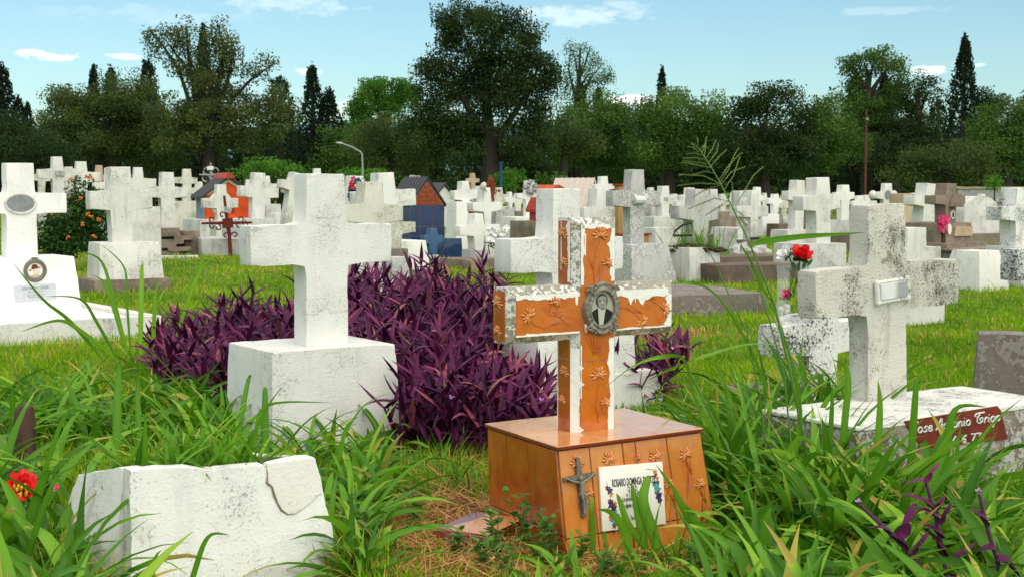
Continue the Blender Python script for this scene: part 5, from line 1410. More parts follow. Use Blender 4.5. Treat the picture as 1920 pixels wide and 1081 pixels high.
def ground():
    bm = bmesh.new()
    ys = [0, 1, 2] + list(np.arange(2.4, 9, .14)) + list(np.arange(9, 30, .7)) + [32, 36, 42, 50, 60, 80, 110, 160, 260, 500, 1200, 3000, 6500]
    ys = [-30] + ys
    rows = []
    for y in ys:
        w = max(6, abs(y) * .75 + 3)
        rows.append([bm.verts.new((w * k, y, 0)) for k in np.linspace(-1, 1, 90)])
    for r, s in zip(rows, rows[1:]):
        for k in range(len(r) - 1): bm.faces.new((r[k], r[k + 1], s[k + 1], s[k]))
    for v in bm.verts:
        if v.co.y < 60: v.co.z = .022 * mnoise.noise(Vector((v.co.x * 1.3, v.co.y * 1.3, 3))) + .012 * mnoise.noise(Vector((v.co.x * 6, v.co.y * 6, 8))) - .015
    me = bpy.data.meshes.new('ground'); bm.to_mesh(me); bm.free()
    co = np.zeros(len(me.vertices) * 3); me.vertices.foreach_get('co', co); co = co.reshape(-1, 3)
    at = me.attributes.new('bare', 'FLOAT', 'POINT'); at.data.foreach_set('value', bare_at(co[:, 0], co[:, 1]).astype(np.float32))
    me.materials.append(MATS['ground']); me.polygons.foreach_set('use_smooth', [True] * len(me.polygons))
    tag(link('ground', me), kind='structure')
ground()
def lawn():
    # spread evenly over the picture's share of the ground, out to where blades can no longer be told apart
    N = 330000
    py = 398 + (1180 - 398) * NR.random(N) ** 1.25
    px = NR.uniform(-60, 1980, N)
    X, Y = ground_xy(px, py)
    Y = Y + NR.normal(0, .02, N)
    ok = free(X, Y, .004) & (Y > 2.6)
    X, Y = X[ok], Y[ok]
    b = bare_at(X, Y)
    n1 = fbm(X, Y, .9, 3); n2 = fbm(X, Y, 3.1, 9)
    keep = NR.random(len(X)) > np.clip(b * 2.4 + n2 * .25 + .05, 0, .96)
    X, Y, n1, n2, b = X[keep], Y[keep], n1[keep], n2[keep], b[keep]
    n = len(X)
    L = (.042 + .045 * NR.random(n)) * (1 + .6 * np.clip(n1 + n2 * .5, -.6, 1)) * np.where(NR.random(n) < .06, 1.7, 1)
    L *= np.where(Y < 6.5, 1.25, 1.0)
    wd = np.maximum(.0045, Y * .00055) * NR.uniform(.8, 1.4, n)
    az = NR.uniform(0, 2 * np.pi, n); lean = NR.uniform(.05, .75, n); bend = NR.uniform(.1, 1.2, n)
    V, Q, k = ribbon(np.stack([X, Y, np.full(n, -.012)], 1), L, wd, az, lean, bend, 3)
    tint = np.clip(.42 + n1 * .6 + n2 * .3 + NR.normal(0, .15, n), 0, .90)
    dead = NR.random(n) < .05 + b * .9 + np.clip(n2 + n1 * .6 - .05, 0, 1) * .42
    tint = np.where(dead, NR.uniform(.92, 1, n), tint)
    o = meshnp('lawn_grass', V, Q, np.repeat(tint, k), 'blade_lawn'); tag(o, 'short bright green lawn grass growing between the graves', kind='stuff')
lawn()
def straw():
    n = 6500
    X = np.concatenate([NR.normal(-.38, .28, n // 2), NR.normal(.05, .42, n // 4), NR.uniform(-1.6, 1.8, n - n // 2 - n // 4)])
    Y = np.concatenate([NR.normal(4.9, .45, n // 2), NR.normal(4.25, .2, n // 4), NR.uniform(3.4, 6.5, n - n // 2 - n // 4)])
    ok = free(X, Y, .0); X, Y = X[ok], Y[ok]; n = len(X)
    V, Q, k = ribbon(np.stack([X, Y, NR.uniform(.004, .03, n)], 1), NR.uniform(.05, .22, n), NR.uniform(.003, .009, n), NR.uniform(0, 6.283, n), NR.uniform(1.35, 1.62, n), NR.uniform(-.25, .25, n), 3)
    o = meshnp('dry_straw', V, Q, np.repeat(NR.random(n), k), 'straw'); tag(o, 'dead brown straw lying on the bare soil', kind='stuff')
straw()
def coarse():
    parts = []
    def put(X, Y, Z, L, W, az, lean, bend, tint, fold=.35, seg=7):
        n = len(X)
        V, Q, k = ribbon(np.stack([X, Y, Z], 1), L, W, az, lean, bend, seg, fold, NR.normal(0, .7, n))
        T = np.repeat(tint[:, None], (seg + 1), 1)
        g_ = np.linspace(0, 1, seg + 1)[None]
        T = T + .10 * (g_ < .25) - .05
        tip = NR.random(n) < .16; lim = NR.uniform(.55, .9, n)
        T = np.where((tip[:, None]) & (g_ > lim[:, None]), .98, T)
        T = np.repeat(T[:, :, None], 3, 2); T[:, :, 1] += .10
        parts.append((V, Q, np.clip(T, 0, 1).reshape(-1)))
    # (pixel box of the foot: x0, x1, y0, y1), number, length, width, lean, bend, preferred heading (degrees, None = any)
    for (x0, x1, y0, y1), n, (l0, l1), (w0, w1), (e0, e1), (b0, b1), hd in (
            ((-40, 150, 800, 1500), 620, (.20, .55), (.018, .042), (.1, .8), (.7, 2.1), None),
            ((-40, 440, 770, 860), 430, (.20, .52), (.015, .034), (.05, .7), (.7, 2.0), None),
            ((140, 460, 690, 780), 120, (.14, .34), (.009, .022), (.1, .8), (.3, 1.3), None),
            ((440, 730, 850, 960), 260, (.18, .46), (.013, .028), (.1, .8), (.8, 2.1), None),
            ((590, 710, 930, 1100), 230, (.18, .44), (.014, .030), (.2, .9), (.8, 2.0), None),
            ((600, 720, 1070, 1250), 220, (.08, .18), (.008, .016), (.1, .8), (.2, 1.1), None),
            ((780, 905, 860, 930), 120, (.08, .20), (.006, .013), (.1, .8), (.2, 1.1), None),
            ((860, 1040, 1075, 1300), 60, (.06, .15), (.010, .022), (.2, 1.0), (.3, 1.3), None),
            ((1330, 1520, 1040, 1420), 330, (.16, .44), (.014, .038), (.1, .8), (.6, 1.9), None),
            ((1000, 1330, 1075, 1300), 260, (.06, .20), (.010, .026), (.1, .8), (.3, 1.5), None),
            ((1120, 1350, 1040, 1075), 26, (.08, .22), (.010, .024), (.0, .5), (.1, .7), None),
            ((1340, 1560, 840, 1010), 560, (.22, .60), (.014, .034), (.05, .7), (.6, 2.0), None),
            ((1390, 1640, 800, 930), 330, (.30, .66), (.014, .034), (.0, .6), (.5, 1.7), None),
            ((1480, 1790, 920, 1060), 680, (.20, .54), (.014, .036), (.05, .8), (.5, 1.9), None),
            ((1500, 1960, 1040, 1420), 760, (.16, .46), (.016, .044), (.1, .9), (.6, 2.0), None),
            ((1780, 1960, 900, 1080), 120, (.16, .34), (.010, .022), (.1, .8), (.2, 1.2), None),
            ((1180, 1330, 780, 880), 110, (.12, .30), (.007, .016), (.1, .8), (.3, 1.2), None),
            ((150, 640, 1110, 1400), 42, (.08, .26), (.007, .018), (.1, .9), (.2, 1.2), None),
            ((230, 330, 560, 630), 34, (.15, .38), (.010, .02), (.2, 1.0), (.2, 1.2), None)):
        px, py = NR.uniform(x0, x1, n), NR.uniform(y0, y1, n)
        X, Y = ground_xy(px, py)
        ok = free(X, Y, .012); X, Y = X[ok], Y[ok]; m = len(X)
        if not m: continue
        # gather the blades into tufts
        k = max(4, m // 9); cx = NR.integers(0, m, k); pick = NR.integers(0, k, m)
        f = NR.random(m) < .7
        X = np.where(f, X[cx[pick]] + NR.normal(0, .025, m), X); Y = np.where(f, Y[cx[pick]] + NR.normal(0, .025, m), Y)
        ok = free(X, Y, .01); X, Y = X[ok], Y[ok]; m = len(X)
        az = NR.uniform(0, 2 * np.pi, m)
        L = NR.uniform(l0, l1, m) ** 1.0
        tint = np.clip(NR.normal(.34, .26, m), 0, .9); tint = np.where(NR.random(m) < .035, 1.0, tint)
        put(X, Y, np.full(m, -.01), L, NR.uniform(w0, w1, m) * (.82 + .6 * (L - l0) / (l1 - l0)), az, NR.uniform(e0, e1, m), NR.uniform(b0, b1, m), tint)
    # grass rising out of the broken block
    A, pl, x1, T, zt = BB
    n = 190
    lx, ly = NR.uniform(.08, x1 - .1, n), NR.uniform(.10, T - .07, n)
    a = math.radians(A0)
    X = A.x + lx * math.cos(a) - ly * math.sin(a); Y = A.y + lx * math.sin(a) + ly * math.cos(a)
    L = NR.uniform(.10, .30, n) * (1 + .5 * (NR.random(n) < .15))
    put(X, Y, np.full(n, zt - .10), L, NR.uniform(.010, .026, n), NR.uniform(0, 6.283, n), NR.uniform(.05, .8, n), NR.uniform(.2, 1.4, n), np.clip(NR.normal(.5, .2, n), 0, .95))
    o = catmesh('coarse_grass', parts, 'blade_coarse'); tag(o, 'tall coarse grass with broad arching blades around the nearest graves', kind='stuff')
coarse()
def blade_leaf(p, az, L, W, lean, bend, tint=.5, twist=0.0, seg=10, fold=.3):
    V, Q, k = ribbon(np.array([p]), np.array([L]), np.array([W]), np.array([az]), np.array([lean]), np.array([bend]), seg, fold, np.array([twist]))
    return V, Q, np.full(k, tint)
def leaf_between(pts, W, tint=.45, n=14, fold=.25, root=None):
    """one broad leaf following given points"""
    pts = [Vector(p) for p in pts]
    if root is not None and pts[0].z > .06:                            # carry the blade down to the soil it grows from
        mid = pts[len(pts) // 2] if len(pts) > 3 else (pts[1] if len(pts) == 3 else (pts[0] + pts[1]) / 2)
        q0 = Vector((pts[0].x * .75 + mid.x * .25, pts[0].y, root))
        pts = [q0, q0.lerp(mid, .55) + Vector((0, 0, .06 * (mid - q0).length)), mid, pts[-1]]; n += 4
    # smooth the path
    def cr(t):
        k = min(int(t * (len(pts) - 1)), len(pts) - 2); u = t * (len(pts) - 1) - k
        p0, p1, p2, p3 = pts[max(k - 1, 0)], pts[k], pts[k + 1], pts[min(k + 2, len(pts) - 1)]
        return .5 * ((2 * p1) + (p2 - p0) * u + (2 * p0 - 5 * p1 + 4 * p2 - p3) * u * u + (3 * p1 - p0 - 3 * p2 + p3) * u ** 3)
    V = []
    for i in range(n + 1):
        t = i / n; p = cr(t); d = (cr(min(1, t + .02)) - cr(max(0, t - .02))).normalized()
        view = (p - CAM).normalized(); s = d.cross(view + Vector((0, .0, .55))).normalized(); nn = s.cross(d)
        w = W * .5 * max(.04, min(1, .4 + t * 3) * (1 - max(0, t - .3) ** 1.9 / .7 ** 1.9))
        V += [p - s * w, p - nn * w * fold, p + s * w]
    Q = []
    for i in range(n):
        for a_ in range(2): Q.append((i * 3 + a_, i * 3 + a_ + 1, i * 3 + 4 + a_, i * 3 + 3 + a_))
    T = np.full((n + 1, 3), tint); T[:, 1] += .13; T[:2] += .08
    return np.array(V), np.array(Q), T.reshape(-1)
def tall_grass():
    d = 5.0
    q = lambda x, y, k=0: P(x, y, d + k)
    O = G(1530, 960); O.z = 0
    t = thing('tall_grass_plant', 'tall seeding grass stem with a spreading flower head rising before the crosses', 'grass plant', O, 0)
    rel = lambda ps: [p - O for p in ps]
    st = rel([O, q(1503, 800), q(1480, 690), q(1452, 570), q(1424, 500), q(1398, 440), q(1376, 395), q(1352, 346), q(1330, 308), q(1312, 281), q(1301, 268)])
    fin('stem', tube(st, [.006, .006, .0055, .005, .0042, .0036, .003, .0026, .0022, .0018, .001], 6), 'leaf_weed_stem', t)
    bm = bmesh.new(); r2 = random.Random(4)
    br = [((1352, 346), (1312, 344), (1270, 348)), ((1352, 346), (1320, 330), (1283, 328), (1271, 330)), ((1340, 325), (1320, 322), (1297, 329), (1272, 327)), ((1335, 315), (1318, 312), (1290, 306), (1277, 306)),
          ((1328, 309), (1312, 305), (1280, 302)), ((1322, 300), (1304, 296), (1282, 297)), ((1318, 292), (1302, 287), (1288, 289)), ((1310, 285), (1300, 277), (1288, 275)), ((1304, 277), (1296, 268)),
          ((1320, 297), (1323, 276), (1324, 257)), ((1322, 300), (1335, 280), (1343, 262)), ((1328, 306), (1344, 285), (1347, 268)), ((1333, 312), (1350, 292), (1363, 281)), ((1316, 288), (1322, 270), (1325, 256)),
          ((1348, 338), (1365, 312), (1380, 296), (1392, 286)), ((1352, 346), (1372, 322), (1398, 313)), ((1350, 342), (1366, 318), (1377, 290), (1386, 277)), ((1376, 392), (1395, 360), (1412, 330), (1432, 312)),
          ((1358, 356), (1375, 330), (1385, 300), (1388, 294)), ((1375, 395), (1374, 370), (1373, 340)), ((1352, 347), (1318, 358), (1300, 370)), ((1368, 378), (1340, 372), (1310, 384), (1290, 392)), ((1366, 376), (1345, 390), (1322, 404)),
          ((1376, 392), (1392, 402), (1400, 414)), ((1306, 279), (1309, 266), (1307, 258)), ((1312, 283), (1320, 272), (1331, 280))]
    for b in br:
        ps = rel([q(x, y, r2.uniform(-.01, .01) + .02 * i) for i, (x, y) in enumerate(b)])
        tube(ps, [.0013] + [.0010] * (len(ps) - 2) + [.0006], 4, bm)
        for i in range(len(ps) - 1):
            n = max(3, int((ps[i + 1] - ps[i]).length / .0055))
            for k in range(n):
                if i == 0 and k < n * .45: continue
                p = ps[i].lerp(ps[i + 1], (k + .5) / n); dv = (ps[i + 1] - ps[i]).normalized()
                side = Vector((-dv.z, 0, dv.x)) * (.0022 if k % 2 else -.0022)
                m = bmesh.new(); bmesh.ops.create_icosphere(m, subdivisions=1, radius=1)
                m.transform(Matrix.Translation(p + side) @ (dv + side * 60).to_track_quat('Z', 'Y').to_matrix().to_4x4() @ Matrix.Diagonal((.0012, .0012, .0036, 1))); join(bm, m)
    fin('seed_head', bm, 'leaf_weed_seed', t)
    lv = [([q(1402, 460), q(1440, 452, -.05), q(1500, 444, -.1), q(1560, 440, -.15), q(1622, 436, -.2)], .021, .35),
          ([q(1452, 570), q(1432, 545), q(1418, 510), q(1402, 480), q(1388, 460), q(1391, 478)], .022, .5),
          ([q(1459, 646), q(1400, 645, -.1), q(1330, 664, -.2), q(1260, 690, -.3), q(1215, 712, -.4)], .026, .45),
          ([q(1480, 760, -.1), q(1420, 735), q(1360, 700), q(1300, 655), q(1258, 630)], .022, .4),
          ([q(1440, 830, -.1), q(1440, 740), q(1400, 640), q(1350, 560), q(1310, 532), q(1283, 531), q(1275, 533)], .028, .42),
          ([q(1515, 740, .1), q(1470, 640, .1), q(1434, 560, .1), q(1405, 500, .1), q(1388, 478, .1)], .024, .5),
          ([q(1330, 800, -.4), q(1300, 740, -.3), q(1283, 672, -.3), q(1230, 670, -.35), q(1180, 690, -.4), q(1130, 730, -.45)], .018, .4),
          ([q(1390, 800, -.2), q(1360, 720, -.1), q(1330, 660, -.1), q(1318, 640, -.1)], .024, .55),
          ([q(1490, 860), q(1500, 780), q(1490, 700), q(1470, 630), q(1464, 605)], .022, .4)]
    parts = [tuple(x) for x in [leaf_between([p - O + 0 * p for p in ps], w, ti) for ps, w, ti in lv]]
    catmesh('leaves', parts, 'blade_coarse', t)
    # thin companion stems of the same clump
    bm = bmesh.new()
    for ps in ([q(1440, 860), q(1420, 720), q(1400, 620), q(1370, 560), q(1340, 490), q(1318, 455)], [q(1490, 900), q(1470, 700), q(1440, 590), q(1425, 540), q(1400, 470)], [q(1380, 870, -.3), q(1310, 730, -.3), q(1290, 690, -.3), q(1283, 672, -.3)]):
        tube(rel(ps), [.004, .0035, .003, .0025, .002, .001][:len(ps)], 5, bm)
    fin('side_stems', bm, 'leaf_weed_stem', t)
plain('leaf_weed_stem', (.10, .22, .035), .5, .3, .2, 30)
plain('leaf_weed_seed', (.14, .22, .05), .6, .3, .3, 60)
tall_grass()
def hero_blades():
    # conspicuous single broad leaves in front of the name tile and elsewhere
    parts = []
    for ps, w, ti in (
            ([(1250, 1090, 4.45), (1225, 1000, 4.5), (1206, 940, 4.52), (1214, 897, 4.55), (1213, 893, 4.55)], .050, .5),
            ([(1215, 1060, 4.5), (1200, 980, 4.52), (1190, 930, 4.54), (1184, 905, 4.55)], .036, .45),
            ([(1225, 1050, 4.48), (1180, 985, 4.5), (1163, 940, 4.52), (1156, 924, 4.52)], .030, .55),
            ([(1180, 1075, 4.4), (1175, 1010, 4.42), (1160, 975, 4.42), (1140, 957, 4.45), (1120, 955, 4.45)], .040, .6),
            ([(1330, 1060, 4.5), (1300, 990, 4.5), (1270, 930, 4.5), (1255, 905, 4.55), (1230, 870, 4.6)], .032, .5),
            ([(1345, 1080, 4.4), (1325, 1020, 4.42), (1300, 970, 4.45), (1286, 946, 4.45)], .055, .48),
            ([(1110, 1060, 4.5), (1112, 990, 4.5), (1108, 950, 4.5), (1112, 930, 4.52)], .026, .5),
            ([(1140, 1040, 4.52), (1128, 980, 4.55), (1122, 965, 4.55)], .020, .6),
            ([(1060, 1075, 4.35), (1000, 1050, 4.3), (960, 1042, 4.3), (930, 1050, 4.25)], .032, .55),
            ([(420, 820, 5.3), (445, 760, 5.4), (465, 715, 5.45), (472, 702, 5.45)], .030, .35),
            ([(500, 828, 5.2), (500, 780, 5.3), (497, 735, 5.3), (496, 728, 5.3)], .036, .3),
            ([(430, 830, 5.2), (450, 790, 5.2), (500, 760, 5.2), (560, 748, 5.2), (622, 754, 5.2)], .022, .5),
            ([(380, 830, 5.0), (382, 770, 5.0), (385, 736, 5.0)], .030, .55), ([(215, 830, 5.2), (212, 760, 5.3), (222, 700, 5.3), (228, 672, 5.3)], .040, .4),
            ([(265, 800, 5.4), (258, 730, 5.5), (262, 690, 5.5)], .030, .35), ([(0, 905, 4.0), (60, 930, 4.0), (100, 905, 4.0), (120, 890, 4.05)], .024, .3),
            ([(-10, 840, 4.2), (40, 858, 4.2), (90, 885, 4.2), (125, 920, 4.15)], .040, .3), ([(0, 790, 4.6), (60, 785, 4.6), (130, 770, 4.6), (190, 790, 4.6)], .022, .4),
            ([(700, 900, 5.4), (752, 886, 5.3), (800, 920, 5.2), (840, 985, 5.1)], .030, .4), ([(620, 920, 5.0), (680, 880, 5.0), (740, 882, 5.1), (770, 905, 5.1)], .028, .45),
            ([(560, 838, 5.3), (620, 800, 5.4), (680, 762, 5.4), (730, 735, 5.5)], .012, .5), ([(610, 840, 5.3), (650, 800, 5.3), (672, 780, 5.3)], .022, .55),
            ([(300, 1040, 3.6), (340, 1020, 3.6), (390, 1006, 3.6), (430, 1002, 3.62)], .020, .4), ([(270, 1085, 3.5), (290, 1050, 3.5), (303, 1030, 3.5)], .016, .5),
            ([(1570, 800, 5.0), (1600, 740, 5.0), (1590, 700, 5.05), (1560, 672, 5.1)], .034, .45), ([(1640, 810, 4.9), (1650, 760, 4.9), (1646, 712, 4.9)], .036, .6),
            ([(1550, 820, 5.0), (1560, 760, 5.0), (1560, 720, 5.0)], .026, .3), ([(1700, 850, 4.8), (1716, 790, 4.8), (1717, 730, 4.8), (1716, 718, 4.8)], .034, .42),
            ([(1740, 850, 4.7), (1755, 790, 4.7), (1790, 768, 4.7), (1850, 762, 4.72)], .036, .4), ([(1640, 880, 4.6), (1720, 850, 4.6), (1780, 815, 4.6), (1800, 800, 4.6)], .024, .5),
            ([(1690, 870, 4.6), (1740, 845, 4.6), (1775, 838, 4.6), (1808, 826, 4.6)], .040, .55), ([(1420, 760, 4.9), (1480, 800, 4.8), (1530, 850, 4.7), (1580, 900, 4.6)], .034, .3),
            ([(1400, 780, 4.9), (1450, 815, 4.8), (1500, 820, 4.75), (1545, 850, 4.7)], .030, .7), ([(1440, 1060, 4.2), (1430, 1000, 4.2), (1445, 950, 4.2)], .060, .35),
            ([(1640, 1085, 4.0), (1680, 1050, 4.0), (1740, 1030, 4.0), (1790, 1060, 3.95)], .06, .5), ([(1500, 860, 4.8), (1560, 830, 4.8), (1640, 850, 4.7), (1700, 900, 4.6)], .032, .35),
            ([(230, 600, 9.0), (170, 590, 9.0), (80, 560, 9.1), (22, 490, 9.2)], .05, .35), ([(250, 600, 9.0), (180, 590, 9.0), (110, 600, 9.0), (38, 622, 9.0)], .06, .7),
            ([(260, 590, 9.1), (230, 540, 9.2), (190, 490, 9.3), (152, 472, 9.3)], .045, .4), ([(262, 585, 9.1), (268, 540, 9.2), (266, 505, 9.2), (268, 494, 9.2)], .06, .8),
            ([(250, 600, 9.1), (240, 560, 9.1), (232, 500, 9.2), (185, 455, 9.3)], .03, .35), ([(300, 600, 9.2), (330, 560, 9.2), (380, 500, 9.3), (412, 480, 9.3)], .045, .75),
            ([(240, 600, 9.0), (200, 575, 9.0), (150, 560, 9.0), (85, 555, 9.0)], .04, .3), ([(255, 600, 9.0), (225, 560, 9.0), (195, 530, 9.0), (170, 515, 9.1)], .05, .6), ([(282, 600, 9.1), (292, 550, 9.1), (300, 520, 9.1)], .05, .7)):
        parts.append(leaf_between([P(*p) for p in ps], w * (.55 if ps[0][2] > 8 else .78), ti - .13, root=0 if ps[0][2] < 8 else .1))
    o = catmesh('broad_grass', parts, 'blade_coarse'); tag(o, 'single long broad grass leaves standing above the rest of the grass', kind='stuff')
hero_blades()
def tuft_on_block():
    d = 18.5; O = P(1305, 468, d)
    t = thing('grass_tuft', 'grass tuft with bare soil on the white block below the dark grey cross', 'grass tuft', O, 0)
    n = 150; X = NR.normal(0, .16, n); Y = NR.normal(.12, .1, n)
    V, Q, k = ribbon(np.stack([X, Y, np.full(n, .0)], 1), NR.uniform(.15, .65, n), NR.uniform(.008, .02, n), NR.uniform(0, 6.28, n), NR.uniform(0, .9, n), NR.uniform(.1, 1.3, n), 5)
    meshnp('blades', V, Q, np.repeat(np.clip(NR.normal(.55, .2, n), 0, .96), k), 'blade_coarse', t)
    m = bmesh.new(); bmesh.ops.create_icosphere(m, subdivisions=3, radius=1)
    for v in m.verts:
        q = 1 + .4 * mnoise.noise(v.co * 2.5); v.co = Vector((v.co.x * .38 * q, v.co.y * .2 * q + .12, v.co.z * .07 * q))
    fin('soil_clump', m, 'soil', t)
tuft_on_block()

# ---- purple heart plants ------------------------------------------------------
def purple(name, label, feet, hts, n, seed, leafL=(.13, .22), stemw=.0055, lean=(.0, .9), dens=9, flowers=4):
    """feet: (x, y) stem feet, hts: height for each shoot"""
    r2 = np.random.default_rng(seed)
    O = Vector((float(np.mean(feet[:, 0])), float(np.mean(feet[:, 1])), 0))
    t = thing(name, label, 'plant', O, 0)
    B_, az0, le, hd, LL, WW, TT, BE = [], [], [], [], [], [], [], []
    sm = bmesh.new(); tips = []
    for (x, y), h in zip(feet, hts):
        a = r2.uniform(0, 6.283); l = r2.uniform(*lean)
        pts = []; p = np.array([x - O.x, y - O.y, 0.0]); th = l * .35
        k = max(4, int(h / .055)); dr = None
        for i in range(k + 1):
            pts.append(p.copy())
            dr = np.array([math.cos(a) * math.sin(th), math.sin(a) * math.sin(th), math.cos(th)])
            p = p + dr * (h / k) * 1.05; th = min(1.5, th + l * .75 / k); a += r2.normal(0, .12)
        tube(pts[::2] + ([pts[-1]] if (len(pts) - 1) % 2 else []), stemw, 4, sm, cap=False)
        tips.append(pts[-1])
        m = min(k, dens); start = max(1, k - m)
        ph = r2.uniform(0, 6.28)
        for i in range(start, k + 1):
            ph += 2.6 + r2.normal(0, .4)
            top = (i - start) / max(1, k - start)
            for _ in range(2 if i == k else 1):
                B_.append(pts[i]); hd.append(ph + (0 if _ == 0 else 2.4)); le.append(r2.uniform(.35, 1.55) * (1 - .3 * top)); BE.append(r2.uniform(-.5, 1.1))
                LL.append(r2.uniform(*leafL) * (.8 + .3 * math.sin(math.pi * min(1, .25 + top * .7)))); WW.append(r2.uniform(.024, .036)); TT.append(float(np.clip(r2.normal(.5, .24), 0, .93) if r2.random() > .04 else r2.uniform(.94, 1)))
    prof = lambda u: max(.05, (.55 + 1.6 * u if u < .28 else 1.0 - ((u - .28) / .72) ** 1.7))
    V, Q, k = ribbon(np.array(B_), np.array(LL), np.array(WW), np.array(hd), np.array(le), np.array(BE), 5, -.75, r2.normal(0, .35, len(LL)), wprof=prof)
    meshnp('leaves', V, Q, np.repeat(np.array(TT), k), 'leaf_purple', t)
    fin('stems', sm, 'stem_purple', t)
    if flowers:
        bm = bmesh.new()
        for i in r2.integers(0, len(tips), flowers): petal_flower(bm, Vector(tips[i]) + Vector((0, -.005, .012)), .016, 3, 1, Vector((.1, -.5, .8)).normalized(), int(i), .3)
        fin('blossoms', bm, 'petal_lilac', t)
    return t
plain('stem_purple', (.11, .025, .075), .5, .3, .3, 30)
def purple_beds():
    r2 = np.random.default_rng(5)
    # bed right of the central cross
    n = 560; F_, Hh = [], []
    while len(F_) < n:
        px, py = r2.uniform(640, 1010), r2.uniform(640, 862)
        x, y = ground_xy(np.array([px]), np.array([py]))
        if not free(x, y, -.02)[0]: continue
        if px > 930 and py < 700: continue
        if px < 745 and py > 830: continue
        u = (py - 640) / 222.0
        h = (.60 - .30 * max(0, (u - .25)) / .75) * (1 + .22 * mnoise.noise(Vector((x[0] * 4, y[0] * 4, 1))))
        if px > 940: h *= .62
        if px < 700: h *= .97
        F_.append((x[0], y[0])); Hh.append(h * r2.uniform(.62, 1.0))
    purple('purple_leaved_plant', 'dense mound of dark purple lance leaved plants right of the central white cross', np.array(F_), Hh, n, 21, lean=(.0, .75), flowers=7)
    n = 270; F_, Hh = [], []
    while len(F_) < n:
        px, py = r2.uniform(290, 640), r2.uniform(660, 790)
        x, y = ground_xy(np.array([px]), np.array([py]))
        if not free(x, y, -.02)[0] or y[0] < 6.95 - (px - 420) * .004: continue
        if py > 740 and px < 380: continue
        e = min(1, max(.0, (px - 270) / 190))
        F_.append((x[0], y[0])); Hh.append((.15 + .29 * e) * r2.uniform(.55, 1.1))
    purple('purple_leaved_plant', 'lower straggling purple leaved plants left of the central white cross', np.array(F_), Hh, n, 22, lean=(.1, 1.25), flowers=5)
    n = 34; x, y = ground_xy(r2.uniform(1185, 1235, n), r2.uniform(728, 760, n))
    purple('purple_leaved_plant', 'small purple sprigs poking out right of the thick white cross', np.stack([x, y], 1), r2.uniform(.10, .42, n), n, 23, lean=(.3, 1.3), flowers=3)
    # near sprigs at the lower right, each stem placed by hand
    def sprig(pts, leaves, label, fl=None):
        O = Vector(pts[0]); t = thing('purple_sprig', label, 'plant', O, 0, 'purple sprigs among the near grass')
        fin('stem', tube([p - O for p in pts], [.007, .0065, .006, .005, .0045][:len(pts)], 7), 'stem_purple', t)
        ps = []
        for a_, b_, w, ti in leaves:
            mid = (a_ + b_) / 2 + Vector((0, -.01, .012)); ps.append(leaf_between([a_ - O, mid - O, b_ + (b_ - a_) * .25 - O], w * 1.25, ti, 10, .6))
        catmesh('leaves', ps, 'leaf_purple', t)
        if fl is not None:
            fin('blossom', petal_flower(bmesh.new(), fl - O, .011, 4, 2, Vector((-.2, -.5, .8)).normalized(), 3, .5), 'petal_lilac', t)
    d = 3.9; q = lambda x, y, k=0: P(x, y, d + k)
    sprig([q(1790, 1180), q(1770, 1050), q(1755, 970), q(1735, 900)], [(q(1735, 905), q(1757, 873), .020, .75), (q(1735, 905), q(1703, 908), .020, .7), (q(1752, 955), q(1700, 930), .026, .6), (q(1754, 958), q(1768, 935), .020, .5), (q(1762, 975), q(1718, 955), .026, .55), (q(1762, 985), q(1780, 950), .022, .45),
          (q(1770, 1010), q(1728, 985), .030, .4), (q(1775, 1050), q(1740, 1000), .034, .35), (q(1780, 1060), q(1820, 1025), .030, .5), (q(1780, 1090), q(1822, 1080), .034, .45)], 'branching purple sprig among the grass at the lower right')
    sprig([q(1740, 1120, -.1), q(1700, 1030, -.1), q(1660, 990, -.1), q(1612, 945, -.1)], [(q(1690, 1010, -.1), q(1709, 955, -.1), .036, .55), (q(1672, 1000, -.1), q(1635, 990, -.1), .020, .5), (q(1700, 1030, -.1), q(1665, 1000, -.1), .030, .4), (q(1710, 1045, -.1), q(1735, 1005, -.1), .026, .45), (q(1725, 1070, -.1), q(1700, 1050, -.1), .036, .35)], 'purple stem leaning left with a small lilac blossom', q(1610, 940, -.1))
    sprig([q(1890, 1150, -.05), q(1870, 1050, -.05), q(1850, 985, -.05), q(1836, 925, -.05)], [(q(1852, 985, -.05), q(1822, 960, -.05), .024, .55), (q(1862, 1030, -.05), q(1836, 1035, -.05), .036, .4), (q(1868, 1050, -.05), q(1895, 1060, -.05), .04, .4), (q(1866, 1045, -.05), q(1905, 1075, -.05), .036, .5)], 'upright purple sprig with a bud by the grass at the lower right corner', q(1835, 920, -.05))
purple_beds()
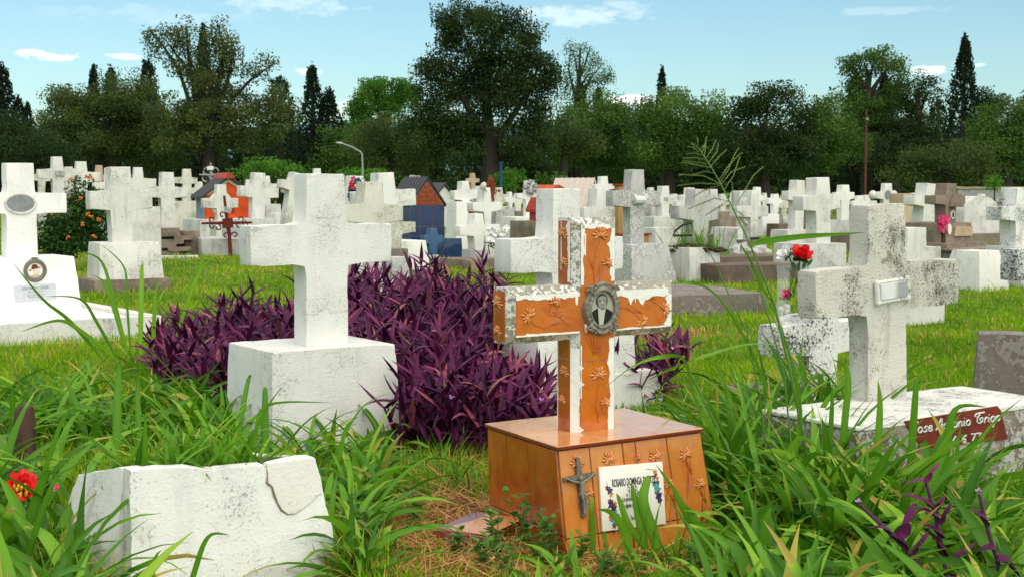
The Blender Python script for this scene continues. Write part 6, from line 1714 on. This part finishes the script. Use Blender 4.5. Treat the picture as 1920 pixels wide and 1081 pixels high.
def weeds():
    r2 = random.Random(12)
    for i, (px, py, h, lab) in enumerate(((985, 1030, .22, 'leafy green weed before the left side of the orange grave'), (930, 1045, .16, 'leafy weed on the loose tile slab'), (1045, 1050, .16, 'leafy weed at the front corner of the orange grave'), (1012, 1065, .14, 'low leafy weed before the loose tile'),
                                        (905, 1075, .13, 'low leafy weed left of the loose tile'), (775, 985, .13, 'small leafy weed in the straw patch'), (1085, 1062, .13, 'leafy weed below the crucifix'), (950, 1085, .13, 'leafy weed at the lower edge before the orange grave'),
                                        (1300, 1090, .13, 'leafy weed right of the name tile'), (1150, 1095, .12, 'leafy weed below the name tile'), (850, 1045, .10, 'tiny leafy weed between straw and tile'), (680, 1010, .14, 'leafy weed right of the broken block'))):
        O = G(px, py); t = thing('leafy_weed', lab, 'weed', O, 0, 'small leafy weeds by the orange grave')
        bm = bmesh.new(); ps = []
        for s in range(3 if h < .15 else 4):
            an, l = r2.uniform(0, 6.28), r2.uniform(.05, .5)
            hh = h * r2.uniform(.6, 1)
            pts = [Vector((math.cos(an) * math.sin(l) * hh * k, math.sin(an) * math.sin(l) * hh * k, hh * k)) for k in (0, .33, .66, 1)]
            tube(pts, [.0025, .002, .0017, .001], 5, bm)
            n = 5
            for k in range(1, n + 1):
                p = pts[0].lerp(pts[3], k / n)
                for sd in (0, math.pi):
                    aa = an + sd + k * 1.57 + r2.uniform(-.3, .3); L = r2.uniform(.022, .045)
                    V, Q, kk = ribbon(np.array([p]), np.array([L]), np.array([L * .6]), np.array([aa]), np.array([r2.uniform(.7, 1.2)]), np.array([r2.uniform(.2, .7)]), 4, .25, wprof=lambda u: max(.06, math.sin(math.pi * (.1 + .88 * u)) ** .8))
                    ps.append((V, Q, np.full(kk, r2.uniform(.2, 1))))
        fin('stems', bm, 'leaf_weed_stem', t); catmesh('leaves', ps, 'leaf_weed', t)
weeds()
# ------------------------------------------------------------------ trees, bushes, sky, light
def leafquads(C, size, rng, flat=0.0, elong=1.45):
    """one rhombic leaf clump face at every centre"""
    N = len(C)
    d = rng.normal(size=(N, 3)); d[:, 2] *= (1 - flat); d /= np.linalg.norm(d, axis=1)[:, None]
    e = rng.normal(size=(N, 3)); s = np.cross(d, e); s /= np.linalg.norm(s, axis=1)[:, None] + 1e-9
    L = (size * rng.uniform(.6, 1.5, N))[:, None]; Wd = L / elong
    V = np.stack([C - d * L * .5, C + s * Wd * .5 + d * L * .05, C + d * L * .5, C - s * Wd * .5 + d * L * .05], 1).reshape(-1, 3)
    Q = np.arange(N * 4).reshape(N, 4)
    return V, Q
def crown_points(ells, d, rng, dens, leaf, clump, core=.45, depthk=.8):
    """ells: (cx, cy, rx, ry[, density]) in pixels at distance d -> points gathered in clumps through the volume"""
    C, T = [], []
    for e in ells:
        cx, cy, rx, ry = e[:4]; dn = e[4] if len(e) > 4 else 1.0
        c = P(cx, cy, d); k = d / F
        R = np.array([rx * k, rx * k * depthk, ry * k])
        area = math.pi * R[0] * R[2]
        n = int(dens * dn * area / (leaf * leaf))
        nc = max(6, int(area * 1.0 / (clump * clump) * 2.2))
        u = rng.normal(size=(nc, 3)); u /= np.linalg.norm(u, axis=1)[:, None]
        rad = (core + (1 - core) * rng.random(nc)) ** .6
        cc = u * rad[:, None] * rng.uniform(.80, 1.0, (nc, 1)) * R
        pick = rng.integers(0, nc, n)
        pp = cc[pick] + np.clip(rng.normal(size=(n, 3)), -1.5, 1.5) * clump * np.array([.40, .40, .30])
        ct = rng.normal(.45, .2, nc)
        C.append(pp + np.array(c)); T.append(np.clip(ct[pick] + rng.normal(0, .06, n), 0, 1))
    return np.concatenate(C), np.concatenate(T)
TG = 'trees behind the cemetery'
def tree(label, base_px, d, ells, mat, trunk=None, limbs=(), leaf=.22, clump=.9, dens=4.0, name='broadleaf_tree', cat='tree', seed=0, core=.35, tw=.3, bark='bark', depthk=.8, group=TG):
    rng = np.random.default_rng(seed + 100)
    O = P(base_px, HY, d); O.z = 0
    t = thing(name, label, cat, O, 0, group)
    leaf *= .46; dens *= 2.2
    C, T = crown_points(ells, d, rng, dens, leaf, clump, core, depthk)
    C = C - np.array(O); keep = C[:, 2] > .1; C, T = C[keep], T[keep]
    V, Q = leafquads(C, leaf, rng)
    meshnp('crown', V, Q, np.repeat(T, 4), mat, t)
    bm = bmesh.new()
    top = trunk or [(base_px, ells[0][1])]
    pts = [Vector((0, 0, -.2))] + [P(x, y, d) - O for x, y in top]
    n = len(pts)
    tube(pts, [tw * (1.15 - .85 * i / (n - 1)) for i in range(n)], 9, bm)
    for lb in limbs:
        ps = [P(x, y, d + rng.uniform(-.4, .4) * (i > 0)) - O for i, (x, y) in enumerate(lb)]
        w0 = tw * .5; tube(ps, [w0 * (1 - .8 * i / (len(ps) - 1)) for i in range(len(ps))], 6, bm)
    # hidden limbs carrying each leaf mass
    for e in ells[:7]:
        c = P(e[0], e[1], d) - O; s = pts[-1] * .75
        tube([s, s.lerp(c, .5) + Vector((0, 0, .3)), c], [tw * .4, tw * .25, tw * .1], 5, bm)
    fin('trunk', bm, bark, t)
    return t
def cypress(label, px, ytop, ybot, w, d, seed, top_w=.12, spires=(), lean=0, n_=1.0, mat='leaf_cypress'):
    rng = np.random.default_rng(seed + 500)
    O = P(px, HY, d); O.z = 0; k = d / F
    t = thing('cypress_tree', label, 'tree', O, 0, TG)
    zt = P(px, ytop, d).z
    C, T = [], []
    leaf = .20
    def spindle(x0, zt_, w_, z0=.3):
        hgt = zt_ - z0; area = hgt * w_ * k
        n = int(13.0 * n_ * area / (leaf * leaf))
        s = rng.random(n) ** .85                                         # 0 foot .. 1 tip
        rad = w_ * k * .62 * np.minimum(1, (1 - s) * 1.5 + top_w) * np.minimum(1, .72 + s * 1.6) * np.where(s > .97, (1 - s) / .03 * .8 + .2, 1)
        a = rng.uniform(0, 6.283, n)
        lump = 1 + .22 * np.sin(a * 3 + s * 17 + seed) + .14 * np.sin(a * 5 - s * 41)
        rr = rad * np.sqrt(rng.uniform(.35, 1, n)) * lump
        z = z0 + s * hgt
        C.append(np.stack([x0 + rr * np.cos(a) + lean * s * hgt, rr * np.sin(a), z + rng.normal(0, .15, n)], 1))
        cl = np.sin(z * 3.1 + a * 2) * .15
        T.append(np.clip(.45 + cl + rng.normal(0, .2, n), 0, 1))
    spindle(0, zt, w)
    for dx, yt, ww in spires: spindle(dx * k, P(px, yt, d).z, ww)
    C, T = np.concatenate(C), np.concatenate(T)
    V, Q = leafquads(C, leaf, rng, -.6, 2.2)
    meshnp('crown', V, Q, np.repeat(T, 4), mat, t)
    fin('trunk', tube([(0, 0, -.2), (lean * zt * .5, 0, zt * .5), (lean * zt * .9, 0, zt * .9)], [.3, .18, .05], 8), 'bark', t)
    return t
leafy('leaf_olive', [(0, (.035, .052, .015)), (.5, (.068, .094, .026)), (1, (.12, .15, .042))], .42, .6, .1, gain=1.35)
DK, BR, MD, BT = 'leaf_dark', 'leaf_brownish', 'leaf_mid', 'leaf_bright'
# cypresses, left to right
cypress('leaning broken cypress with two lower spires at the left edge', 22, 125, 330, 46, 88, 1, .3, ((26, 187, 36), (42, 198, 26), (-14, 165, 40)), lean=-.05, n_=1.2)
cypress('short pointed cypress tip above the brown green trees at the left', 180, 126, 330, 34, 84, 2, .2)
cypress('blunt narrow cypress tip left of the bushy one', 212, 131, 330, 34, 83, 3, .3)
cypress('stout cypress with a ragged top left of the spreading tree', 281, 117, 330, 44, 82, 4, .35)
cypress('tall slim cypress growing through the sparse spreading tree', 385, 55, 330, 52, 70, 5, .12)
cypress('rounded cypress left of the tall pointed one', 527, 148, 330, 50, 84, 6, .45)
cypress('tall pointed dark cypress left of the umbrella pine', 588, 127, 330, 54, 75, 7, .18, ((30, 172, 62),))
cypress('cypress tip rising over the round green tree right of the bare tree', 1240, 132, 300, 30, 88, 8, .25)
cypress('tiny cypress tip beside the bare tree', 1122, 168, 300, 24, 92, 9, .4)
cypress('ivy clad column in the left of the airy tall tree', 1602, 142, 330, 46, 74, 10, .35)
cypress('ivy clad column in the middle of the airy tall tree', 1656, 146, 330, 44, 73, 11, .35)
cypress('very tall cypress near the right edge', 1803, 73, 330, 66, 80, 12, .12, n_=1.1)
cypress('blunt bushy cypress in the gap left of the very tall one', 1755, 190, 330, 36, 84, 13, .5)
cypress('slim cypress behind the bare tree', 1090, 160, 330, 26, 90, 14, .3)
# broad trees
tree('broad brownish green tree at the left below the small cypress tips', 190, 72, [(190, 240, 105, 75), (125, 225, 60, 60), (250, 225, 75, 80), (290, 265, 80, 70), (150, 185, 45, 32, .45), (235, 165, 55, 35, .5), (110, 180, 22, 22, .4), (60, 280, 80, 40)], BR, seed=1, dens=4.6)
tree('sparse spreading tree with open upper branches at the left', 390, 66, [(400, 235, 95, 65), (330, 235, 70, 55), (470, 235, 75, 50), (390, 165, 55, 45, .9), (355, 110, 45, 40, .75), (425, 95, 30, 45, .75), (310, 75, 40, 26, .6), (345, 60, 42, 22, .55), (405, 60, 26, 26, .65), (430, 85, 26, 34, .6), (465, 140, 40, 16, .6), (500, 118, 26, 13, .6), (290, 100, 22, 22, .4), (520, 200, 50, 45, .8), (450, 190, 40, 35, .7)],
     'leaf_olive', trunk=[(392, 300), (396, 250), (398, 200), (396, 150)], limbs=[[(394, 290), (375, 250), (358, 200), (335, 130), (305, 85), (278, 52)], [(396, 280), (420, 240), (432, 190), (470, 150), (515, 118)], [(398, 200), (415, 140), (420, 90), (408, 45)], [(385, 240), (360, 150), (352, 90), (350, 50)], [(396, 220), (425, 160), (436, 110), (434, 75)]], seed=2, dens=3.8, clump=.7, tw=.32)
tree('dark green bushes below the left edge cypress', 45, 66, [(40, 275, 85, 50), (-10, 260, 60, 45), (90, 300, 70, 35), (30, 300, 90, 40)], DK, seed=3, name='bush', cat='bush')
tree('bright green umbrella pine with a rounded top left of the largest tree', 720, 86, [(722, 172, 56, 28, 1.3), (692, 170, 34, 22, 1.3), (758, 176, 40, 26, 1.3), (698, 196, 42, 20), (662, 218, 28, 36, 1.3), (678, 238, 38, 26), (745, 204, 44, 24)], BT, trunk=[(724, 260), (728, 215), (722, 185)], limbs=[[(728, 230), (700, 205), (680, 195)]], seed=4, dens=4.2, name='pine_tree', clump=.7)
tree('largest dark tree with a thick black trunk in the middle', 918, 64, [(900, 70, 100, 58), (860, 40, 62, 34), (930, 40, 60, 34), (960, 100, 72, 60), (1005, 120, 52, 70), (850, 130, 62, 62), (815, 150, 42, 50), (920, 150, 70, 60), (980, 180, 70, 55), (1040, 160, 30, 48, .8), (995, 52, 20, 22, .7), (840, 210, 70, 55), (920, 225, 100, 50), (1010, 235, 55, 40, .8), (800, 235, 50, 40), (870, 275, 90, 38), (980, 280, 70, 32), (790, 270, 60, 40)],
     DK, trunk=[(919, 300), (915, 250), (912, 180), (910, 120)], limbs=[[(917, 280), (960, 220), (1000, 160), (1010, 110)], [(915, 260), (870, 190), (840, 120)], [(912, 200), (940, 130), (935, 60)], [(918, 300), (985, 285), (1040, 255)]], seed=5, tw=.42, dens=3.4, clump=.8, leaf=.21)
tree('thin half bare tree right of the largest tree', 1078, 72, [(1095, 110, 30, 30, .4), (1120, 135, 30, 34, .42), (1085, 150, 30, 40, .42), (1075, 95, 18, 22, .35), (1135, 160, 16, 30, .35), (1110, 175, 36, 30, .35), (1070, 190, 32, 30, .5)], MD,
     trunk=[(1076, 260), (1080, 200), (1086, 140), (1088, 90)], limbs=[[(1080, 210), (1105, 150), (1130, 120)], [(1084, 160), (1100, 110), (1108, 85)], [(1078, 220), (1120, 180), (1140, 150)], [(1080, 190), (1066, 130), (1070, 90)]], seed=6, tw=.16, clump=.5, leaf=.17, dens=3.2)
tree('olive green tree below the half bare tree', 1058, 70, [(1080, 245, 65, 55), (1050, 280, 60, 40), (1130, 240, 55, 55), (1120, 290, 50, 40), (1160, 225, 40, 45), (1165, 290, 45, 45), (1140, 200, 30, 24, .5)], MD, trunk=[(1058, 300), (1060, 260)], seed=7, tw=.22)
tree('greyish olive bush left of the largest tree', 730, 68, [(730, 255, 55, 40), (700, 280, 60, 40), (765, 280, 50, 36), (740, 305, 70, 30)], BR, seed=8, name='bush', cat='bush')
tree('dark green bush behind the street lamp', 640, 74, [(630, 280, 45, 40), (665, 265, 38, 35), (610, 300, 45, 30)], MD, seed=9, name='bush', cat='bush')
tree('rounded green tree right of the half bare tree', 1255, 68, [(1260, 215, 62, 48), (1220, 240, 50, 45), (1300, 250, 55, 50), (1250, 280, 75, 50), (1345, 220, 50, 40, .7), (1330, 270, 50, 50)], MD, seed=10, dens=4.4)
tree('dark feathery tree with an uneven top right of the centre', 1440, 66, [(1440, 190, 50, 36), (1410, 190, 34, 30, .8), (1480, 200, 36, 34), (1430, 240, 70, 48), (1500, 250, 55, 45), (1390, 270, 55, 45), (1460, 295, 80, 40)], DK, trunk=[(1430, 280), (1434, 230)], limbs=[[(1430, 285), (1460, 240), (1490, 220)], [(1430, 285), (1400, 240), (1395, 215)]], seed=11, dens=3.8, tw=.24)
tree('mid green tree left of the brown pole', 1545, 67, [(1530, 240, 50, 55), (1560, 220, 40, 40), (1580, 270, 50, 50), (1520, 290, 50, 40)], MD, seed=12)
tree('tall airy tree with an umbrella shaped top behind the brown pole', 1626, 72, [(1625, 120, 58, 26, .75), (1590, 118, 30, 22, .65), (1670, 122, 38, 28, .7), (1640, 105, 45, 16, .6), (1615, 165, 30, 30, .5), (1690, 160, 30, 34, .7), (1650, 200, 60, 50), (1610, 230, 50, 50), (1690, 220, 44, 50), (1580, 180, 24, 30, .5)], MD,
     trunk=[(1626, 260), (1628, 190), (1626, 130)], limbs=[[(1628, 180), (1655, 140), (1680, 110)], [(1627, 170), (1600, 130), (1580, 110)], [(1628, 200), (1680, 170), (1715, 150)]], seed=13, clump=.6, dens=3.6)
tree('dark ragged tree left of the very tall cypress', 1722, 70, [(1715, 165, 40, 30, .75), (1745, 170, 26, 28, .6), (1705, 220, 40, 45), (1735, 225, 30, 40, .8), (1700, 280, 55, 50), (1750, 290, 50, 40)], DK, seed=14, clump=.6, dens=3.6)
tree('mid green rounded tree at the right edge', 1890, 66, [(1885, 230, 50, 48), (1930, 230, 50, 55), (1850, 265, 45, 45), (1900, 290, 70, 45), (1940, 200, 40, 30)], MD, seed=15, dens=4.4)
tree('dark tree top behind the right edge tree', 1850, 80, [(1855, 190, 36, 24), (1840, 220, 40, 30), (1880, 195, 30, 20, .7)], DK, seed=16)
tree('low grey green shrubs below the very tall cypress', 1780, 63, [(1780, 300, 60, 40), (1740, 320, 50, 30), (1830, 315, 50, 35), (1700, 325, 50, 25)], BR, seed=17, name='bush', cat='bush')
tree('dark undergrowth tree right of the brown pole', 1680, 69, [(1670, 300, 60, 45), (1640, 280, 40, 45)], DK, seed=18)
tree('bright feathery bush behind the cross on the grey slab', 505, 50, [(505, 325, 55, 26), (470, 325, 40, 20), (545, 328, 34, 20), (500, 308, 45, 12, .7)], BT, seed=19, name='bush', cat='bush', clump=.5, leaf=.2, dens=3.6, tw=.1)
tree('bright juniper bush by the street lamp', 672, 52, [(675, 335, 34, 14), (655, 328, 26, 9), (700, 333, 30, 12), (720, 340, 24, 12)], BT, seed=20, name='bush', cat='bush', clump=.5, leaf=.2, tw=.08)
tree('bright round bush right of the thick dark trunk', 962, 58, [(962, 338, 30, 22), (945, 345, 24, 16)], BT, seed=21, name='bush', cat='bush', clump=.5, leaf=.2, tw=.08)
tree('mid green bush left of the second dark trunk', 1030, 60, [(1030, 340, 34, 18), (1010, 345, 24, 16)], MD, seed=22, name='bush', cat='bush', clump=.5, tw=.08)
tree('small bright shrub over the boundary wall', 1865, 55, [(1865, 345, 16, 12), (1858, 338, 10, 9)], BT, seed=23, name='bush', cat='bush', clump=.4, leaf=.18, tw=.05)
tree('second slim dark trunked tree right of the largest tree', 1057, 66, [(1060, 255, 50, 30), (1090, 275, 40, 26)], BR, trunk=[(1057, 320), (1058, 280), (1060, 250)], seed=24, tw=.24)
def lantana():
    d = 21; k = d / F
    t = tree('shrub with orange flowers between the bright white grave and the cross on the brown step', 135, d, [(140, 410, 58, 44), (165, 375, 34, 28, .8), (110, 430, 46, 36), (185, 420, 30, 40, .7), (150, 350, 24, 14, .5), (95, 460, 40, 26), (150, 465, 60, 22)], 'leaf_lantana', seed=30, name='flowering_shrub', cat='shrub', leaf=.12, clump=.2, dens=5.2, tw=.03, group=None, depthk=.6)
    O = t.location; bm = bmesh.new(); r2 = random.Random(6)
    for px, py in ((163, 333), (169, 333), (135, 338), (164, 402), (171, 405), (154, 420), (176, 443), (127, 446), (66, 409), (68, 430), (120, 380), (186, 412), (150, 372), (100, 400)):
        p = P(px, py, d - .75 + r2.uniform(-.1, .1)) - O
        for i in range(7): ball(p + Vector((r2.uniform(-.028, .028), r2.uniform(-.02, .02), r2.uniform(-.022, .022))), .014, bm, 6, 5)
    fin('flower_heads', bm, 'petal_orange', t)
lantana()
def treeline():
    rng = np.random.default_rng(77); C, T = [], []
    for i in range(64):
        px = -120 + i * 34 + rng.uniform(-10, 10); d = rng.uniform(92, 112)
        c, tt = crown_points([(px, 285 + rng.uniform(-22, 14), 44, rng.uniform(44, 66)), (px + 10, 325, 50, 36), (px, 352, 52, 22)], d, rng, 7, .36, 1.3, .2, 1.0)
        C.append(c); T.append(tt * .8)
    C, T = np.concatenate(C), np.concatenate(T); k = C[:, 2] > 0; C, T = C[k], T[k]
    V, Q = leafquads(C, .36, rng)
    tag(meshnp('distant_woods', V, Q, np.repeat(T, 4), DK), 'continuous dark wood closing the view behind the trees', kind='stuff')
treeline()
def hills():
    bm = bmesh.new(); rows = []
    for j, (dd, kk) in enumerate(((3800, 0), (4300, .6), (4800, 1.0), (5600, .4))):
        rows.append([bm.verts.new((x, dd, kk * (215 + 45 * mnoise.noise(Vector((x * .0009, j * .2, 5))) + 18 * mnoise.noise(Vector((x * .004, j, 2)))))) for x in np.linspace(-3200, 3200, 120)])
    for r, s in zip(rows, rows[1:]):
        for k in range(119): bm.faces.new((r[k], r[k + 1], s[k + 1], s[k]))
    tag(fin('hills', bm, 'hill_haze_blue'), kind='structure')
plain('hill_haze_blue', (.10, .20, .24), .95, .05, .25, .004, 0)  # blue of the distance haze is put into the hills' base colour
hills()

# ---- sky, sun ------------------------------------------------------------------
SUN_EL, SUN_AZ = math.radians(50), math.radians(148)          # azimuth clockwise from straight ahead
def world():
    w = bpy.data.worlds.new('World'); SC.world = w; w.use_nodes = True
    nt = w.node_tree; N = nt.nodes; N.clear()
    out = N.new('ShaderNodeOutputWorld'); bg = N.new('ShaderNodeBackground'); nt.links.new(bg.outputs[0], out.inputs[0])
    sky = N.new('ShaderNodeTexSky'); sky.sky_type = 'NISHITA'; sky.sun_disc = False
    sky.sun_elevation = SUN_EL; sky.sun_rotation = SUN_AZ; sky.altitude = 300; sky.air_density = 1.0; sky.dust_density = 1.0; sky.ozone_density = 1.0
    bg.inputs[1].default_value = SKY_STR
    def m(op, a, b=0.0, clamp=False):
        x = N.new('ShaderNodeMath'); x.operation = op; x.use_clamp = clamp
        for i, v in enumerate((a, b)):
            if isinstance(v, bpy.types.NodeSocket): nt.links.new(v, x.inputs[i])
            else: x.inputs[i].default_value = v
        return x.outputs[0]
    tc = N.new('ShaderNodeTexCoord'); sp = N.new('ShaderNodeSeparateXYZ'); nt.links.new(tc.outputs['Generated'], sp.inputs[0])
    az = m('ARCTAN2', sp.outputs[0], sp.outputs[1]); el = m('ARCSINE', sp.outputs[2])
    nz = N.new('ShaderNodeTexNoise'); nz.inputs['Scale'].default_value = 42; nz.inputs['Detail'].default_value = 6; nz.inputs['Roughness'].default_value = .62
    mp = N.new('ShaderNodeMapping'); mp.inputs['Scale'].default_value = (1, 1, 2.6); nt.links.new(tc.outputs['Generated'], mp.inputs[0]); nt.links.new(mp.outputs[0], nz.inputs['Vector'])
    tot = None
    for px, py, rx, ry, s in ((72, 103, 62, 11, .8), (232, 105, 34, 7, .35), (583, 134, 38, 11, .75), (1080, 28, 150, 22, .26), (1180, 12, 60, 18, .18), (1195, 188, 60, 14, .75), (1745, 131, 50, 10, .5), (1835, 122, 16, 5, .4), (560, 12, 160, 20, .2), (1660, 20, 120, 10, .10), (300, 30, 200, 20, .08), (655, 205, 40, 26, .5)):
        r = ray(px, py).normalized(); a0, e0 = math.atan2(r.x, r.y), math.asin(r.z)
        da = m('DIVIDE', m('SUBTRACT', az, a0), rx / F); de = m('DIVIDE', m('SUBTRACT', el, e0), ry / F)
        q = m('ADD', m('MULTIPLY', da, da), m('MULTIPLY', de, de))
        v = m('MULTIPLY', m('SUBTRACT', m('MULTIPLY', nz.outputs[0], 4.6), m('ADD', m('MULTIPLY', q, .9), 1.55)), s * 1.3, True)
        v = m('MINIMUM', v, s)
        tot = v if tot is None else m('MAXIMUM', tot, v)
    # broken cloud veil above the view, added to whiten the ambient light
    n2 = N.new('ShaderNodeTexNoise'); n2.inputs['Scale'].default_value = 3.2; n2.inputs['Detail'].default_value = 7; nt.links.new(tc.outputs['Generated'], n2.inputs['Vector'])
    hi = m('MULTIPLY', m('MULTIPLY', m('SUBTRACT', n2.outputs[0], .33), 5.0, True), m('MULTIPLY', m('SUBTRACT', el, .20), 3.0, True))
    tot = m('MAXIMUM', tot, m('MULTIPLY', hi, .8))
    tint = N.new('ShaderNodeMix'); tint.data_type = 'RGBA'; tint.blend_type = 'MULTIPLY'; tint.inputs[0].default_value = 1
    nt.links.new(sky.outputs[0], tint.inputs[6]); tint.inputs[7].default_value = SKY_TINT
    mx = N.new('ShaderNodeMix'); mx.data_type = 'RGBA'; nt.links.new(tot, mx.inputs[0]); nt.links.new(tint.outputs[2], mx.inputs[6]); mx.inputs[7].default_value = CLOUD
    nt.links.new(mx.outputs[2], bg.inputs[0])
SKY_STR, SKY_TINT, CLOUD = .15, (.44, .545, .535, 1), (6.6, 6.4, 6.0, 1)
world()
sd = bpy.data.lights.new('sun', 'SUN'); sd.energy = 1.4; sd.angle = math.radians(75); sd.color = (1, .90, .74)
so = bpy.data.objects.new('sun', sd); COL.objects.link(so)
sv = Vector((math.sin(SUN_AZ) * math.cos(SUN_EL), math.cos(SUN_AZ) * math.cos(SUN_EL), math.sin(SUN_EL)))
so.rotation_euler = sv.to_track_quat('Z', 'Y').to_euler()
vs = SC.view_settings
SC.display_settings.display_device = 'sRGB'
vs.view_transform = 'Standard'; vs.look = 'None'; vs.gamma = 1; vs.exposure = 0.8; vs.use_curve_mapping = False
SC.cycles.max_bounces = 6; SC.cycles.diffuse_bounces = 3; SC.cycles.transparent_max_bounces = 8
